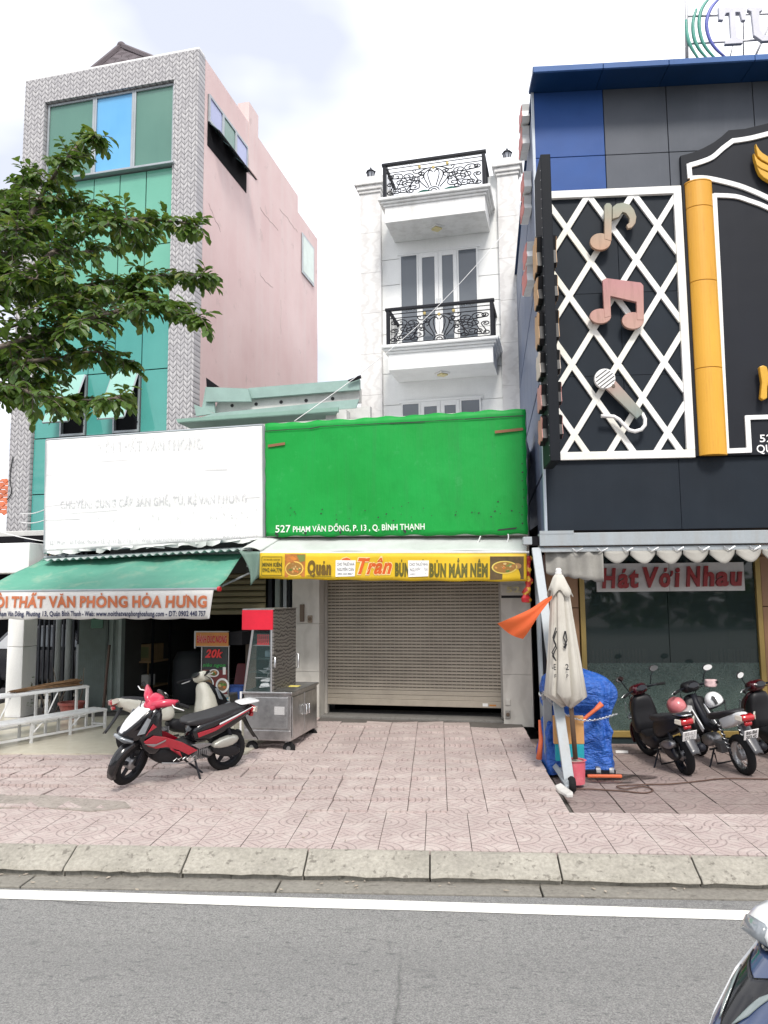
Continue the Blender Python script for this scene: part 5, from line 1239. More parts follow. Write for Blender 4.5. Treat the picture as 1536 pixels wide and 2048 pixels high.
# goods inside
rack = thing('storage_rack', 'dark open storage rack with plywood shelves inside the shop', 'rack', 'B', Bp(280, 1420, 1.0))
vR = 1.0; a, b = Bp(243, 1350, vR)[0], Bp(303, 1350, vR)[0]
for x in (a, b):
    for v in (vR, vR+.55): M().box(x-.015, x+.015, v, v+.03, .16, 2.0).build('upright', black_metal, rack)
for py in (1324, 1374, 1409, 1440):
    z_ = Bp(270, py, vR)[2]; M().box(a+.016, b-.016, vR, vR+.56, z_-.015, z_+.012).build('shelf', wood, rack)
z_ = Bp(270, 1324, vR)[2]+.013
cbx = thing('carton', 'brown carton lying on the upper shelf of the dark rack', 'carton', 'B', ((a+b)/2, vR+.1, z_)); h = Bp(270, 1289, vR)[2]-z_
cardb = mat('brown cardboard', (.30, .20, .10), .75, var=.12)
M().box(a+.03, b-.05, vR+.05, vR+.45, z_, z_+h).build('box', cardb, cbx, bevel=.004); M().box(a+.2, b-.09, vR+.046, vR+.0495, z_+.05, z_+h-.04).build('printed_label', mat('green print', (.16, .18, .08), .7), cbx)
z_ = Bp(270, 1374, vR)[2]+.013; q = Bp(287, 1372, vR+.1)
wbx = thing('white_box', 'small white box with two sticks on the middle shelf of the rack', 'box', 'B', (q[0], vR+.15, z_)); M().box(q[0]-.1, q[0]+.1, vR+.08, vR+.28, z_, z_+.17).build('box', paper, wbx, bevel=.003)
for x in (-.05, .03): M().box(q[0]+x, q[0]+x+.02, vR+.15, vR+.17, z_+.171, z_+.45).build('stick', wood, wbx)
q = Bp(350, 1330, 1.4); M().box(q[0]-.03, q[0]+.03, 1.4, 1.42, q[2]-.07, q[2]+.07).build('hanging_tag', paper, None, 'B', q, label='small white paper tag hanging in the dark shop interior', cat='tag')
# black cover standing in the doorway, red chair and blue tub between the carts
q = Bp(378, 1440, .9)
M().lathe([(.26, .16), (.28, .5), (.27, .82), (.2, .95), (.001, .97)], 18, (q[0], .9, 0), sx=1, sy=.8).build('black_bin', mat('matt black cover', (.02, .022, .028), .7), None, 'B', (q[0], .9, .16), smooth=True, label='black covered drum standing in the shop doorway beside the snack cart', cat='bin')
# ---------------------------------------------------------------- white sign board with faded lettering
vW = -.6
ws = thing('white_sign', 'large white sign board with peeled faded grey lettering', 'sign', 'B', (-1.9, vW, 2.5))
w4 = [Bp(92, 880, vW), Bp(525, 850, vW), Bp(527, 1077, vW), Bp(88, 1105, vW)]
def wsp(u, v, off=0):
    a = Vector(w4[0]).lerp(Vector(w4[1]), u); b = Vector(w4[3]).lerp(Vector(w4[2]), u); q = a.lerp(b, v); q.y -= off-.006*math.sin(u*11+v*3)*math.sin(v*9)
    if v > .97: q.z += .02*math.sin(u*29)*math.sin(u*7)
    return q
film = mat('chalky white film', (.80, .80, .80), .6, var=.03, dirt=(.6, .61, .6), da=.3, ds=1.5)
M().sheet(wsp, 50, 32).build('film', film, ws, smooth=True, solid=.004)
M().slab([Vector(q)+Vector((0, .02, 0)) for q in w4], (0, .1, 0)).build('backing', alu, ws)
for i, j in ((0, 1), (1, 2), (2, 3), (3, 0)): M().tube([Vector(w4[i])+Vector((0, .01, 0)), Vector(w4[j])+Vector((0, .01, 0))], .02, 4).build('frame_edge', alu, ws)
for x in (-3.3, -2.2, -1.1): M().box(x, x+.05, vW+.13, LV, 3.3, 3.35).build('stay', alu, ws)
for x in (-3.4, -.5): M().box(x, x+.06, vW+.121, vW+.18, 2.2, 3.3).build('stay_post', alu, ws)
def fade(name, col, thr, sc_=(9, 9, 2)):
    t = NT(name); p = t.pos(); n_ = t.noise(p, 3.2, 6, .75, stretch=sc_)
    t.set(Base_Color=col, Roughness=.7, Alpha=t.ramp(n_, thr-.05, thr+.09)); return t.mat
fad = fade('faded grey lettering', (.58, .58, .60), .47); fad2 = fade('fainter grey lettering', (.62, .63, .64), .51)
def wuv(px, py, off=.008): # sign surface point under a photo pixel
    q = Bp(px, py, vW); return Vector((q[0], vW-off, q[2]))
def wtext(s, x0, y0, x1, y1, cap, m_, bold):
    a, b = wuv(x0, y0), wuv(x1, y1); k = (b.z-a.z)/(b.x-a.x); g = M(); text(g, s, a.x, b.x, a.z, (wuv(x0, y0-cap).z-a.z), vW-.009, bold, fn=lambda X, Y, Z: (X, Y-.004, Z+(X-a.x)*k)); g.build('lettering', m_, ws)
wtext('NỘI THẤT VĂN PHÒNG', 196, 907, 406, 896, 20, fad2, .03); wtext('CHUYÊN: CUNG CẤP BÀN GHẾ, TỦ, KỆ VĂN PHÒNG', 121, 1017, 495, 1004, 15, fad, .03); wtext('525 Phạm Văn Đồng, Phường 13, Quận Bình Thạnh - Web: www.noithatvanphonghoahung.com - ĐT: 0902 440 757', 100, 1089, 516, 1079, 7.5, fad, .02)
g = M(); rnd = random.Random(9)
for k in range(60):
    px = rnd.choice((rnd.gauss(455, 25), rnd.uniform(150, 500))); py = rnd.gauss(1040, 12)+(-.05*(px-300)); a = wuv(px, py); s_ = rnd.uniform(.008, .03); w2 = rnd.uniform(.004, .014)
    g.add([a+Vector((-w2, 0, -s_)), a+Vector((w2, 0, -s_*.8)), a+Vector((w2*.6, 0, s_)), a+Vector((-w2, 0, s_*.6))], [(0, 1, 2, 3)])
g.build('faded_skyline', fad2, ws, kind='stuff')
g = M()
for x0, y0, x1, y1 in ((195, 924, 255, 920), (90, 950, 105, 950), (410, 940, 455, 939), (90, 1014, 150, 1005), (120, 1028, 235, 1020), (90, 1040, 160, 1038), (490, 996, 520, 994)):
    a, b = wuv(x0, y0), wuv(x1, y1); g.quad(a, b, b-Vector((0, 0, .006)), a-Vector((0, 0, .004)))
g.build('crease', mat('grey crease', (.5, .5, .52), .7), ws, kind='stuff')
# torn strips of film and a corrugated sheet edge under the sign
rp_ = mat('torn film', (.62, .64, .62), .6, var=.12)
rnd = random.Random(3)
tf = thing('torn_film', 'torn white film strips hanging along the foot of the white sign', 'film', 'B', (-1.9, vW, 2.5))
for k in range(13):
    px = 95+k*33; py = 1105-(px-88)*.064; a = wuv(px, py-2, .015); b = wuv(px+rnd.uniform(30, 70), py-5, .02); h = rnd.uniform(.03, .09)
    M().sheet(lambda u, v: a.lerp(b, u)+Vector((0, -.03*v*math.sin(u*5+k), -h*v*(.4+.6*math.sin(u*3.1+.3*k)**2))), 6, 2).build('strip', rp_, tf, smooth=True)
cor_m = mat('corrugated sheet', (.30, .36, .35), .5, metal=.2, var=.2, dirt=(.1, .1, .1), da=.5, ds=3)
c0_, c1_ = Bp(84, 1121, -.75), Bp(487, 1099, -.75)
M().sheet(lambda u, v: Vector((c0_[0]+(c1_[0]-c0_[0])*u, -.75+.95*v, c0_[2]+(c1_[2]-c0_[2])*u+.016*math.sin(u*2*math.pi*26)+.10*v)), 208, 2).build('corrugated_roof', cor_m, None, 'B', (-1.9, -.4, 2.45), smooth=True, solid=.006, label='narrow corrugated sheet roof below the white sign', cat='roof')
# ---------------------------------------------------------------- green awning with printed valance
aw = thing('green_awning', 'green canvas awning with white printed valance above the furniture shop', 'awning', 'B', (-2, -1, 2))
def canvas():
    t = NT('green canvas'); p = t.pos(); a = t.noise(p, 1.3, 6, .65); b = t.noise(p, 3.2, 6, .7)
    c = t.mix(t.ramp(a, .3, .7), (.10, .37, .265), (.18, .48, .36)); c = t.mix(t.math('MULTIPLY', t.ramp(b, .50, .70), .6), c, (.40, .52, .40))  # pale patches: light dirt plus painted streak highlights
    t.set(Base_Color=c, Roughness=.7); tr = t.n('ShaderNodeBsdfTranslucent'); t.l(c, tr.inputs[0]); ms_ = t.n('ShaderNodeMixShader'); ms_.inputs[0].default_value = .3
    t.l(t.b.outputs[0], ms_.inputs[1]); t.l(tr.outputs[0], ms_.inputs[2]); t.l(ms_.outputs[0], t.out.inputs[0]); t.bump(t.noise(p, 90, 2), .1, .003); return t.mat
vA = -1.7
f0, f1 = Vector((-3.72, vA, Bp(100, 1179, vA)[2])), Vector(Bp(431, 1181, vA)); f0.z = f1.z = (f0.z+f1.z)/2
r0, r1 = Vector((-3.72, -.42, 2.39)), Vector(Bp(487, 1106, -.42))
def awp(u, v):
    q = r0.lerp(r1, u).lerp(f0.lerp(f1, u), v); q.z += -.075*math.sin(math.pi*v)*(.6+.4*math.sin(u*7))+.022*math.sin(u*26+v*3)*math.sin(math.pi*v)+.03*abs(math.sin(u*11-v*2.5))*math.sin(math.pi*v)
    return q
M().sheet(awp, 44, 14).build('canvas', canvas(), aw, smooth=True, solid=.003)
M().tube([f0+Vector((-.05, 0, 0)), f1+Vector((.03, 0, 0))], .017, 8).build('front_bar', grey_paint, aw); M().lathe([(.001, 0), (.03, .002), (.03, .03), (.001, .035)], 10, (f1.x+.03, f1.y, f1.z), 'X') .build('end_cap', red_paint, aw) if False else M().tube([f1+Vector((.03, 0, 0)), f1+Vector((.065, 0, 0))], .03, 10).build('end_cap', red_paint, aw)
M().tube([r0, r1], .03, 8).build('roller', grey_paint, aw)
for u in (.25, .97):
    a = f0.lerp(f1, u); e = Vector((a.x+.25*(1 if u < .5 else -1), -1.0, a.z+.0)); b = Vector((a.x, -.3, 2.15)); M().tube([a, e, b], .014, 6).build('folding_arm', grey_paint, aw)
vz1 = f1.z-.012; zb_ = Bp(420, 1238, vA)[2]; VH = vz1-zb_
vm = mat('off-white valance', (.66, .65, .63), .75, var=.06, dirt=(.45, .43, .40), da=.5, ds=2.4)
def vp_(X, Z, off=0):  # hanging surface
    t = (vz1-Z)/VH; return (X, vA-.01-off+.03*t*math.sin(X*7)+.02*t*math.sin(X*2.3)-.01*t, Z)
x0_, x1_ = f0.x, f1.x-.02
def vfn(u, v):
    X = x0_+(x1_-x0_)*u-.035*v*(1 if u > .99 else 0); ph = ((x1_-X)/.40) % 1; low_ = VH*(.95+.06*math.sin(math.pi*min(1, ph*1.0))**.5 if True else 1)
    return vp_(X, vz1-low_*v)
M().sheet(vfn, 96, 6).build('valance', vm, aw, smooth=True, solid=.003)
otx = mat('worn orange lettering', (.50, .145, .055), .6, var=.25, vs=9); ntx = mat('navy lettering', (.015, .02, .07), .6)
def vtext(s, px0, px1, py, capx, m_, bold):
    a, b = Bp(px0, py, vA), Bp(px1, py, vA); cap = Bp(px0, py-capx, vA)[2]-a[2]; k = (b[2]-a[2])/(b[0]-a[0]); g = M()
    text(g, s, a[0], b[0], a[2], cap, 0, bold, fn=lambda X, Y, Z: vp_(X, Z+(X-a[0])*k, .012)); g.build('lettering', m_, aw)
vtext('NỘI THẤT VĂN PHÒNG HÒA HƯNG', -27, 416, 1214, 20, otx, .045); vtext('525 Phạm Văn Đồng, Phường 13, Quận Bình Thạnh - Web: www.noithatvanphonghoahung.com - ĐT: 0902 440 757', -18, 414, 1232, 9.3, ntx, .03)

# ---------------------------------------------------------------- far left: gate pillar, fence, neighbours
gp = thing('gate_pillar', 'white plastered gate pillar with wide white head at the left edge', 'pillar', 'B', Bp(22, 1480, -.6))
vg = -.6; a, b = Bp(8, 1440, vg)[0], Bp(40, 1440, vg)[0]
zj = Bp(25, 1294, vg)[2]
M().box(a, b, vg, vg+.3, .0, zj-.003).build('shaft', white_paint, gp, bevel=.008); M().box(a, b, vg, vg+.3, zj+.003, 2.2).build('shaft', white_paint, gp, bevel=.008)
h0_, h1_ = Bp(-60, 1100, vg-.05), Bp(59, 1085, vg-.05); hb = Bp(30, 1146, vg-.05)
M().box(h0_[0]-.4, h1_[0], vg-.05, vg+.35, hb[2], h1_[2]).build('head', white_paint, gp, bevel=.01)
fence = thing('steel_fence', 'black steel fence with upright bars behind the white benches', 'fence', 'B', Bp(100, 1450, .2))
vf_ = .25; a, b = Bp(48, 1300, vf_)[0], Bp(165, 1300, vf_)[0]
fb_ = mat('dark blue iron', (.014, .018, .026), .5)
for i in range(13):
    x = a+(b-a)*i/12; M().box(x-.014, x+.014, vf_, vf_+.03, .1, 2.5).build('bar', fb_, fence)
for z_ in (.25, 1.0, 2.3): M().box(a-.3, b+.1, vf_+.031, vf_+.06, z_, z_+.05).build('rail', fb_, fence)
for px, wd_ in ((116, .07), (137, .075)):
    q = Bp(px, 1300, .05); M().tube([(q[0], .05, .05), (q[0]+.0, .05, 2.6)], wd_*.62, 10).build('pipe_post', mat('weathered pipe', (.25, .27, .275), .5, var=.15) if not MAT.get('weathered pipe') else MAT['weathered pipe'], fence, smooth=True)
q = Bp(152, 1380, .1); M().box(q[0]-.02, q[0]+.02, .1, .14, .05, 1.1).build('low_post', grey_paint, fence)
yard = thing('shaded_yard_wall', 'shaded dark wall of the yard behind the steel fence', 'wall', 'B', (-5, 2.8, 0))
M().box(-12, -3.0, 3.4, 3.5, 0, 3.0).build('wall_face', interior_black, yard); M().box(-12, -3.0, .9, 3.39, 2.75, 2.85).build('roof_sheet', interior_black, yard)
# parked car in the yard
car = thing('parked_car', 'dark car parked in the shaded yard behind the steel fence', 'car', 'B', (Bp(85, 1440, 2.0)[0], 2.0, .1))
cxq = Bp(95, 1440, 2.0)[0]; carp = mat('dark car paint', (.012, .013, .018), .12, coat=.8)
M().prism([(cxq-1.6, .35), (cxq-1.65, .75), (cxq-1.0, .9), (cxq-.5, 1.32), (cxq+.6, 1.36), (cxq+1.1, .98), (cxq+1.5, .9), (cxq+1.55, .35)], 1.6, 3.1).build('body', carp, car, bevel=.06)
M().prism([(cxq-.85, .92), (cxq-.45, 1.26), (cxq+.0, 1.29), (cxq+.0, .92)], 1.585, 1.6).build('window', mat('bright window glass', (.5, .52, .55), .05), car); M().prism([(cxq+.06, .92), (cxq+.06, 1.29), (cxq+.55, 1.3), (cxq+.95, .95)], 1.585, 1.6).build('window', door_glass, car)
for x in (-1.0, 1.0): M().lathe([(.001, 1.56), (.3, 1.56), (.3, 1.75), (.001, 1.75)], 18, (cxq+x, 0, .4), 'Y').build('wheel', dark_rubber, car, bevel=.02)
M().box(cxq-1.66, cxq-1.5, 1.62, 1.8, .62, .72).build('headlight', white_clean, car, bevel=.02)
# neighbour behind: orange tile roof, beige wall
nb = thing('orange_tile_roof', 'strip of orange clay tile roof beyond the tower at the left edge', 'roof', 'B', Bp(5, 1000, 6))
ot = mat('orange clay tile', (.45, .13, .06), .75, var=.25)
q0_, q1_ = Bp(-60, 930, 6), Bp(13, 945, 6); z1_ = Bp(5, 1033, 6)[2]
for i in range(9):
    for j in range(6):
        za = q1_[2]-(q1_[2]-z1_)*i/9; zc = q1_[2]-(q1_[2]-z1_)*(i+1)/9; xa = q1_[0]-j*.3; yv = 6+1.2*(1-i/9); yw = 6+1.2*(1-(i+1.15)/9)
        M().add([(xa-.15-.14*math.cos(t), yv+0, za+.07*math.sin(t)) for t in (0, 1.05, 2.1, 3.14)]+[(xa-.15-.15*math.cos(t), yw, zc+.02+.075*math.sin(t)) for t in (0, 1.05, 2.1, 3.14)], [(0, 1, 5, 4), (1, 2, 6, 5), (2, 3, 7, 6)]).build('roof_tile', ot, nb, solid=.015)
nh = thing('beige_house', 'beige house wall with sloping dark eave glimpsed left of the white sign', 'building', 'B', Bp(80, 1140, 1.0))
bg_ = mat('beige render', (.46, .34, .21), .8, var=.08)
a, b = Bp(58, 1130, 1.0), Bp(130, 1130, 1.0); zt_ = Bp(60, 1086, 1.0)[2]; ze_ = Bp(100, 1102, 1.0)[2]
M().prism([(a[0], 1.95), (a[0], zt_), (b[0], ze_-.12), (b[0], 1.95)], 1.0, 1.2).build('wall', bg_, nh); M().slab([(a[0], .85, zt_+.02), (b[0], .85, ze_-.10), (b[0], 1.3, ze_-.1), (a[0], 1.3, zt_+.02)], (0, 0, .05)).build('eave', black_metal, nh)
q = Bp(66, 1105, .98); M().box(q[0]-.06, q[0]+.04, .96, .999, q[2]-.1, q[2]+.06).build('window', black_metal, nh)
for px in (60, 72):
    q = Bp(px, 1150, .5); M().box(q[0]-.03, q[0]+.03, .5, .54, 1.5, Bp(px, 1112, .5)[2]).build('dark_post', black_metal, nh)
M().box(Bp(60, 1115, .5)[0]-.03, Bp(76, 1115, .5)[0], .5, .54, Bp(66, 1118, .5)[2], Bp(66, 1111, .5)[2]).build('dark_lintel', black_metal, nh)
fas = thing('left_fascia', 'grey white concrete ledge below the tower at the left edge', 'ledge', 'B', Bp(40, 1070, 1.8))
a, b = Bp(-80, 1070, 1.8), Bp(160, 1064, 1.8); M().box(a[0], b[0], 1.8, 4.0, Bp(60, 1072, 1.8)[2], Bp(60, 1061, 1.8)[2]).build('slab', wwall, fas, bevel=.01); M().box(a[0], b[0], 1.9, 2.1, Bp(60, 1100, 1.8)[2], Bp(60, 1074, 1.8)[2]).build('beam', interior, fas)
# ---------------------------------------------------------------- motorbikes
def puff(m, poly, wd, edge=.6, inset=.80, wf=None, y=0):
    n = len(poly); cx_ = sum(p[0] for p in poly)/n; cz_ = sum(p[1] for p in poly)/n; wf = wf or (lambda x, z: 1)
    o = [(x, z) for x, z in poly]; i_ = [(cx_+(x-cx_)*inset, cz_+(z-cz_)*inset) for x, z in poly]
    rings = [[(x, y+wd*wf(x, z), z) for x, z in i_], [(x, y+wd*edge*wf(x, z), z) for x, z in o], [(x, y-wd*edge*wf(x, z), z) for x, z in o], [(x, y-wd*wf(x, z), z) for x, z in i_]]
    return m.loft(rings)
def side(m, poly, y, th=.012, wf=None, both=True):
    for s in ((1, -1) if both else (1,)):
        m.slab([(x, s*y*(wf(x, z) if wf else 1), z) for x, z in poly], (0, s*th, 0))
    return m
def xf(m, mtx, start=0):
    m.v[start:] = [tuple(mtx @ Vector(v)) for v in m.v[start:]]; return m
def steer(ang):
    ax = Vector((-.45, 0, .9)).normalized(); pv = Vector((.42, 0, .9))
    return Matrix.Translation(pv) @ Matrix.Rotation(ang, 4, ax) @ Matrix.Translation(-pv)
def wheel(root, x, mt=None, spokes=5, rr=.27, w_=.048, rimc=None, wire=False):
    mt = mt or Matrix(); rimc = rimc or black_metal
    prof = [(rr-.085, -w_*.8), (rr-.05, -w_), (rr-.018, -w_*.85), (rr, -w_*.3), (rr, w_*.3), (rr-.018, w_*.85), (rr-.05, w_), (rr-.085, w_*.8)]
    g = M(); rings = []
    for j in range(32):
        a = 2*math.pi*j/32; rings.append([(x+r_*math.cos(a), y_, rr+r_*math.sin(a)) for r_, y_ in prof])
    g.loft(rings, cap=False, closed=True); wl = xf(g, mt).build('wheel', dark_rubber, root, smooth=True)
    g = M(); rings = []
    for j in range(32):
        a = 2*math.pi*j/32; rings.append([(x+r_*math.cos(a), y_, rr+r_*math.sin(a)) for r_, y_ in ((rr-.1, -w_*.5), (rr-.078, -w_*.85), (rr-.078, w_*.85), (rr-.1, w_*.5))])
    g.loft(rings, cap=False, closed=True); xf(g, mt).build('rim', rimc, wl, smooth=False)
    if wire:
        g = M()
        for j in range(18):
            a = 2*math.pi*j/18; s = .03*(1 if j % 2 else -1); g.tube([(x+.05*math.cos(a+.5), s, rr+.05*math.sin(a+.5)), (x+(rr-.1)*math.cos(a), 0, rr+(rr-.1)*math.sin(a))], .003, 4)
        xf(g, mt).build('spokes', steel, wl, kind='stuff')
    else:
        for j in range(spokes):
            a = 2*math.pi*j/spokes+.3; g = M(); d = Vector((math.cos(a), 0, math.sin(a))); n = Vector((-d.z, 0, d.x)); c = Vector((x, 0, rr))
            g.slab([c+d*.03+n*.026+Vector((0, -.016, 0)), c+d*.03-n*.026+Vector((0, -.016, 0)), c+d*(rr-.095)-n*.016+Vector((0, -.016, 0)), c+d*(rr-.095)+n*.016+Vector((0, -.016, 0))], (0, .032, 0)); xf(g, mt).build('spoke', rimc, wl)
    g = M().lathe([(.001, -.05), (.06, -.045), (.075, -.03), (.075, .03), (.06, .045), (.001, .05)], 16, (x, 0, rr), 'Y'); xf(g, mt).build('hub', alloy, wl, smooth=False)
    return wl
tail_red = mat('red tail lens', (.45, .006, .012), .12, coat=1); amber = mat('clear indicator lens', (.62, .58, .5), .1, coat=1); lens = mat('headlight lens', (.20, .22, .24), .06, coat=1)
seat_m = mat('seat vinyl', (.022, .022, .025), .5, var=.2, bump=.15, bs=200)
def smooth_path3(pts, n=3):
    o = []
    for i in range(len(pts)-1):
        p0, p1, p2, p3 = (Vector(pts[max(0, i-1)]), Vector(pts[i]), Vector(pts[i+1]), Vector(pts[min(len(pts)-1, i+2)]))
        for k in range(n): t = k/n; o.append(.5*((2*p1)+(p2-p0)*t+(2*p0-5*p1+4*p2-p3)*t*t+(3*p1-p0-3*p2+p3)*t**3))
    return o+[Vector(pts[-1])]
def bike(name, label, loc, yaw, lean, scale, P, group='parked motorbikes', st=0):
    root = thing(name, label, 'motorbike', 'L', loc=loc, rot=(R(lean), 0, R(yaw)), group=group); root.scale = (scale,)*3
    mt = steer(R(st)); B0, B1, B2 = P['side'], P['front'], P['nose']
    kind = P.get('kind', 'scooter'); rw = -.63; fw = .63
    wheel(root, fw, mt, rimc=P.get('rim', black_metal), wire=P.get('wire')); wheel(root, rw, None, rimc=P.get('rim', black_metal), wire=P.get('wire'), w_=.055)
    # fork, fender
    for s in (1, -1):
        g = M().tube([(fw, s*.075, .27), (.56, s*.075, .47), (.50, s*.06, .62)], [.022, .024, .026], 8); xf(g, mt).build('fork_leg', alloy if kind != 'scooter' else black_metal, root, smooth=True)
    g = M(); rings = []
    for j in range(13):
        a = R(-18+j*13.5); c_, s_ = math.cos(a), math.sin(a); q = .315+.01*math.sin(j*.5); wd = .062+.012*math.sin(math.pi*j/12)
        rings.append([(fw+(q-.03)*c_, -wd, .27+(q-.03)*s_), (fw+(q+.012)*c_, -wd*.6, .27+(q+.012)*s_), (fw+(q+.012)*c_, wd*.6, .27+(q+.012)*s_), (fw+(q-.03)*c_, wd, .27+(q-.03)*s_), (fw+q*c_, 0, .27+q*s_)])
    g.loft(rings); xf(g, mt).build('front_fender', P['fender'], root, smooth=True)
    twf = lambda x, z: .55 if x < -.85 else (.75 if x < -.7 else 1)
    if kind == 'scooter':
        puff(M(), [(-.93, .86), (-.97, .81), (-.82, .67), (-.48, .53), (-.16, .42), (-.04, .46), (-.02, .60), (-.10, .70), (-.3, .74), (-.65, .82)], .155, .7, .8, twf).build('side_body', B0, root, smooth=True, sub=1)
        puff(M(), [(-.84, .87), (-.60, .85), (-.30, .775), (-.05, .765), (.06, .74), (.07, .68), (-.10, .66), (-.35, .70), (-.70, .79), (-.86, .82)], .145, .75, .86, lambda x, z: .72 if x < -.7 or x > .02 else 1).build('seat', seat_m, root, smooth=True, sub=1)
        puff(M(), [(-.20, .42), (-.08, .26), (.26, .22), (.44, .30), (.50, .44), (.36, .50), (.18, .43), (.02, .44), (-.06, .50)], .165, .7, .85).build('floor_body', P['floor'], root, smooth=True, sub=1)
        puff(M(), [(.30, .46), (.44, .36), (.56, .44), (.68, .58), (.64, .78), (.50, .98), (.40, 1.0), (.36, .92), (.40, .72)], .205, .62, .82, lambda x, z: .72 if x > .6 else (1.08 if z < .85 else .8)).build('leg_shield', B1, root, smooth=True, sub=1)
        puff(M(), [(.52, .60), (.70, .555), (.82, .585), (.87, .64), (.76, .76), (.62, .90), (.50, 1.0), (.44, .99), (.48, .80)], P.get('nose_w', .155), .6, .8, lambda x, z: .55 if x > .78 else 1).build('nose', B2, root, smooth=True, sub=1)
        if P.get('brow'): puff(M(), [(.86, .655), (.74, .80), (.60, .93), (.49, 1.02), (.46, 1.0), (.56, .86), (.70, .70), (.80, .62)], .13, .7, .8, lambda x, z: .45 if x > .76 else 1).build('nose_panel', P['brow'], root, smooth=True, sub=1)
        puff(M(), [(.72, .575), (.83, .59), (.885, .63), (.87, .66), (.78, .625), (.70, .60)], .14, .6, .9, lambda x, z: .5 if x > .84 else 1).build('headlight', lens, root, smooth=True)
        for s in (() if P.get('noind') else (1, -1)): M().slab([(.62, s*.205, .70), (.56, s*.21, .86), (.60, s*.20, .88), (.70, s*.175, .68)], (0, s*.012, 0)).build('front_indicator', P.get('ind', lens), root, bevel=.005)
    else:
        # underbone: slim frame, tail, seat, leg shield wings
        puff(M(), [(-.92, .90), (-.97, .84), (-.80, .72), (-.50, .60), (-.28, .56), (-.22, .64), (-.35, .74), (-.65, .85)], .115, .6, .8, lambda x, z: .6 if x < -.8 else 1).build('tail_body', B0, root, smooth=True, sub=1)
        puff(M(), [(-.82, .91), (-.55, .87), (-.28, .79), (-.06, .77), (.02, .70), (-.12, .66), (-.40, .72), (-.78, .85)], .12, .75, .86).build('seat', seat_m, root, smooth=True, sub=1)
        M().tube([(-.25, 0, .62), (-.05, 0, .52), (.18, 0, .56), (.38, 0, .82), (.43, 0, .95)], .05, 8).build('frame_tube', black_metal, root, smooth=True)
        puff(M(), [(.16, .46), (.30, .34), (.46, .50), (.52, .72), (.46, .92), (.38, .94), (.36, .74)], .19, .5, .85).build('leg_shield', B1, root, smooth=True, sub=1)
        puff(M(), [(.46, .62), (.58, .66), (.62, .78), (.54, .94), (.42, .98)], .12, .6, .8).build('nose', B2, root, smooth=True, sub=1)
        side(M(), [(.06, .52), (.34, .80), (.40, .80), (.12, .46)], .10, .02).build('centre_panel', B0, root, bevel=.008)
        for s in (1, -1):
            M().tube([(-.40, s*.13, .72), (-.60, s*.13, .30)], .016, 6).build('shock', black_metal, root)
            M().tube([(-.42+.165*t/30*-1+.014*math.cos(t*1.25), s*.13+.026*math.sin(t*1.25), .68-.33*t/30) for t in range(31)], .007, 5).build('shock_spring', steel, root, smooth=True)
        puff(M(), [(-.10, .44), (-.02, .24), (.26, .24), (.30, .36), (.18, .46)], .10, .7, .8).build('engine', alloy, root, smooth=True, sub=1)
    # headset and bars
    g = puff(M(), P.get('head_poly', [(.34, 1.02), (.42, .97), (.55, .99), (.60, 1.05), (.53, 1.13), (.42, 1.16), (.34, 1.11)]), P.get('head_w', .125), .6, .85); xf(g, mt).build('headset', P['head'], root, smooth=True, sub=1)
    if kind == 'scooter' or P.get('dial'):
        g = M().lathe([(.001, 0), (.06, .0), (.062, .012), (.05, .02), (.001, .02)], 16, sx=.8, sy=1.5); xf(g, mt @ Matrix.Translation((.345, 0, 1.09)) @ Matrix.Rotation(R(-60), 4, 'Y')).build('dial', gloss_black, root, smooth=False)
    for s in (1, -1):
        wv = P.get('wing')
        if wv:
            g = puff(M(), [(.40, 1.02), (.47, 1.0), (.50, 1.05), (.45, 1.10)], .0, 1, .9); 
            pts = [(.48, s*.03, 1.0), (.43, s*.14, 1.05), (.36, s*.24, 1.085)]
            g = M(); rings = []
            for (x, y, z), hx, hz in zip(pts, (.085, .075, .035), (.06, .055, .035)): rings.append([(x+hx*math.cos(t), y, z+hz*math.sin(t)) for t in [k*math.pi/4 for k in range(8)]])
            g.loft(rings); xf(g, mt).build('bar_cover', wv, root, smooth=True)
        g = M().tube([(.44, s*.08, 1.06), (.38, s*.22, 1.07), (.33, s*.27, 1.07)], .016, 8); xf(g, mt).build('handlebar', black_metal, root, smooth=True)
        g = M().tube([(.34, s*.265, 1.07), (.28, s*.375, 1.06)], .021, 8); xf(g, mt).build('grip', dark_rubber, root, smooth=False)
        g = M().tube([(.40, s*.21, 1.06), (.43, s*.27, 1.055), (.36, s*.37, 1.04)], [.009, .008, .007], 6); xf(g, mt).build('brake_lever', P.get('lever', steel), root, smooth=True)
        if P.get('mirror', (0, 0))[0 if s > 0 else 1]:
            hz = P.get('mz', .18)
            g = M().tube([(.40, s*.2, 1.09), (.40, s*.25, 1.12+hz*.5), (.37, s*.29, 1.09+hz)], .008, 6); xf(g, mt).build('mirror_arm', black_metal, root, smooth=True)
            g = M().ball((0, 0, 0), .022, .075, .048, 14, 6); xf(g, mt @ Matrix.Translation((.38, s*.31, 1.13+hz)) @ Matrix.Rotation(R(10*s), 4, 'Z')).build('mirror', black_plastic, root, smooth=True)
            g = M().lathe([(.001, 0), (.068, 0), (.068, .004), (.001, .004)], 18, sx=.62, sy=1); xf(g, mt @ Matrix.Translation((.358, s*.31, 1.13+hz)) @ Matrix.Rotation(R(10*s), 4, 'Z') @ Matrix.Rotation(R(-102), 4, 'Y')).build('mirror_face', white_clean if P.get('mirror_white') else mirror_glass, root)
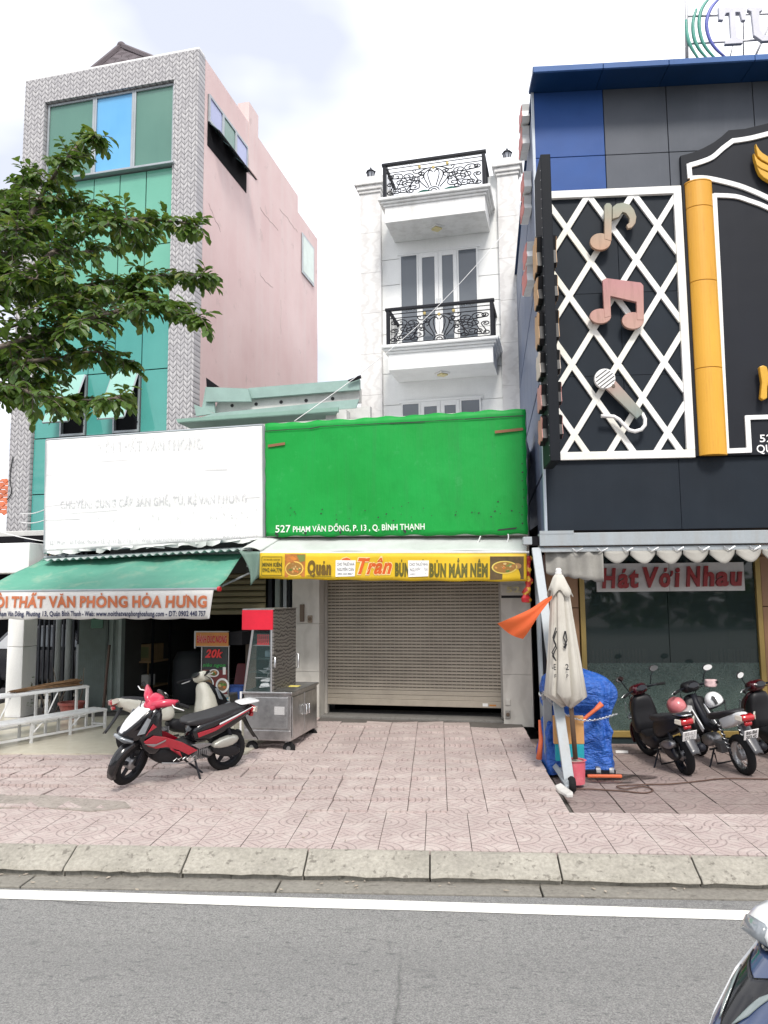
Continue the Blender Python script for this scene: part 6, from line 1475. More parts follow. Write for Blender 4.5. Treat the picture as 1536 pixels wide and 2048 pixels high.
    # hoses, engine fins, pegs
    for s in (() if P.get('noind') else (1, -1)):
        g = M().tube(smooth_path3([(.40, s*.18, 1.03), (.52, s*.14, .98), (.56, s*.10, .84), (.53, s*.07, .62), (.60, s*.07, .36)]), .006, 5); xf(g, mt).build('brake_hose', black_metal, root, smooth=True)
    for k in range(6): M().box(-.16-.028*k, -.150-.028*k, -.105, .105, .24, .37).build('engine_fin', alloy, root)
    for s in (1, -1): M().tube([(-.22, s*.12, .30), (-.24, s*.24, .31)], .014, 6).build('foot_peg', dark_rubber, root)
    # tail
    M().box(0, 0, 0, 0, 0, 0) if False else None
    zt_ = .80 if kind == 'scooter' else .83
    puff(M(), [(-.93, zt_+.035), (-.995, zt_+.01), (-.985, zt_-.05), (-.90, zt_-.055)], .085, .8, .8).build('tail_light', tail_red, root, smooth=True)
    puff(M(), [(-.93, zt_-.06), (-.965, zt_-.07), (-.955, zt_-.12), (-.91, zt_-.11)], .05, .8, .8).build('brake_reflector', tail_red, root, smooth=True)
    for s in (1, -1): M().slab([(-.965, s*.08, zt_+.025), (-.90, s*.135, zt_+.04), (-.88, s*.14, zt_-.02), (-.96, s*.085, zt_-.05)], (-.02, s*.012, 0)).build('rear_indicator', amber, root, bevel=.006)
    if P.get('rail', 1):
        rm = P.get('rail_mat', steel)
        puff(M(), [(-.70, .875), (-.90, .905), (-1.03, .90), (-1.06, .875), (-.95, .875), (-.72, .86)], .10, .85, .85, lambda x, z: .7 if x < -.98 else 1).build('grab_rail', rm, root, smooth=True, sub=1)
    # rear hugger, plate
    M().sheet(lambda u, v: (-.82-.20*u-.05*u*u, (-.075+.15*v)*(1-.25*u*u), .72-.34*u-.02*(2*v-1)**2), 8, 4).build('rear_fender', P.get('flap', black_plastic), root, smooth=True, solid=.012)
    if P.get('plate'):
        ca, sa = math.cos(R(32)), math.sin(R(32)); T_ = Matrix.Translation((-.965, 0, .60)) @ Matrix.Rotation(R(-28), 4, 'Y')
        g = M().box(-.005, .005, -.10, .10, -.075, .075); pl = xf(g, T_).build('number_plate', P.get('plate_mat', white_clean), root, bevel=.006)
        g = M()
        for s_, z_ in zip(P['plate'], (.012, -.058)):
            text(g, s_, -.075, .075, z_, .05, 0, .02, fn=lambda X, Y, Z: tuple(T_ @ Vector((-.0075, -X, Z))))
        g.build('plate_lettering', P.get('plate_ink', ink), pl)
    # engine, exhaust, stand
    if kind == 'scooter':
        puff(M(), [(-.30, .40), (-.36, .28), (-.62, .20), (-.80, .26), (-.72, .36), (-.45, .43)], .045, .8, .8, y=.115).build('drive_case', black_plastic, root, smooth=True, sub=1)
        puff(M(), [(-.28, .40), (-.40, .35), (-.66, .37), (-.74, .46), (-.66, .52), (-.44, .48)], .05, .75, .8, y=.125).build('air_box', P.get('airbox', alloy), root, smooth=True, sub=1)
        puff(M(), [(-.10, .38), (-.16, .24), (-.42, .22), (-.46, .36)], .09, .8, .8).build('engine', alloy, root, smooth=True, sub=1)
        M().tube([(-.55, .10, .62), (-.68, .13, .32)], .022, 8).build('shock', black_metal, root)
    M().tube([(.0, -.09, .22), (-.25, -.13, .20), (-.40, -.15, .24), (-.45, -.155, .26)], .02, 8).build('exhaust_pipe', steel, root, smooth=True)
    M().tube([(-.42, -.165, .26), (-.48, -.165, .275), (-.90, -.17, .40), (-.93, -.17, .41)], [.03, .055, .058, .035], 12).build('muffler', P.get('muf', black_metal), root, smooth=True)
    M().tube([(-.12, .12, .26), (-.16, .27, .005+.27*math.tan(R(-lean if False else 0)))], .013, 6).build('side_stand', black_metal, root); M().tube([(-.08, .1, .2), (-.22, .16, .09), (-.22, -.16, .09), (-.08, -.1, .2)], .012, 6).build('centre_stand', black_metal, root)
    return root
crimson = mat('crimson body paint', (.33, .004, .018), .2, coat=.8, var=.08); rosered = mat('rose red cover', (.55, .03, .075), .3, coat=.5); maroon = mat('maroon body paint', (.05, .003, .007), .16, coat=.6); cream = mat('cream body paint', (.66, .64, .54), .25, coat=.6); wbody = mat('white body paint', (.74, .75, .76), .2, coat=.7); navyb = mat('navy body paint', (.03, .05, .115), .14, coat=1); greyb = mat('dark grey body paint', (.05, .05, .055), .3, coat=.4)
bk = gloss_black
# red and black scooter, front wheel turned towards the road
cR_ = Gp(448, 1536, .055); HD = 226; SCL = .79; hd = HD
mid = Vector((cR_.x+.63*SCL*math.cos(R(HD)), cR_.y+.63*SCL*math.sin(R(HD)), .035))
rb_ = bike('red_scooter', 'red and black sport scooter on its side stand in front of the furniture shop', (mid.x, mid.y, .035), hd, -10, SCL,
     dict(side=bk, front=bk, nose=bk, brow=wbody, floor=black_plastic, head=rosered, head_w=.085, head_poly=[(.36, 1.03), (.44, .97), (.56, .93), (.60, .97), (.50, 1.07), (.42, 1.11), (.36, 1.10)], fender=gloss_black, wing=rosered, rail_mat=wbody, airbox=mat('silver air box', (.42, .42, .38), .38, metal=.5), lever=white_clean), st=26)
def acc(poly, y, m_, nm, wf=None, th=.012): side(M(), poly, y, th, wf).build(nm, m_, rb_, bevel=.004)
acc([(.62, .60), (.50, .66), (.34, .62), (.12, .53), (-.10, .40), (.02, .36), (.16, .44), (.32, .50), (.46, .50), (.56, .54)], .195, crimson, 'red_panel')
acc([(.30, .52), (.26, .46), (.14, .42), (.10, .34), (.22, .44)], .20, crimson, 'red_panel'); acc([(.52, .80), (.60, .66), (.57, .70), (.47, .76)], .192, crimson, 'red_panel'); acc([(.62, .58), (.46, .56), (.34, .60), (.36, .575), (.5, .53)], .212, alloy, 'silver_accent')
acc([(-.10, .60), (-.34, .64), (-.62, .745), (-.88, .825), (-.60, .715), (-.36, .60), (-.12, .54)], .150, crimson, 'red_panel', lambda x, z: .9 if x < -.6 else 1)
acc([(-.40, .685), (-.62, .76), (-.90, .845), (-.88, .83), (-.62, .742), (-.40, .665)], .158, wbody, 'white_stripe', lambda x, z: .72 if x < -.8 else .95); acc([(-.02, .47), (-.20, .47), (-.34, .44), (-.14, .40)], .166, alloy, 'silver_panel')
acc([(.34, .30), (.0, .24), (-.20, .30), (-.02, .255), (.34, .285)], .168, steel, 'silver_trim')
g = M(); 
for k in range(5): g.tube([(.20-.06*k, .178, .30+.01*math.sin(k)), (.16-.06*k, .18, .335), (.12-.06*k, .178, .30)], .006, 5)
g.build('floor_emblem', steel, rb_)
# maroon scooter seen from behind
bike('maroon_scooter', 'maroon scooter with wide red tail light and faint number plate, left of the karaoke bikes', (2.49-.63*.78*.14, 8.2+.63*.78*.98, -.04), 90+9, -9, .73,
     dict(side=black_plastic, front=black_plastic, nose=maroon, floor=black_plastic, head=maroon, fender=maroon, plate=('85-L1', '424.07'), plate_ink=mat('worn plate ink', (.42, .42, .42), .6), flap=greyb, mirror=(1, 1), mirror_white=0, rail_mat=steel, dial=1), group='bikes parked by the karaoke glass', st=12)
bike('underbone_motorbike', 'black and white underbone motorbike with number plate B6 and pink and white helmets', (3.09-.63*.8*.17, 8.22+.63*.8*.98, -.04), 90+10, -9, .75,
     dict(kind='underbone', side=wbody, front=black_plastic, nose=black_plastic, floor=black_plastic, head=black_plastic, fender=black_plastic, plate=('B6-B6', '203.45'), flap=greyb, rim=steel, wire=1, rail=0, mirror=(0, 1), mirror_white=1, muf=black_metal, dial=1, mz=.16), group='bikes parked by the karaoke glass', st=6)
bike('maroon_step_scooter', 'dark maroon scooter cut off by the right edge behind the black and white bike', (3.68+.35*.3, 9.15-.35*.9, -.04), 90+18, -8, .75,
     dict(side=maroon, front=black_plastic, nose=maroon, floor=black_plastic, head=maroon, fender=maroon, rail_mat=steel, plate=None, mirror=(1, 0), mirror_white=1, mz=.16, dial=1), group='bikes parked by the karaoke glass', st=4)
# cream scooter behind the red one
q0 = Gp(292, 1500, .1)
bike('cream_scooter', 'cream scooter with small red tail light parked behind the red scooter', (-2.92, 8.62, .10), 40, -8, .74,
     dict(side=cream, front=cream, nose=black_plastic, floor=black_plastic, head=cream, fender=cream, rail=0, lever=white_clean, dial=1, mirror=(0, 0)), st=20)
# white and navy scooter in the near right corner
_d = ray(1386, 2105); _t = 2.52/_d.y; fsx, fsy = _d.x*_t-.885*.84*math.cos(R(205)), 2.52-.885*.84*math.sin(R(205))
fs = bike('white_navy_scooter', 'white and navy scooter standing on the road in the near right corner', (fsx, fsy, ROADZ), 205, -4, .84,
     dict(side=wbody, front=wbody, nose=navyb, brow=None, floor=wbody, head=wbody, fender=wbody, rail=1, rail_mat=steel, noind=1, nose_w=.125, dial=1), group='motorbikes on the road', st=-22)
del fs['group']
KX = [(.885, .53, .03), (.868, .64, .085), (.79, .76, .135), (.68, .88, .165), (.55, .985, .155)]
def fpan(u, v, off=0):
    t = max(0, min(.9999, v))*4; i = int(t); f_ = t-i; f_ = f_ if i in (0, 3) else f_*f_*(3-2*f_)*.4+f_*.6
    x, z, hw = (KX[i][k]+(KX[i+1][k]-KX[i][k])*f_ for k in range(3)); q = hw/.165
    return (x-.15*q*abs(u)**2.2+off*.8, u*hw*(1+off*.6), z+off*.6-.02*q*abs(u)**2)
M().sheet(lambda u, v: fpan(2*u-1, v, .012), 26, 26).build('front_panel', navyb, fs, smooth=True, solid=.01)
for s in (1, -1): M().sheet(lambda u, v: fpan(s*(.90+.26*u), .04+.94*v, .020-.012*u), 4, 24).build('white_edge', wbody, fs, smooth=True, solid=.012)
for v0, w0 in ((.12, .020), (.24, .026), (.37, .03)):
    for s in (1, -1): M().sheet(lambda u, v: fpan(s*(.9-.78*u), v0+.06*u*u-.03*u+(v-.5)*w0*(1.15-u), .026), 14, 2).build('chrome_strip', chrome, fs, smooth=True, solid=.006)
M().sheet(lambda u, v: fpan((2*u-1)*(.25+.42*v), .50+.34*v+.10*abs(2*u-1), .019), 14, 10).build('grille', gloss_black, fs, smooth=True, solid=.006)
for s in (1, -1): M().sheet(lambda u, v: fpan(s*(.16+.2*u+.18*v), .56+.2*v+.08*u, .028), 4, 8).build('lamp_glass', mat('smoky lamp glass', (.16, .19, .19), .08, coat=1) if not MAT.get('smoky lamp glass') else MAT['smoky lamp glass'], fs, smooth=True, solid=.005)
M().sheet(lambda u, v: fpan(.62+.16*u*(1-v), .68+.16*v, .03), 2, 8).build('side_lamp', lens, fs, smooth=True, solid=.006)
g = M(); hc = steer(R(-22))
for k in range(2): pass
xf(puff(M(), [(.55, 1.0), (.605, 1.05), (.575, 1.10), (.53, 1.08)], .07, .7, .8), hc).build('headlamp', lens, fs, smooth=True)
# helmets hung on the bars
def helmet(label, p, m_, yaw, tilt, vis=None):
    t = thing('helmet', label, 'helmet', 'L', loc=p, rot=(R(tilt), 0, R(yaw)), group='helmets hung on the black and white bike')
    M().ball((0, 0, 0), .115, .10, .105, 16, 8, -.45, 1).build('shell', m_, t, smooth=True)
    M().tube([(.112*math.cos(a), .098*math.sin(a), -.045) for a in [2*math.pi*k/20 for k in range(20)]], .008, 6, closed=True).build('rim', black_plastic, t, smooth=True)
    if vis: M().sheet(lambda u, v: ((.115+.085*v)*math.cos((u-.5)*1.7), (.10+.02*v)*math.sin((u-.5)*1.7), -.03-.015*v), 10, 3).build('visor', vis, t, smooth=True, solid=.004)
    else: M().slab([(.118*math.cos(a)*c_, .103*math.sin(a)*c_, z_) for a, c_, z_ in ((-.15, 1, -.02), (.15, 1, -.02), (.25, .9, .05), (.05, .75, .075), (-.2, .88, .055))], (.006, 0, .004)).build('decal', ink, t)
    M().tube([(.0, .095, -.05), (.03, .05, -.14), (.03, -.05, -.14), (0, -.095, -.05)], .006, 5).build('strap', black_plastic, t, smooth=True)
    return t
helmet('pink helmet with clear peak hanging left of the black and white bike handlebar', Kp(1353, 1412, 8.95), mat('pink shell', (.55, .17, .18), .3, coat=.5), -70, 35, mat('clear peak', (.4, .4, .4), .1))
helmet('white helmet with black mark hanging right of the black and white bike handlebar', Kp(1428, 1402, 8.95), wbody, -100, 30)
pk = Kp(1421, 1366, 9.0); tz = thing('pink_cloth_cover', 'pale pink ruffled cloth on the bar end below the white mirrors', 'cloth', 'W', pk)
g = M(); rings = []
for i in range(6): rings.append([(pk.x+(.06+.012*math.sin(5*a+i*2))*math.cos(a), pk.y+.05*math.sin(a), pk.z-.04+.016*i) for a in [2*math.pi*k/14 for k in range(14)]])
g.loft(rings).build('cloth', mat('pink ruffle', (.58, .42, .42), .8, var=.3, vs=20), tz, smooth=True)
# ---------------------------------------------------------------- stainless food cart
def steel_mat(name, col, rough, bsc=5, bst=.25):
    t = NT(name); p = t.pos(); a = t.noise(p, 3, 5, .65); b = t.noise(p, 7, 6, .7)
    t.set(Base_Color=t.mix(t.ramp(b, .4, .75), col, sc(col, .55)), Metallic=1.0, Roughness=t.math('ADD', rough, t.math('MULTIPLY', a, .25)))
    t.bump(t.noise(p, bsc, 3), bst, .02); return t.mat
ss = steel_mat('stainless sheet', (.6, .6, .6), .2); ss_dull = steel_mat('dull stainless', (.46, .465, .47), .33, 3, .2)
def weave():
    t = NT('rippled dark sheet'); p = t.pos(); wv = t.n('ShaderNodeTexWave', bands_direction='Z'); wv.inputs['Scale'].default_value = 7.5; wv.inputs['Distortion'].default_value = 7; wv.inputs['Detail'].default_value = 2; wv.inputs['Detail Scale'].default_value = 1.1; t.l(p, wv.inputs['Vector'])
    t.set(Base_Color=t.mix(t.ramp(wv.outputs['Fac'], .08, .35), (.05, .047, .043), (.22, .205, .185)), Metallic=.5, Roughness=.42); t.bump(wv.outputs['Fac'], .3, .01); return t.mat
o = Gp(487, 1478, .2); o2 = Gp(586, 1476, .2); ang = R(-8)
cart = thing('steel_food_cart', 'stainless steel food cart with red sign box and rippled side panel', 'food cart', 'L', loc=(o.x, o.y, .035), rot=(0, 0, ang)); cart_h = .0
W_ = .56; D_ = 1.0; Z0, Z1 = .17, .71
def cz(py): return 1.8-.035-(py-1190)*8.72/1538
Z0, Z1, Z2, Z3 = cz(1474), cz(1379), cz(1257), cz(1217)
g = M()
M().box(0, W_, 0, D_, Z0, Z1-.03).build('cabinet', ss, cart, bevel=.006); M().box(-.02, W_+.02, -.02, D_+.02, Z1-.029, Z1).build('worktop', ss, cart, bevel=.008)
M().box(.02, W_-.035, -.012, -.001, Z0+.13, Z1-.06).build('front_door', ss_dull, cart, bevel=.006); M().box(.01, W_-.01, -.012, -.001, Z0+.01, Z0+.115).build('kick_panel', ss, cart, bevel=.005)
M().box(W_-.19, W_-.07, -.0145, -.0125, Z1-.25, Z1-.16).build('sticker', mat('worn grey sticker', (.42, .42, .42), .5, var=.2), cart)
for k in range(2): 
    M().box(W_+.001, W_+.012, .03+k*.44, .455+k*.44, Z0+.03, Z1-.06).build('side_door', ss, cart, bevel=.005)
    M().tube([(W_+.012, .42+k*.10, Z0+.34), (W_+.05, .42+k*.10, Z0+.34), (W_+.05, .42+k*.10, Z0+.24), (W_+.012, .42+k*.10, Z0+.24)], .009, 6).build('handle', chrome, cart, smooth=True)
for x, y in ((.06, .06), (W_-.06, .06), (.06, D_-.08), (W_-.06, D_-.08)):
    M().box(x-.022, x+.022, y-.012, y+.012, .09, Z0-.001).build('leg', ss_dull, cart); cw = M().lathe([(.001, y-.022), (.062, y-.022), (.07, y-.012), (.07, y+.012), (.062, y+.022), (.001, y+.022)], 18, (x+.02, 0, .07), 'Y').build('wheel', dark_rubber, cart, smooth=False); M().lathe([(.001, y-.024), (.025, y-.024), (.025, y+.024), (.001, y+.024)], 12, (x+.02, 0, .07), 'Y').build('hub', alloy, cw)
M().tube([(-.03, -.02, .08), (-.03, -.02, Z1)], .012, 6).build('white_rod', white_clean, cart)
uw = .355; xs0 = .0
# upper showcase: slanted left glass, steel side, red box
xt = .10
M().slab([(uw, 0.0, Z1+.001), (uw, D_*.78, Z1+.001), (uw, D_*.78, Z3), (uw, 0.0, Z3)], (-.02, 0, 0)).build('side_panel', weave(), cart)
for p_, q_ in (((0, 0, Z1), (xt, 0, Z2)), ((uw-.03, -.008, Z1), (uw-.03, -.008, Z3)), ((0, D_*.75, Z1), (xt, D_*.75, Z2))): M().tube([p_, q_], .013, 4).build('corner_post', steel, cart)
cg = glass_mat('showcase glass', (.10, .16, .16), .04, .22, .5)
M().add([(0, 0, Z1), (uw-.04, 0, Z1), (uw-.04, 0, Z2), (xt, 0, Z2)], [(0, 1, 2, 3)]).build('front_glass', cg, cart); M().add([(0, .01, Z1), (0, D_*.75, Z1), (xt, D_*.75, Z2), (xt, .01, Z2)], [(0, 1, 2, 3)]).build('slant_glass', cg, cart)
M().box(xt, uw-.02, .001, D_*.78, Z2, Z3-.001).build('roof_box', ss_dull, cart); M().box(-.02, uw+.01, -.02, D_*.8, Z3, Z3+.012).build('roof_plate', ss, cart)
M().box(-.02, uw-.005, -.035, -.012, Z2, Z3-.003).build('red_sign_box', mat('bright red acrylic', (.62, .012, .035), .35), cart, bevel=.004)
M().box(.02, uw-.03, D_*.76, D_*.77, Z1, Z2).build('back_panel', mat('teal back', (.05, .11, .11), .5), cart)
for zf in (.30, .52, .74): z_ = Z1+(Z2-Z1)*zf; M().box(xt*zf+.01, uw-.025, .04, D_*.72, z_-.004, z_+.004).build('shelf', steel if zf > .6 else cg, cart)
rnd = random.Random(5); pm = mat('crumpled white paper', (.7, .72, .74), .7)
for k in range(9):
    x, y, z_ = rnd.uniform(.06, .26), rnd.uniform(.05, .45), Z1+.03+.022*k; c = [(x+rnd.uniform(-.05, .05)+a, y+b*1.3, z_+rnd.uniform(-.02, .02)) for a, b in ((-.06, -.06), (.06, -.05), (.05, .06), (-.05, .05))]
    M().slab(c, (0, 0, .006)).build('paper_sheet', pm, cart)
M().box(.15, .27, .25, .5, Z1+(Z2-Z1)*.52+.005, Z1+(Z2-Z1)*.52+.08).build('tray', mat('blue grey tray', (.2, .3, .35), .5), cart, bevel=.01)
g = M(); zb_ = Z1+(Z2-Z1)*.74+.006
for k in range(6): g.box(.125+k*.025, .14+k*.025, .08, .085, zb_, zb_+.12)
for k in range(3): g.box(.12, .27, .079, .086, zb_+.05*k, zb_+.05*k+.012)
g.build('red_basket', red_paint, cart)
M().tube([(uw+.0, .0, Z1+.38), (uw+.02, -.01, Z1+.38), (uw+.02, -.01, Z1+.27), (uw, 0, Z1+.27)], .012, 6).build('latch', steel, cart, smooth=True)
M().tube([(uw-.01, D_*.79, Z1+.2), (uw+.03, D_*.79, Z1+.2), (uw+.03, D_*.79, Z1+.36), (uw-.01, D_*.79, Z1+.36)], .012, 6).build('push_handle', steel, cart, smooth=True)
M().box(W_-.2, W_-.08, D_*.5, D_*.5+.09, Z1+.001, Z1+.006).build('yellow_note', mat('yellow note', (.7, .6, .15), .7), cart)
# ---------------------------------------------------------------- snack cart with printed boards
vS = -.35
def Sp(x, y, o_=0): q = Bp(x, y, vS); return (q[0], vS-o_, q[2])
sn = thing('snack_cart', 'narrow snack cart with orange name board and bowl pictures on its glass', 'food cart', 'B', Sp(430, 1470))
def sbox(x0, y0, x1, y1, m_, nm, d0=0, d1=.03, par=None):
    a, b = Sp(x0, y1), Sp(x1, y0); return M().box(a[0], b[0], vS-d0, vS+d1, a[2], b[2]).build(nm, m_, par or sn, bevel=.003)
fr_ = mat('brushed frame', (.42, .42, .42), .35, metal=.8)
snb = mat('orange board print', (.58, .24, .06), .5)
sbox(392, 1265, 457.5, 1292, snb, 'name_board', .01, .02); sbox(388, 1262, 391.5, 1297, fr_, 'board_post'); sbox(391, 1262, 457, 1264.8, fr_, 'board_cap')
sbox(393, 1291, 459, 1293.5, fr_, 'rail'); sbox(401, 1293.6, 404.5, 1388, fr_, 'frame_post'); sbox(455, 1293.6, 458, 1388, fr_, 'frame_post')
sbox(405, 1294, 454.6, 1387, mat('dark glass pane', (.035, .04, .042), .15), 'glass', 0, .01)
sbox(399, 1388.2, 459, 1391.6, fr_, 'ledge', .03, .4); sbox(400, 1392, 458.6, 1470, mat('pale lower board', (.62, .60, .52), .5), 'lower_board', 0, .02); sbox(399, 1392, 399.9, 1470, fr_, 'frame_post', 0, .4)
a, b = Sp(460, 1470), Sp(490, 1392); M().box(Sp(399, 1470)[0], Sp(458, 1470)[0], vS+.021, vS+.5, a[2], b[2]).build('cabinet', interior, sn)
a, b = Sp(400, 1296), Sp(485, 1280); M().box(Sp(455, 1280)[0], Sp(484, 1280)[0], vS+.0, vS+.5, Sp(455, 1290)[2], Sp(455, 1264)[2]).build('dark_hood', interior_black, sn)
M().box(Sp(462, 1280)[0], Sp(484, 1280)[0], vS+.5, vS+.52, Sp(462, 1450)[2], Sp(462, 1292)[2]).build('back_board', mat('brown back board', (.13, .10, .08), .6), sn)
def stext(s, x0, x1, yb, cap, m_, bold, shear=0, o_=.016):
    a, b = Sp(x0, yb), Sp(x1, yb); g = M(); text(g, s, a[0], b[0], (a[2]+b[2])/2, Sp(x0, yb-cap)[2]-a[2], vS-o_, bold, shear); g.build('lettering', m_, sn)
redl = mat('red print', (.55, .01, .03), .4); grl = mat('green print', (.03, .30, .06), .4); bll = mat('sky blue print', (.12, .42, .62), .45)
stext('BÁNH ĐÚC NÓNG', 396, 453.5, 1284, 12, mat('pale outline print', (.80, .62, .5), .5), .05, 0, .0145); stext('BÁNH ĐÚC NÓNG', 395.5, 454, 1285, 13, redl, .035, 0, .017); stext('20k', 411, 447, 1314.5, 15, mat('bright red print', (.75, .03, .03), .4), .045, .3); stext('siêu ngon', 406, 452, 1333, 6.5, grl, .03, .3)
stext('BÁNH ĐÚC NÓNG', 401, 457, 1404.5, 10, bll, .035, 0, .006); stext('LÒ LẠNG', 426, 456, 1414, 7, mat('brown red print', (.4, .1, .05), .5), .02, 0, .006); sbox(401, 1408, 428, 1425, mat('orange patch print', (.68, .36, .05), .5), 'patch_print', .004, -.001)
a, b = Sp(405, 1387), Sp(454.6, 1340); M().box(a[0], b[0], vS-.003, vS-.001, a[2], b[2]).build('food_picture', mat('deep red print', (.16, .02, .02), .45, var=.3, vs=12), sn)
rnd = random.Random(8)
for (x, y, rx, ry) in ((415, 1367, 13, 14), (445, 1371, 13.5, 15), (428, 1346, 10.5, 8)):
    E = lambda q, o_: M().add([(Sp(x+rx*q*math.cos(t), y+ry*q*math.sin(t))[0], vS-o_, Sp(x+rx*q*math.cos(t), y+ry*q*math.sin(t))[2]) for t in [2*math.pi*k/18 for k in range(18)]], [tuple(range(18))])
    E(1, .005).build('printed_bowl', white_clean, sn); E(.72, .006).build('printed_food', mat('stew print', (.22, .13, .06), .5) if not MAT.get('stew print') else MAT['stew print'], sn)
    for k in range(9):
        t, q = rnd.uniform(0, 6.3), rnd.uniform(.1, .5); c = [MAT['food print 1'], MAT['food print 2'], MAT['food print 5'], MAT['food print 0']][k % 4]; s_ = rnd.uniform(2, 4.2)
        px, py = x+rx*q*math.cos(t), y+ry*q*math.sin(t); M().add([(Sp(px+s_*math.cos(u), py)[0], vS-.0065-.0002*k, Sp(px, py+s_*.8*math.sin(u))[2]) for u in (0, 1.2, 2.4, 3.6, 4.9)], [(0, 1, 2, 3, 4)]).build('printed_food', c, sn)
sbox(446, 1334, 452, 1349, paper, 'price_tag', .010, -.004)
# red chair back and blue tub between the two carts
q = Bp(479, 1350, .4); rc = thing('red_plastic_chair', 'dark red plastic chair back between the snack cart and steel cart', 'chair', 'B', (q[0], .4, .16))
za, zc = Bp(479, 1372, .4)[2], Bp(479, 1327, .4)[2]; cm_ = mat('dark red plastic', (.16, .008, .015), .4)
M().slab([(q[0]-.09, .40, za), (q[0]+.09, .40, za), (q[0]+.075, .45, zc-.02), (q[0]+.05, .455, zc), (q[0]-.04, .455, zc), (q[0]-.065, .45, zc-.02)], (0, .015, 0)).build('backrest', cm_, rc, bevel=.006)
M().box(q[0]-.12, q[0]+.12, .08, .41, za-.05, za-.02).build('seat', cm_, rc, bevel=.01)
for x in (-.1, .1):
    for y in (.10, .38): M().tube([(q[0]+x, y, za-.05), (q[0]+x*1.15, y, .165)], .014, 6).build('leg', cm_, rc)
q = Bp(468, 1384, -.0); M().lathe([(.001, q[2]-.13), (.11, q[2]-.13), (.14, q[2]+.08), (.15, q[2]+.09), (.13, q[2]+.09), (.10, q[2]-.11), (.001, q[2]-.11)], 16, (q[0], 0, 0)).build('blue_tub', blue_plastic, None, 'B', (q[0], 0, q[2]-.13), label='small blue plastic tub on a dark crate beside the snack cart', cat='tub')
M().box(q[0]-.14, q[0]+.16, -.12, .14, .16, q[2]-.132).build('dark_crate', mat('dark crate', (.05, .03, .035), .7), None, 'B', (q[0], 0, .16), label='dark crate under the blue tub between the carts', cat='crate')

# ---------------------------------------------------------------- white display benches, broom, plants, pot
bm_ = mat('white bench enamel', (.70, .71, .71), .45, var=.05, dirt=(.4, .36, .3), da=.4, ds=4)
pR = Gp(209, 1463, .08); pL = Gp(72, 1494, .05); dv = (pL-pR); dv.z = 0; dv.normalize(); bang = math.atan2(dv.y, dv.x)
def bench(name, label, org, top, wid, legs, length):
    t = thing(name, label, 'bench', 'L', loc=org, rot=(0, 0, bang), group='white metal display benches')
    s = -1   # local +x runs away from the right end, local -y lies behind
    M().box(-.02, length, -wid, 0.02, top-.028, top).build('top', bm_, t, bevel=.004)
    for k in range(3): M().box(-.015, length-.005, -wid+.02+k*wid/3, -wid+.02+k*wid/3+wid/3-.035, top+.001, top+.006).build('top_strip', bm_, t)
    for x in legs:
        for y in (0.0, -wid+.03): M().box(x-.014, x+.014, y-.014, y+.014, -.06, top-.029).build('leg', bm_, t)
        if x > .05: M().tube([(x, .0, top*.42), (x-.16, 0, top-.03)], .011, 4).build('brace', bm_, t)
    M().box(-.01, length-.01, -.011, .011, top*.32-.012, top*.32+.012).build('foot_rail', bm_, t); M().box(-.011, .011, -wid+.045, -.015, top*.32-.012, top*.32+.012).build('end_rail', bm_, t)
    return t
topz = 1.8-(1421-1190)*pR.y/1538*1.03-.08
bench('low_display_bench', 'low white metal bench beside the shop floor, in front of the taller one', (pR.x, pR.y, .08), .29, .26, (.0, .52, 1.05, 1.6), 2.3)
pr2 = Gp(176, 1450, .1)
lft = Vector((dv.y, -dv.x, 0))
P2 = Vector((pR.x, pR.y, 0))+lft*.34+dv*.02
z2 = 1.8-(1363-1190)*(P2.y)/1538*1.02
bench('tall_display_bench', 'taller white metal bench carrying a bundle of broom sticks', (P2.x, P2.y, .08), z2-.08, .24, (.0, .60, 1.25, 1.9), 2.6)
br = mat('dry broom straw', (.15, .085, .04), .85, var=.4, vs=20); P3 = P2+dv*.1+lft*.1
brm = thing('broom_bundle', 'bundle of brown broom stalks lying on the taller white bench', 'broom', 'W', P3+Vector((0, 0, z2)))
rnd = random.Random(6)
for k in range(46):
    a = P3+lft*rnd.uniform(-.06, .06)+dv*rnd.uniform(-.06, .04)+Vector((0, 0, z2+.015+rnd.uniform(0, .075))); b = P3+dv*rnd.uniform(.75, .95)+lft*rnd.uniform(-.05, .05)+Vector((0, 0, z2+.012+rnd.uniform(0, .03))); M().tube([a, a.lerp(b, .5)+Vector((0, 0, rnd.uniform(0, .015))), b], [.007, .006, .004], 4).build('stalk', br, brm)
q = Bp(142, 1456, -.55); pot = thing('flower_pot', 'faded red clay flower pot behind the low white bench', 'pot', 'B', (q[0], -.55, .1))
M().lathe([(.001, .08), (.11, .08), (.165, .31), (.185, .315), (.185, .345), (.15, .345), (.13, .30), (.001, .28)], 20, (q[0], -.55, 0)).build('pot', mat('faded red clay', (.24, .055, .045), .7, dirt=(.3, .2, .18), da=.5, ds=6), pot, smooth=False)
leafm = NT('leaf green'); _gm = leafm.n('ShaderNodeNewGeometry'); _rd = _gm.outputs['Random Per Island']; _p2 = leafm.pos()
_c = leafm.mix(_rd, (.035, .088, .018), (.13, .205, .038)); _c = leafm.mix(leafm.math('MULTIPLY', leafm.ramp(_rd, .80, 1.0), .8), _c, (.24, .25, .04)); _c = leafm.mix(leafm.ramp(leafm.noise(_p2, 1.7, 4), .35, .7), _c, leafm.mix(.5, _c, (.035, .095, .018)))  # random tones also paint in shaded dark and sunlit yellow-green leaves
leafm.set(Base_Color=_c, Roughness=.38); leafm.b.inputs['Specular IOR Level'].default_value = .45
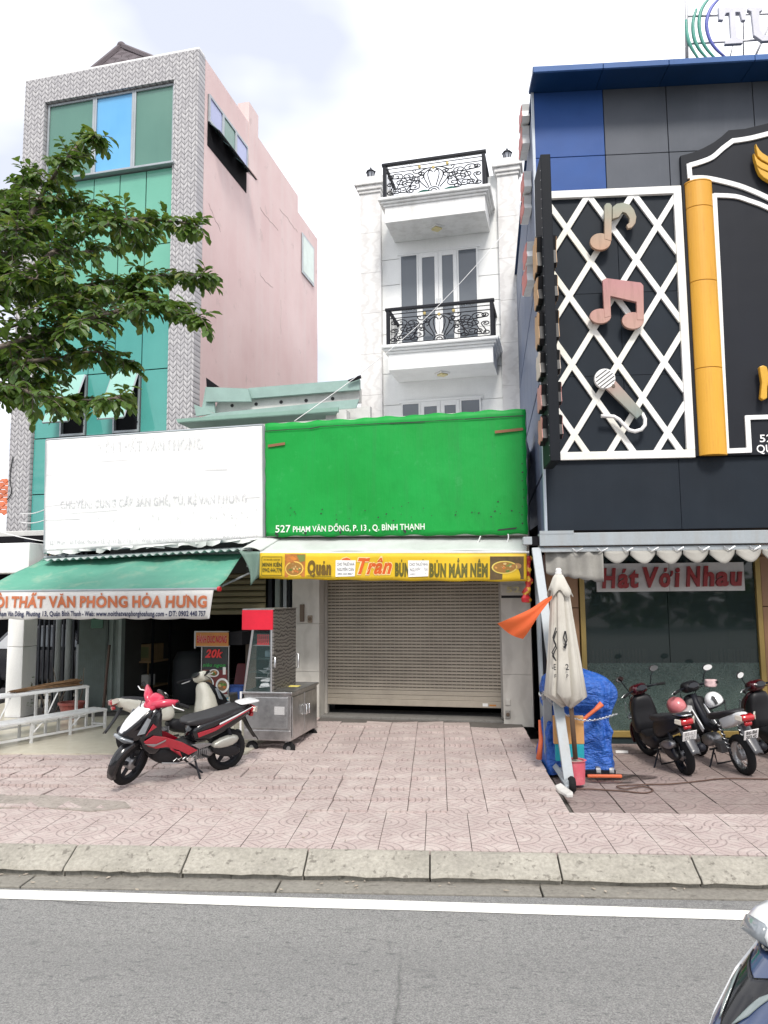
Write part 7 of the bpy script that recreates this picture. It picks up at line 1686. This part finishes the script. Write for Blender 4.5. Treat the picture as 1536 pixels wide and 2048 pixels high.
_tr = leafm.n('ShaderNodeBsdfTranslucent'); leafm.l(leafm.mix(.5, _c, (.16, .26, .03)), _tr.inputs[0]); _ms = leafm.n('ShaderNodeMixShader'); _ms.inputs[0].default_value = .36; leafm.l(leafm.b.outputs[0], _ms.inputs[1]); leafm.l(_tr.outputs[0], _ms.inputs[2]); leafm.l(_ms.outputs[0], leafm.out.inputs[0]); leafm = leafm.mat
barkm = mat('grey brown bark', (.13, .105, .085), .85, var=.3, vs=9, bump=.5, bs=30, bd=.01)
def leaf(m, p, d, up, Lg, wd):
    d = d.normalized(); sdv = d.cross(up)
    if sdv.length < .01: sdv = d.cross(Vector((1, 0, 0)))
    sdv.normalize(); n = sdv.cross(d).normalized(); a = p; t = p+d*Lg-n*Lg*.12; m1 = p+d*Lg*.38; m2 = p+d*Lg*.74-n*Lg*.04
    return m.add([a, m1-sdv*wd*.42+n*wd*.14, m2-sdv*wd*.46+n*wd*.14, t, m2+sdv*wd*.46+n*wd*.14, m1+sdv*wd*.42+n*wd*.14, m1-n*wd*.05, m2-n*wd*.05], [(0, 6, 1), (0, 5, 6), (1, 6, 7, 2), (6, 5, 4, 7), (2, 7, 3), (7, 4, 3)])
q = Bp(52, 1470, -.4); sh = thing('potted_shrub', 'small green leafy shrub between the gate pillar and white benches', 'plant', 'B', (q[0], -.4, .05))
rnd = random.Random(12); g = M(); st = M()
for k in range(5):
    x = q[0]+rnd.uniform(-.05, .06); y = -.4+rnd.uniform(-.06, .06); top = rnd.uniform(.5, .78); st.tube([(x, y, .05), (x+rnd.uniform(-.06, .06), y, top)], .008, 5)
    for j in range(26):
        z_ = .08+(top-.08)*j/26+rnd.uniform(-.02, .02); a = rnd.uniform(0, 6.3); leaf(g, Vector((x+.01*math.cos(a), y+.01*math.sin(a), z_)), Vector((math.cos(a), math.sin(a), rnd.uniform(.1, .9))), Vector((0, 0, 1)), rnd.uniform(.05, .085), .04)
st.build('stems', barkm, sh, kind='stuff'); g.build('foliage', leafm, sh, smooth=False, kind='stuff')
sk = thing('bare_twigs', 'bare woody stems standing behind the low white bench', 'plant', 'B', Bp(95, 1450, -.35))
rnd = random.Random(2)
for k in range(9):
    q = Bp(72+k*9, 1470, -.3); a = Vector((q[0], -.3+rnd.uniform(-.1, .1), .1)); b = a+Vector((rnd.uniform(-.25, .25), rnd.uniform(-.1, .1), rnd.uniform(.25, .7))); M().tube([a, a.lerp(b, .5)+Vector((rnd.uniform(-.05, .05), 0, 0)), b], [.012, .010, .005], 5).build('stem', barkm, sk)
plk = Bp(211, 1400, -.35); M().tube([Bp(206, 1423, -.4), Bp(219, 1290, -.2)], .022, 6).build('brown_plank', mat('dark brown timber', (.06, .035, .025), .7), None, 'B', plk, label='dark brown timber leaning on the folding gate', cat='timber')

# ---------------------------------------------------------------- struts, umbrella, tarpaulin cart and small things on the right
base = Gp(1140, 1576, 0); top = Kp(1072, 1097, YB+.06)
st_ = thing('leaning_strut', 'long pale grey steel strut leaning from the canopy beam down to the ramp edge', 'strut', 'W', base)
def beam(p, q, w_, d_, m_, nm, par):
    d = (q-p).normalized(); s = d.cross(Vector((0, 1, 0))).normalized()*w_/2; n = s.cross(d).normalized()*d_/2
    return M().loft([[p+s+n, p-s+n, p-s-n, p+s-n], [q+s+n, q-s+n, q-s-n, q+s-n]]).build(nm, m_, par, bevel=.004)
beam(base, top, .095, .05, grey_paint, 'beam', st_); 
b2 = Gp(1098, 1528, .04); beam(b2, Kp(1094, 1385, 8.1), .085, .05, grey_paint, 'short_post', st_)
M().slab([Gp(1100, 1520, .05), Gp(1128, 1512, .05), Gp(1148, 1572, .01), Gp(1132, 1582, .01)], (0, 0, .035)).build('foot_plate', grey_paint, st_, bevel=.005); beam(Gp(1103, 1522, .08), Gp(1136, 1568, .05), .05, .05, grey_paint, 'foot_channel', st_)
dpz = thing('downpipe', 'grey downpipe and dark cable run between the marble pier and tan wall', 'pipe', 'W', Kp(1082, 1450, 9.6))
for px, px2, r_, m_ in ((1072, 1088, .03, grey_paint), (1081, 1096, .02, black_metal), (1088, 1101, .016, mat('brown pipe', (.16, .09, .07), .5))):
    M().tube([Kp(px, 1110, 9.55), Kp((px+px2)/2, 1300, 9.55), Kp(px2, 1490, 9.55)], r_, 8).build('pipe', m_, dpz, smooth=True)
# bucket and umbrella
bk_ = Gp(1150, 1566, -.0); YU = bk_.y
bu_ = thing('pink_bucket', 'faded pink bucket of concrete holding the closed umbrella', 'bucket', 'W', bk_)
hB = Kp(1150, 1520, YU).z; rT = (Kp(1172, 1520, YU).x-Kp(1128, 1520, YU).x)/2
M().lathe([(.001, .0), (rT*.9, .0), (rT, hB), (rT+.012, hB+.002), (rT+.012, hB-.02), (rT, hB-.022)][:4]+[(rT-.012, hB+.002), (rT-.012, hB-.03), (.001, hB-.03)], 28, (bk_.x, bk_.y, 0)).build('pail', mat('faded pink plastic', (.58, .10, .14), .55, var=.12, dirt=(.6, .42, .38), da=.55, ds=5), bu_, smooth=False)
M().lathe([(.001, hB-.029), (rT-.014, hB-.029), (rT-.014, hB-.012), (.001, hB-.008)], 24, (bk_.x, bk_.y, 0)).build('concrete_fill', kerb_mat, bu_)
um = thing('closed_umbrella', 'closed cream parasol with black print standing in the pink bucket', 'umbrella', 'W', (bk_.x, bk_.y, hB))
def Up(px, py, o_=0): return Kp(px, py, YU-o_)
pb_ = Up(1151, 1518); pt = Up(1117, 1135)
polem = mat('brown wooden pole', (.11, .07, .045), .6)
M().tube([pb_, Up(1141, 1400), pt], [.024, .022, .012], 10).build('pole', polem, um, smooth=True)
fabm = NT('cream canvas'); _p = fabm.pos(); fabm.set(Base_Color=fabm.mix(fabm.math('MULTIPLY', fabm.ramp(fabm.noise(_p, 3, 6, .7), .5, .75), .5), (.50, .48, .43), (.34, .31, .26)), Roughness=.85); fabm.bump(fabm.noise(_p, 120, 2), .1, .003); fabm = fabm.mat
prof = [(1117.5, 1150, 8), (1118, 1165, 12), (1120, 1190, 17.5), (1122, 1230, 21), (1125, 1280, 26), (1128, 1330, 31), (1130, 1385, 38.5)]
g = M(); rings = []
for i, (px, py, hw) in enumerate(prof):
    c = Up(px, py); k = YU/1538; r_ = hw*k; ring = []
    for j in range(112):
        a = 2*math.pi*j/112; vq = ((a*8/(2*math.pi)+.15*math.sin(a*2)+.03*i) % 1)-.5; f_ = 1.03-(.16+.055*i)*math.exp(-(vq/.10)**2)+.05*(vq*2)*(1 if i else .3)+.03*math.sin(a*3+1)
        dz = (.03*abs(math.sin(a*4.5)) if i == len(prof)-1 else 0)-(.02*math.sin(a*2) if i == len(prof)-1 else 0)
        ring.append((c.x+r_*f_*math.cos(a), c.y+r_*.8*f_*math.sin(a), c.z-dz))
    rings.append(ring)
bot = [[(pb_.x*.06+p[0]*.75+Up(1131, 1385).x*.19, p[1]*.75+YU*.25, p[2]-.035) for p in rings[-1]], [(p[0]*.3+Up(1135, 1400).x*.7, p[1]*.3+YU*.7, p[2]-.10) for p in rings[-1]]]
g.loft(rings+bot).build('canopy', fabm, um, smooth=True, solid=0)
g = M(); rings = []
for i, (px, py, hw) in enumerate([(1117, 1147, 5), (1117.5, 1156, 11), (1119, 1172, 17), (1121, 1187, 23)]):
    c = Up(px, py); r_ = hw*YU/1538; rings.append([(c.x+r_*(1+.05*i*math.sin(a*5))*math.cos(a), c.y+r_*.85*(1+.05*i*math.sin(a*5))*math.sin(a), c.z-(.012*math.sin(a*5+1)*i)) for a in [2*math.pi*j/48 for j in range(48)]])
g.loft(rings, cap=False).build('vent_flap', fabm, um, smooth=True, solid=.004)
M().ball(tuple(Up(1117, 1141)), .03, .03, .028, 12, 6).build('finial', white_paint, um, smooth=True); M().lathe([(.018, 0), (.032, .01), (.032, .03), (.012, .035)], 12, tuple(Up(1117, 1150))).build('crown_ring', white_paint, um)
def uprint(pts, r_=.006, nm='print_line'):
    M().tube([Up(px, py, (17.5+(py-1190)*.107)*YU/1538*.84+.012) for px, py in pts], r_, 4).build(nm, ink, um)
uprint([(1112, 1255), (1106, 1275), (1112, 1290), (1104, 1305), (1112, 1322), (1105, 1312), (1113, 1296), (1107, 1280), (1113, 1262)]); uprint([(1130, 1262), (1127, 1275), (1133, 1290), (1128, 1296), (1134, 1280), (1131, 1262)]); uprint([(1127, 1288), (1133, 1288), (1131, 1297), (1127, 1293)])
for s_, x0, x1, yb, cp in (('-E', 1104, 1112, 1340, 11), ('2', 1131, 1138, 1340, 11), ('F', 1109, 1113, 1356, 7), ('P', 1133, 1137, 1356, 7)):
    a, b = Up(x0, yb, .27), Up(x1, yb, .27); yy = YU-(17.5+(yb-1190)*.107)*YU/1538*.84-.016; a = Kp(x0, yb, yy); b = Kp(x1, yb, yy); g = M(); text(g, s_, a.x, b.x, a.z, cp*yy/1538, yy, .02); g.build('lettering', ink, um)
fl = thing('orange_flag', 'orange cloth pennant blowing left from the closed umbrella', 'flag', 'W', Up(1103, 1193))
up_, lo_ = [(1104, 1191), (1088, 1199), (1062, 1217), (1030, 1232), (995, 1247)], [(1104, 1197), (1096, 1206), (1078, 1230), (1058, 1262), (1046, 1278)]
lo2 = [(995, 1247), (1008, 1258), (1024, 1273), (1046, 1278)]
U_, L_ = smooth_path(up_, 5), smooth_path(lo_, 5)
def fp(u, v):
    i = u*(len(U_)-1); k = min(int(i), len(U_)-2); f_ = i-k; a = Vector(U_[k]).lerp(Vector(U_[k+1]), f_); b = Vector(L_[k]).lerp(Vector(L_[k+1]), f_); q = a.lerp(b, v); q += Vector((0, 6*math.sin(math.pi*v)*u**3))
    return Kp(q.x, q.y, YU-.12+.05*math.sin(u*6+v*2)*u+.02*math.sin(v*9+u*5)*u)
om = NT('orange cloth'); om.set(Base_Color=om.mix(om.noise(om.pos(), 3, 4), (.72, .10, .03), (.80, .17, .05)), Roughness=.8); _t = om.n('ShaderNodeBsdfTranslucent'); _t.inputs[0].default_value = (.85, .2, .06, 1); _m = om.n('ShaderNodeMixShader'); _m.inputs[0].default_value = .35; om.l(om.b.outputs[0], _m.inputs[1]); om.l(_t.outputs[0], _m.inputs[2]); om.l(_m.outputs[0], om.out.inputs[0])
M().sheet(fp, 28, 12).build('cloth', om.mat, fl, smooth=True)
# covered cart under a blue tarpaulin
YT = 8.25
bt = thing('tarpaulin_cart', 'cart wrapped in a crinkled blue tarpaulin beside the closed umbrella', 'covered cart', 'W', Kp(1165, 1550, YT))
tz0, tz1 = Kp(1200, 1549, YT-.2).z, Kp(1170, 1338, YT).z; xl, xr = Kp(1082, 1450, YT).x, Kp(1238, 1450, YT-.2).x
def tarp_mat():
    t = NT('blue tarpaulin'); p = t.pos(); a = t.noise(p, 9, 5, .7); b = t.noise(p, 7, 3, .5, stretch=(1, 1, 2.2)); f = t.noise(p, 26, 4, .6)
    c = t.mix(t.ramp(a, .3, .7), (.012, .075, .36), (.025, .125, .48)); c = t.mix(t.math('MULTIPLY', t.ramp(f, .58, .7), .35), c, (.10, .24, .55)); t.set(Base_Color=c, Roughness=.36); t.bump(t.math('ADD', t.math('ABSOLUTE', t.math('SUBTRACT', b, .5)), t.math('MULTIPLY', t.math('ABSOLUTE', t.math('SUBTRACT', a, .5)), .8)), 1.0, .06); return t.mat
tmn = tarp_mat(); rnd = random.Random(1)
import mathutils.noise as mn
def tp(u, v):
    a = 2*math.pi*u; e = .38; ca, sa = math.cos(a), math.sin(a); h = tz0+(tz1-tz0)*v
    hw = (xr-xl)/2; taper = (1-.05*v) if v < .80 else (1-.05*v)*math.sqrt(max(0, 1-((v-.80)/.205)**2))**.8; cx_ = (xl+xr)/2+(-.03*(v-.6) if v > .6 else 0); X = cx_+hw*taper*(abs(ca)**e)*(1 if ca > 0 else -1); Y = YT+.12+.34*(taper*.8+.2)*(abs(sa)**e)*(1 if sa > 0 else -1)
    n1 = mn.noise(Vector((X*3.1, Y*3.1, h*3.7))); n2 = mn.noise(Vector((X*8+3, Y*8, h*8))); n3 = abs(mn.noise(Vector((X*5+9, Y*5, h*14))))
    n1 = mn.noise(Vector((X*1.7, Y*1.7, h*2.1))); n3 = abs(mn.noise(Vector((X*6+9+h*1.2, Y*6, h*1.3)))); n4 = abs(mn.noise(Vector((X*3+h*4, Y*3, h*6+X*3)))); k = .05*n1+.008*n2-.05*n3-.035*n4
    pin = math.exp(-((v-.53)/.10)**2); k += -.055*pin+.028*math.exp(-((v-.53)/.26)**2)*math.sin(a*13+3*n1+1.5*math.sin(h*5))+.02*math.sin(a*5+h*4)
    return Vector((X+k*ca, Y+k*sa*1.2, h+(.03*n1 if v > .9 else (.015*n2 if v < .03 else 0))))
M().sheet(tp, 110, 60).build('cover', tmn, bt, smooth=True)
p0_ = tp(.625, .985)
ohm = mat('orange hem', (.6, .13, .05), .6)
M().tube([Kp(x, y, YT-.30) for x, y in ((1150, 1461), (1160, 1447), (1175, 1432), (1190, 1420), (1204, 1407))], [.03, .022, .018, .02, .03], 6).build('orange_strap', ohm, bt, smooth=True)
M().box(Kp(1174, 1550, YT-.27).x, xr-.01, YT-.30, YT-.26, tz0-.012, tz0+.018).build('orange_hem', ohm, bt, bevel=.01)
M().tube([Kp(1079, 1440, YT-.2), Kp(1082, 1480, YT-.22), Kp(1078, 1518, YT-.2)], [.012, .022, .03], 6).build('orange_hem', ohm, bt, smooth=True)
yb_ = YT-.33
def tbox(x0, y0, x1, y1, m_, nm, d=.05): a, b = Kp(x0, y1, yb_), Kp(x1, y0, yb_); return M().box(a.x, b.x, yb_, yb_+d, a.z, b.z).build(nm, m_, bt, bevel=.004)
tbox(1108, 1432, 1167, 1488, mat('orange tan board', (.50, .27, .10), .5), 'tan_board'); tbox(1112, 1489, 1168, 1522, mat('turquoise board', (.01, .30, .36), .5), 'turquoise_board'); M().box(xl+.05, xr-.05, YT-.2, YT+.4, tz0+.0, tz0+.04).build('chassis', black_metal, bt)
for x, y in ((xl+.15, YT-.1), (xr-.22, YT-.16), (xr-.09, YT-.16), (xr-.1, YT+.35)):
    cw = M().lathe([(.001, -.022), (.05, -.022), (.055, 0), (.05, .022), (.001, .022)], 14, (x, y, .0), 'X'); cw = xf(cw, Matrix.Translation((0, 0, .02)), 0) ; cw.build('caster', alloy, bt)
# chain round the cart
lk = M().tube([(.014*math.cos(t), 0, .008*math.sin(t)) for t in [2*math.pi*k/10 for k in range(10)]], .0032, 5, closed=True).mesh('link_mesh'); lk.materials.append(steel)
ch = thing('chain', 'thin steel chain looped from the strut round the blue tarpaulin cart', 'chain', 'W', Kp(1090, 1390, YT-.4))
path = [Vector(Kp(x, y, YT-.37)) for x, y in smooth_path([(1088, 1385), (1100, 1402), (1120, 1422), (1145, 1435), (1170, 1441), (1200, 1438), (1236, 1427)], 6)]
Ls = 0
for a, b in zip(path[:-1], path[1:]):
    n = max(1, round((b-a).length/.02))
    for k in range(n):
        p = a.lerp(b, k/n); d = b-a; o_ = bpy.data.objects.new('link', lk); COL.objects.link(o_); o_.parent = ch; o_.location = p-FR[ch.name][1]; o_.rotation_euler = (R(90)*(Ls % 2)+.3, -math.atan2(d.z, d.x), 0); Ls += 1
pc = Kp(1091, 1388, 7.98); M().tube([pc+Vector((.06*math.cos(t), .05*math.sin(t), .015*math.sin(t*3))) for t in [2*math.pi*k/16 for k in range(16)]], .012, 6, closed=True).build('chain_knot', steel, ch, smooth=True)
M().box(pc.x-.05, pc.x-.01, pc.y-.08, pc.y-.05, pc.z-.05, pc.z+.01).build('padlock', alloy, ch, bevel=.008)
# cream plastic lid and worn wheel at the ramp corner
wl_ = Gp(1128, 1590, -.02); lid = thing('plastic_cover', 'dirty white plastic lid resting on a worn black wheel at the foot of the strut', 'lid', 'W', wl_)
M().slab([Gp(1110, 1577, .03), Gp(1122, 1572, .05), Gp(1146, 1590, .05), Gp(1146, 1596, .03), Gp(1134, 1596, .02), Gp(1116, 1586, .02)], (0, 0, .03)).build('lid', mat('dirty white plastic', (.62, .61, .58), .5, dirt=(.25, .22, .2), da=.5, ds=8), lid, bevel=.008)
ww = Gp(1146, 1583, -.01); M().lathe([(.001, -.03), (.06, -.03), (.075, -.01), (.075, .01), (.06, .03), (.001, .03)], 18, (ww.x, ww.y+.05, .04), 'X').build('worn_wheel', dark_rubber, None, 'W', ww, label='worn black wheel under the white lid by the strut', cat='wheel')
# cable and spill on the forecourt
cbm = mat('brown cable', (.10, .055, .04), .7)
cp = smooth_path([(1152, 1578), (1180, 1578), (1210, 1580), (1245, 1582), (1288, 1586), (1306, 1580), (1285, 1573), (1250, 1578), (1235, 1572), (1290, 1569), (1340, 1568), (1400, 1562), (1450, 1557), (1540, 1558), (1620, 1556)], 5)
M().tube([Gp(x, y, -.022) for x, y in cp], .0065, 6).build('floor_cable', cbm, None, 'W', Gp(1152, 1578, -.022), smooth=True, label='thin brown cable looping over the dark forecourt tiles', cat='cable')
spm = NT('dark wet stain'); spm.set(Base_Color=(.02, .014, .013), Roughness=.35, Alpha=spm.math('MULTIPLY', spm.ramp(spm.noise(spm.pos(), 7, 6, .7, stretch=(.5, 2, 1)), .40, .56), .75))
c_ = Gp(1215, 1557, -.03); M().add([(c_.x+.45*math.cos(t)*(1+.25*math.sin(3*t)), c_.y+.2*math.sin(t), -.0245) for t in [2*math.pi*k/26 for k in range(26)]], [tuple(range(26))]).build('wet_stain', spm.mat, kind='structure')
M().box(2.02, 2.16, 9.25, 9.28, -.03, -.005).build('white_stick', white_paint, None, 'W', (2.02, 9.25, -.03), label='short white stick lying on the forecourt near the glass', cat='stick')
# litter along the gutter
rnd = random.Random(21); lt = M(); ltm = mat('litter', (.36, .31, .25), .8, var=.4, vs=30)
for k in range(26):
    x = rnd.uniform(-3.3, 2.2); y = ky(x)-.165-abs(rnd.gauss(0, .07))-.01; s_ = rnd.uniform(.006, .022); a = rnd.uniform(0, 3.1); z_ = ROADZ+.022
    lt.slab([(x+s_*math.cos(a+t)*e_, y+s_*math.sin(a+t)*e_, z_) for t, e_ in ((0, 1), (1.3, .5), (3.1, 1), (4.5, .4))], (0, 0, .004))
for k in range(26):
    x, y = rnd.uniform(-3.5, 1), rnd.uniform(5.8, 8.2); s_ = rnd.uniform(.006, .018); a = rnd.uniform(0, 3.1); lt.slab([(x+s_*math.cos(a+t)*e_, y+s_*math.sin(a+t)*e_, zr(y)+.008) for t, e_ in ((0, 1), (1.3, .5), (3.1, 1), (4.5, .4))], (0, 0, .004))
lt.build('litter', ltm, kind='stuff')
# wires
wm = mat('pale cable sheath', (.7, .7, .7), .6); dkw = mat('dark cable sheath', (.03, .03, .03), .6)
def wire(pts, r_, m_, label): P = [Vector(p) for p in pts]; M().tube(P, r_, 5).build('overhead_cable', m_, None, 'W', P[0], smooth=True, label=label, cat='cable')
A_, B2_ = bw(*Bp(589, 842, -.6)), bw(*Bp(1012, 462, 3.3))
wire([A_.lerp(B2_, t)+Vector((0, 0, -.25*math.sin(math.pi*t))) for t in [k/16 for k in range(17)]], .0055, wm, 'long pale cable rising from the green sign across the white house front')
for (x0, y0, x1, y1, l_) in ((-40, 1050, 90, 1083, 'slack pale wire crossing low beside the white gate head'), (40, 1027, 90, 1019, 'upper pale wire between tower corner and white sign'), (40, 1044, 90, 1040, 'lower pale wire between tower corner and white sign')):
    a, b = bw(*Bp(x0, y0, -.3)), bw(*Bp(x1, y1, -.5)); wire([a.lerp(b, k/8)+Vector((0, 0, -.03*math.sin(math.pi*k/8))) for k in range(9)], .007, wm, l_)
a, b = Bp(26, 915, VT-.03), Bp(14, 1000, VT-.03); wire([bw(*Bp(x, y, VT-.03)) for x, y in smooth_path([(26, 913), (22, 935), (20, 960), (23, 985), (14, 1000)], 3)], .012, dkw, 'dark loose cable hanging on the stone strip of the tower')

# ---------------------------------------------------------------- street tree on the left
tr = thing('street_tree', 'leafy street tree reaching in from the left over the tower front', 'tree', 'W', (-4.9, 6.35, 0))
def Tp(px, py, y): return Kp(px, py, y)
trunk_top = Tp(-190, 760, 6.4)
M().tube([(-4.9, 6.35, -.05), (-4.92, 6.36, .15), (-4.96, 6.34, .9), (-4.88, 6.38, 1.7), (-4.86, 6.4, 2.6), tuple(trunk_top)], [.22, .16, .135, .125, .12, .10], 14).build('trunk', barkm, tr, smooth=True)
main = [([(-190, 760), (-60, 735), (0, 714), (60, 698), (130, 650), (200, 610), (290, 560), (360, 548), (418, 556)], 6.4, .050),
        ([(-120, 720), (-40, 600), (40, 470), (90, 380), (135, 315), (175, 275), (200, 275)], 6.7, .045),
        ([(-60, 640), (60, 540), (160, 470), (250, 440), (330, 440), (398, 452)], 6.2, .035),
        ([(-20, 700), (90, 665), (200, 632), (290, 608), (350, 610), (402, 636)], 5.9, .03),
        ([(-60, 735), (40, 725), (120, 715), (190, 703), (250, 722)], 6.1, .026),
        ([(-90, 745), (10, 770), (100, 795), (180, 800), (256, 793)], 5.8, .024),
        ([(-120, 640), (-40, 500), (0, 420), (30, 370), (60, 350)], 7.0, .03),
        ([(-60, 520), (60, 500), (150, 505), (240, 490), (300, 470)], 6.9, .022),
        ([(-60, 590), (60, 585), (150, 575), (230, 560), (290, 590)], 6.6, .022),
        ([(-90, 440), (10, 430), (90, 400), (160, 405), (225, 425)], 6.8, .022),
        ([(-60, 680), (60, 640), (130, 600), (200, 570)], 6.0, .02),
        ([(-120, 780), (-20, 790), (40, 775), (90, 760)], 6.3, .02),
        ([(-60, 560), (20, 545), (80, 560), (130, 545)], 5.9, .02),
        ([(-60, 470), (20, 460), (80, 455), (140, 440)], 6.2, .02)]
rnd = random.Random(33); crown = M(); twigs = M(); cand = []
def hang(P0, dirv, Lg, nleaf):
    d = dirv.normalized(); pts = [P0]; p = P0.copy()
    for k in range(5):
        d = (d+Vector((rnd.uniform(-.12, .12), rnd.uniform(-.12, .12), -.13+rnd.uniform(-.05, .05)))).normalized(); p = p+d*Lg/5; pts.append(p.copy())
    twigs.tube(pts, [.006, .005, .0045, .004, .003, .002], 4)
    for k in range(nleaf):
        t = (k+.6)/nleaf*5; i = min(4, int(t)); q = pts[i].lerp(pts[i+1], t-i); dd = (pts[i+1]-pts[i]).normalized(); sd = dd.cross(Vector((0, 0, 1))).normalized()*(1 if k % 2 else -1)
        ld = dd*rnd.uniform(.35, .9)+sd*rnd.uniform(.4, 1.0)+Vector((0, 0, rnd.uniform(-.75, .1))); Lf = rnd.uniform(.062, .108); wf_ = Lf*rnd.uniform(.48, .62)
        up_v = Vector((rnd.uniform(-.4, .4), rnd.uniform(-.6, .2), 1))
        cand.append((q, ld, up_v, Lf, wf_))
for path, Y, r0_ in main:
    P = [Tp(x, y, Y+.25*math.sin(i*1.3+Y*5)) for i, (x, y) in enumerate(smooth_path(path, 3))]; n = len(P)
    M().tube(P, [r0_*.62*(1-.9*i/(n-1))+.004 for i in range(n)], 8).build('branch', barkm, tr, smooth=True)
    for i in range(2, n):
        m_ = 8 if i < n-4 else 6
        for k in range(m_):
            d = (P[i]-P[i-1]).normalized(); perp = Vector((rnd.gauss(0, .55), rnd.gauss(0, .75), rnd.gauss(.12, .42)))
            hang(P[i].lerp(P[i-1], rnd.random()), d*rnd.uniform(.35, 1.0)+perp, rnd.uniform(.14, .30) if i < n-5 else rnd.uniform(.09, .17), rnd.choice((7, 9, 11)))
    hang(P[-1], P[-1]-P[-2], .2, 12)
inview = [c for c in cand if 0 < (c[0]-CAM).dot(_f)]
def scr(p): v = p-CAM; z = v.dot(_f); return 768+F*v.dot(RT)/z, 1024-F*v.dot(UP)/z
order = sorted(range(len(cand)), key=lambda i: cand[i][0].y+(0 if scr(cand[i][0])[0] > 5 else 9))
sing = set(order[:300])
lm = M(); leaf(lm, Vector((0, 0, 0)), Vector((1, 0, 0)), Vector((0, 0, 1)), 1, .53); lme = lm.mesh('leaf_mesh'); lme.materials.append(leafm)
for i, (q, ld, uv, Lf, wf_) in enumerate(cand):
    if i in sing:
        d = ld.normalized(); s_ = d.cross(uv).normalized(); n_ = s_.cross(d); mt = Matrix((d, -s_, n_)).transposed(); o_ = bpy.data.objects.new('leaf', lme); COL.objects.link(o_); o_.parent = tr
        o_.matrix_local = Matrix.Translation(q-FR[tr.name][1]) @ mt.to_4x4() @ Matrix.Scale(Lf, 4)
    else: leaf(crown, q, ld, uv, Lf, wf_)
crown.build('crown', leafm, tr, kind='stuff'); twigs.build('twigs', barkm, tr, kind='stuff')
print('leaves', len(cand))
# service cables over the carriageway, mirrored in the tower glass
g = M(); rnd = random.Random(14)
for k in range(9):
    y, z_ = rnd.uniform(-1.5, 1.5), rnd.uniform(7.2, 9.6); sg_ = rnd.uniform(.3, .8)
    g.tube([(-40+5*i, y+.02*i, z_-sg_*math.sin(math.pi*((i*5) % 40)/40)) for i in range(17)], .028, 4)
g.build('service_cables', dkw, kind='stuff')
# ---------------------------------------------------------------- the far side of the road, which the dark glass mirrors
fy = -24
opp = M(); rnd = random.Random(5)
for k in range(2600):
    x = rnd.uniform(-45, 45); h = 5.5+2.2*math.sin(x*.23)+1.3*math.sin(x*.61+1); z_ = rnd.uniform(.2, h); y = fy+rnd.uniform(-2, 1); d = Vector((rnd.uniform(-1, 1), rnd.uniform(-1, 1), rnd.uniform(-.6, .6))); leaf(opp, Vector((x, y, z_)), d, Vector((rnd.uniform(-1, 1), rnd.uniform(-1, 1), 1)), rnd.uniform(.9, 1.7), rnd.uniform(.6, 1.1))
opp.build('far_trees', leafm, kind='stuff')
bpy.context.view_layer.update()
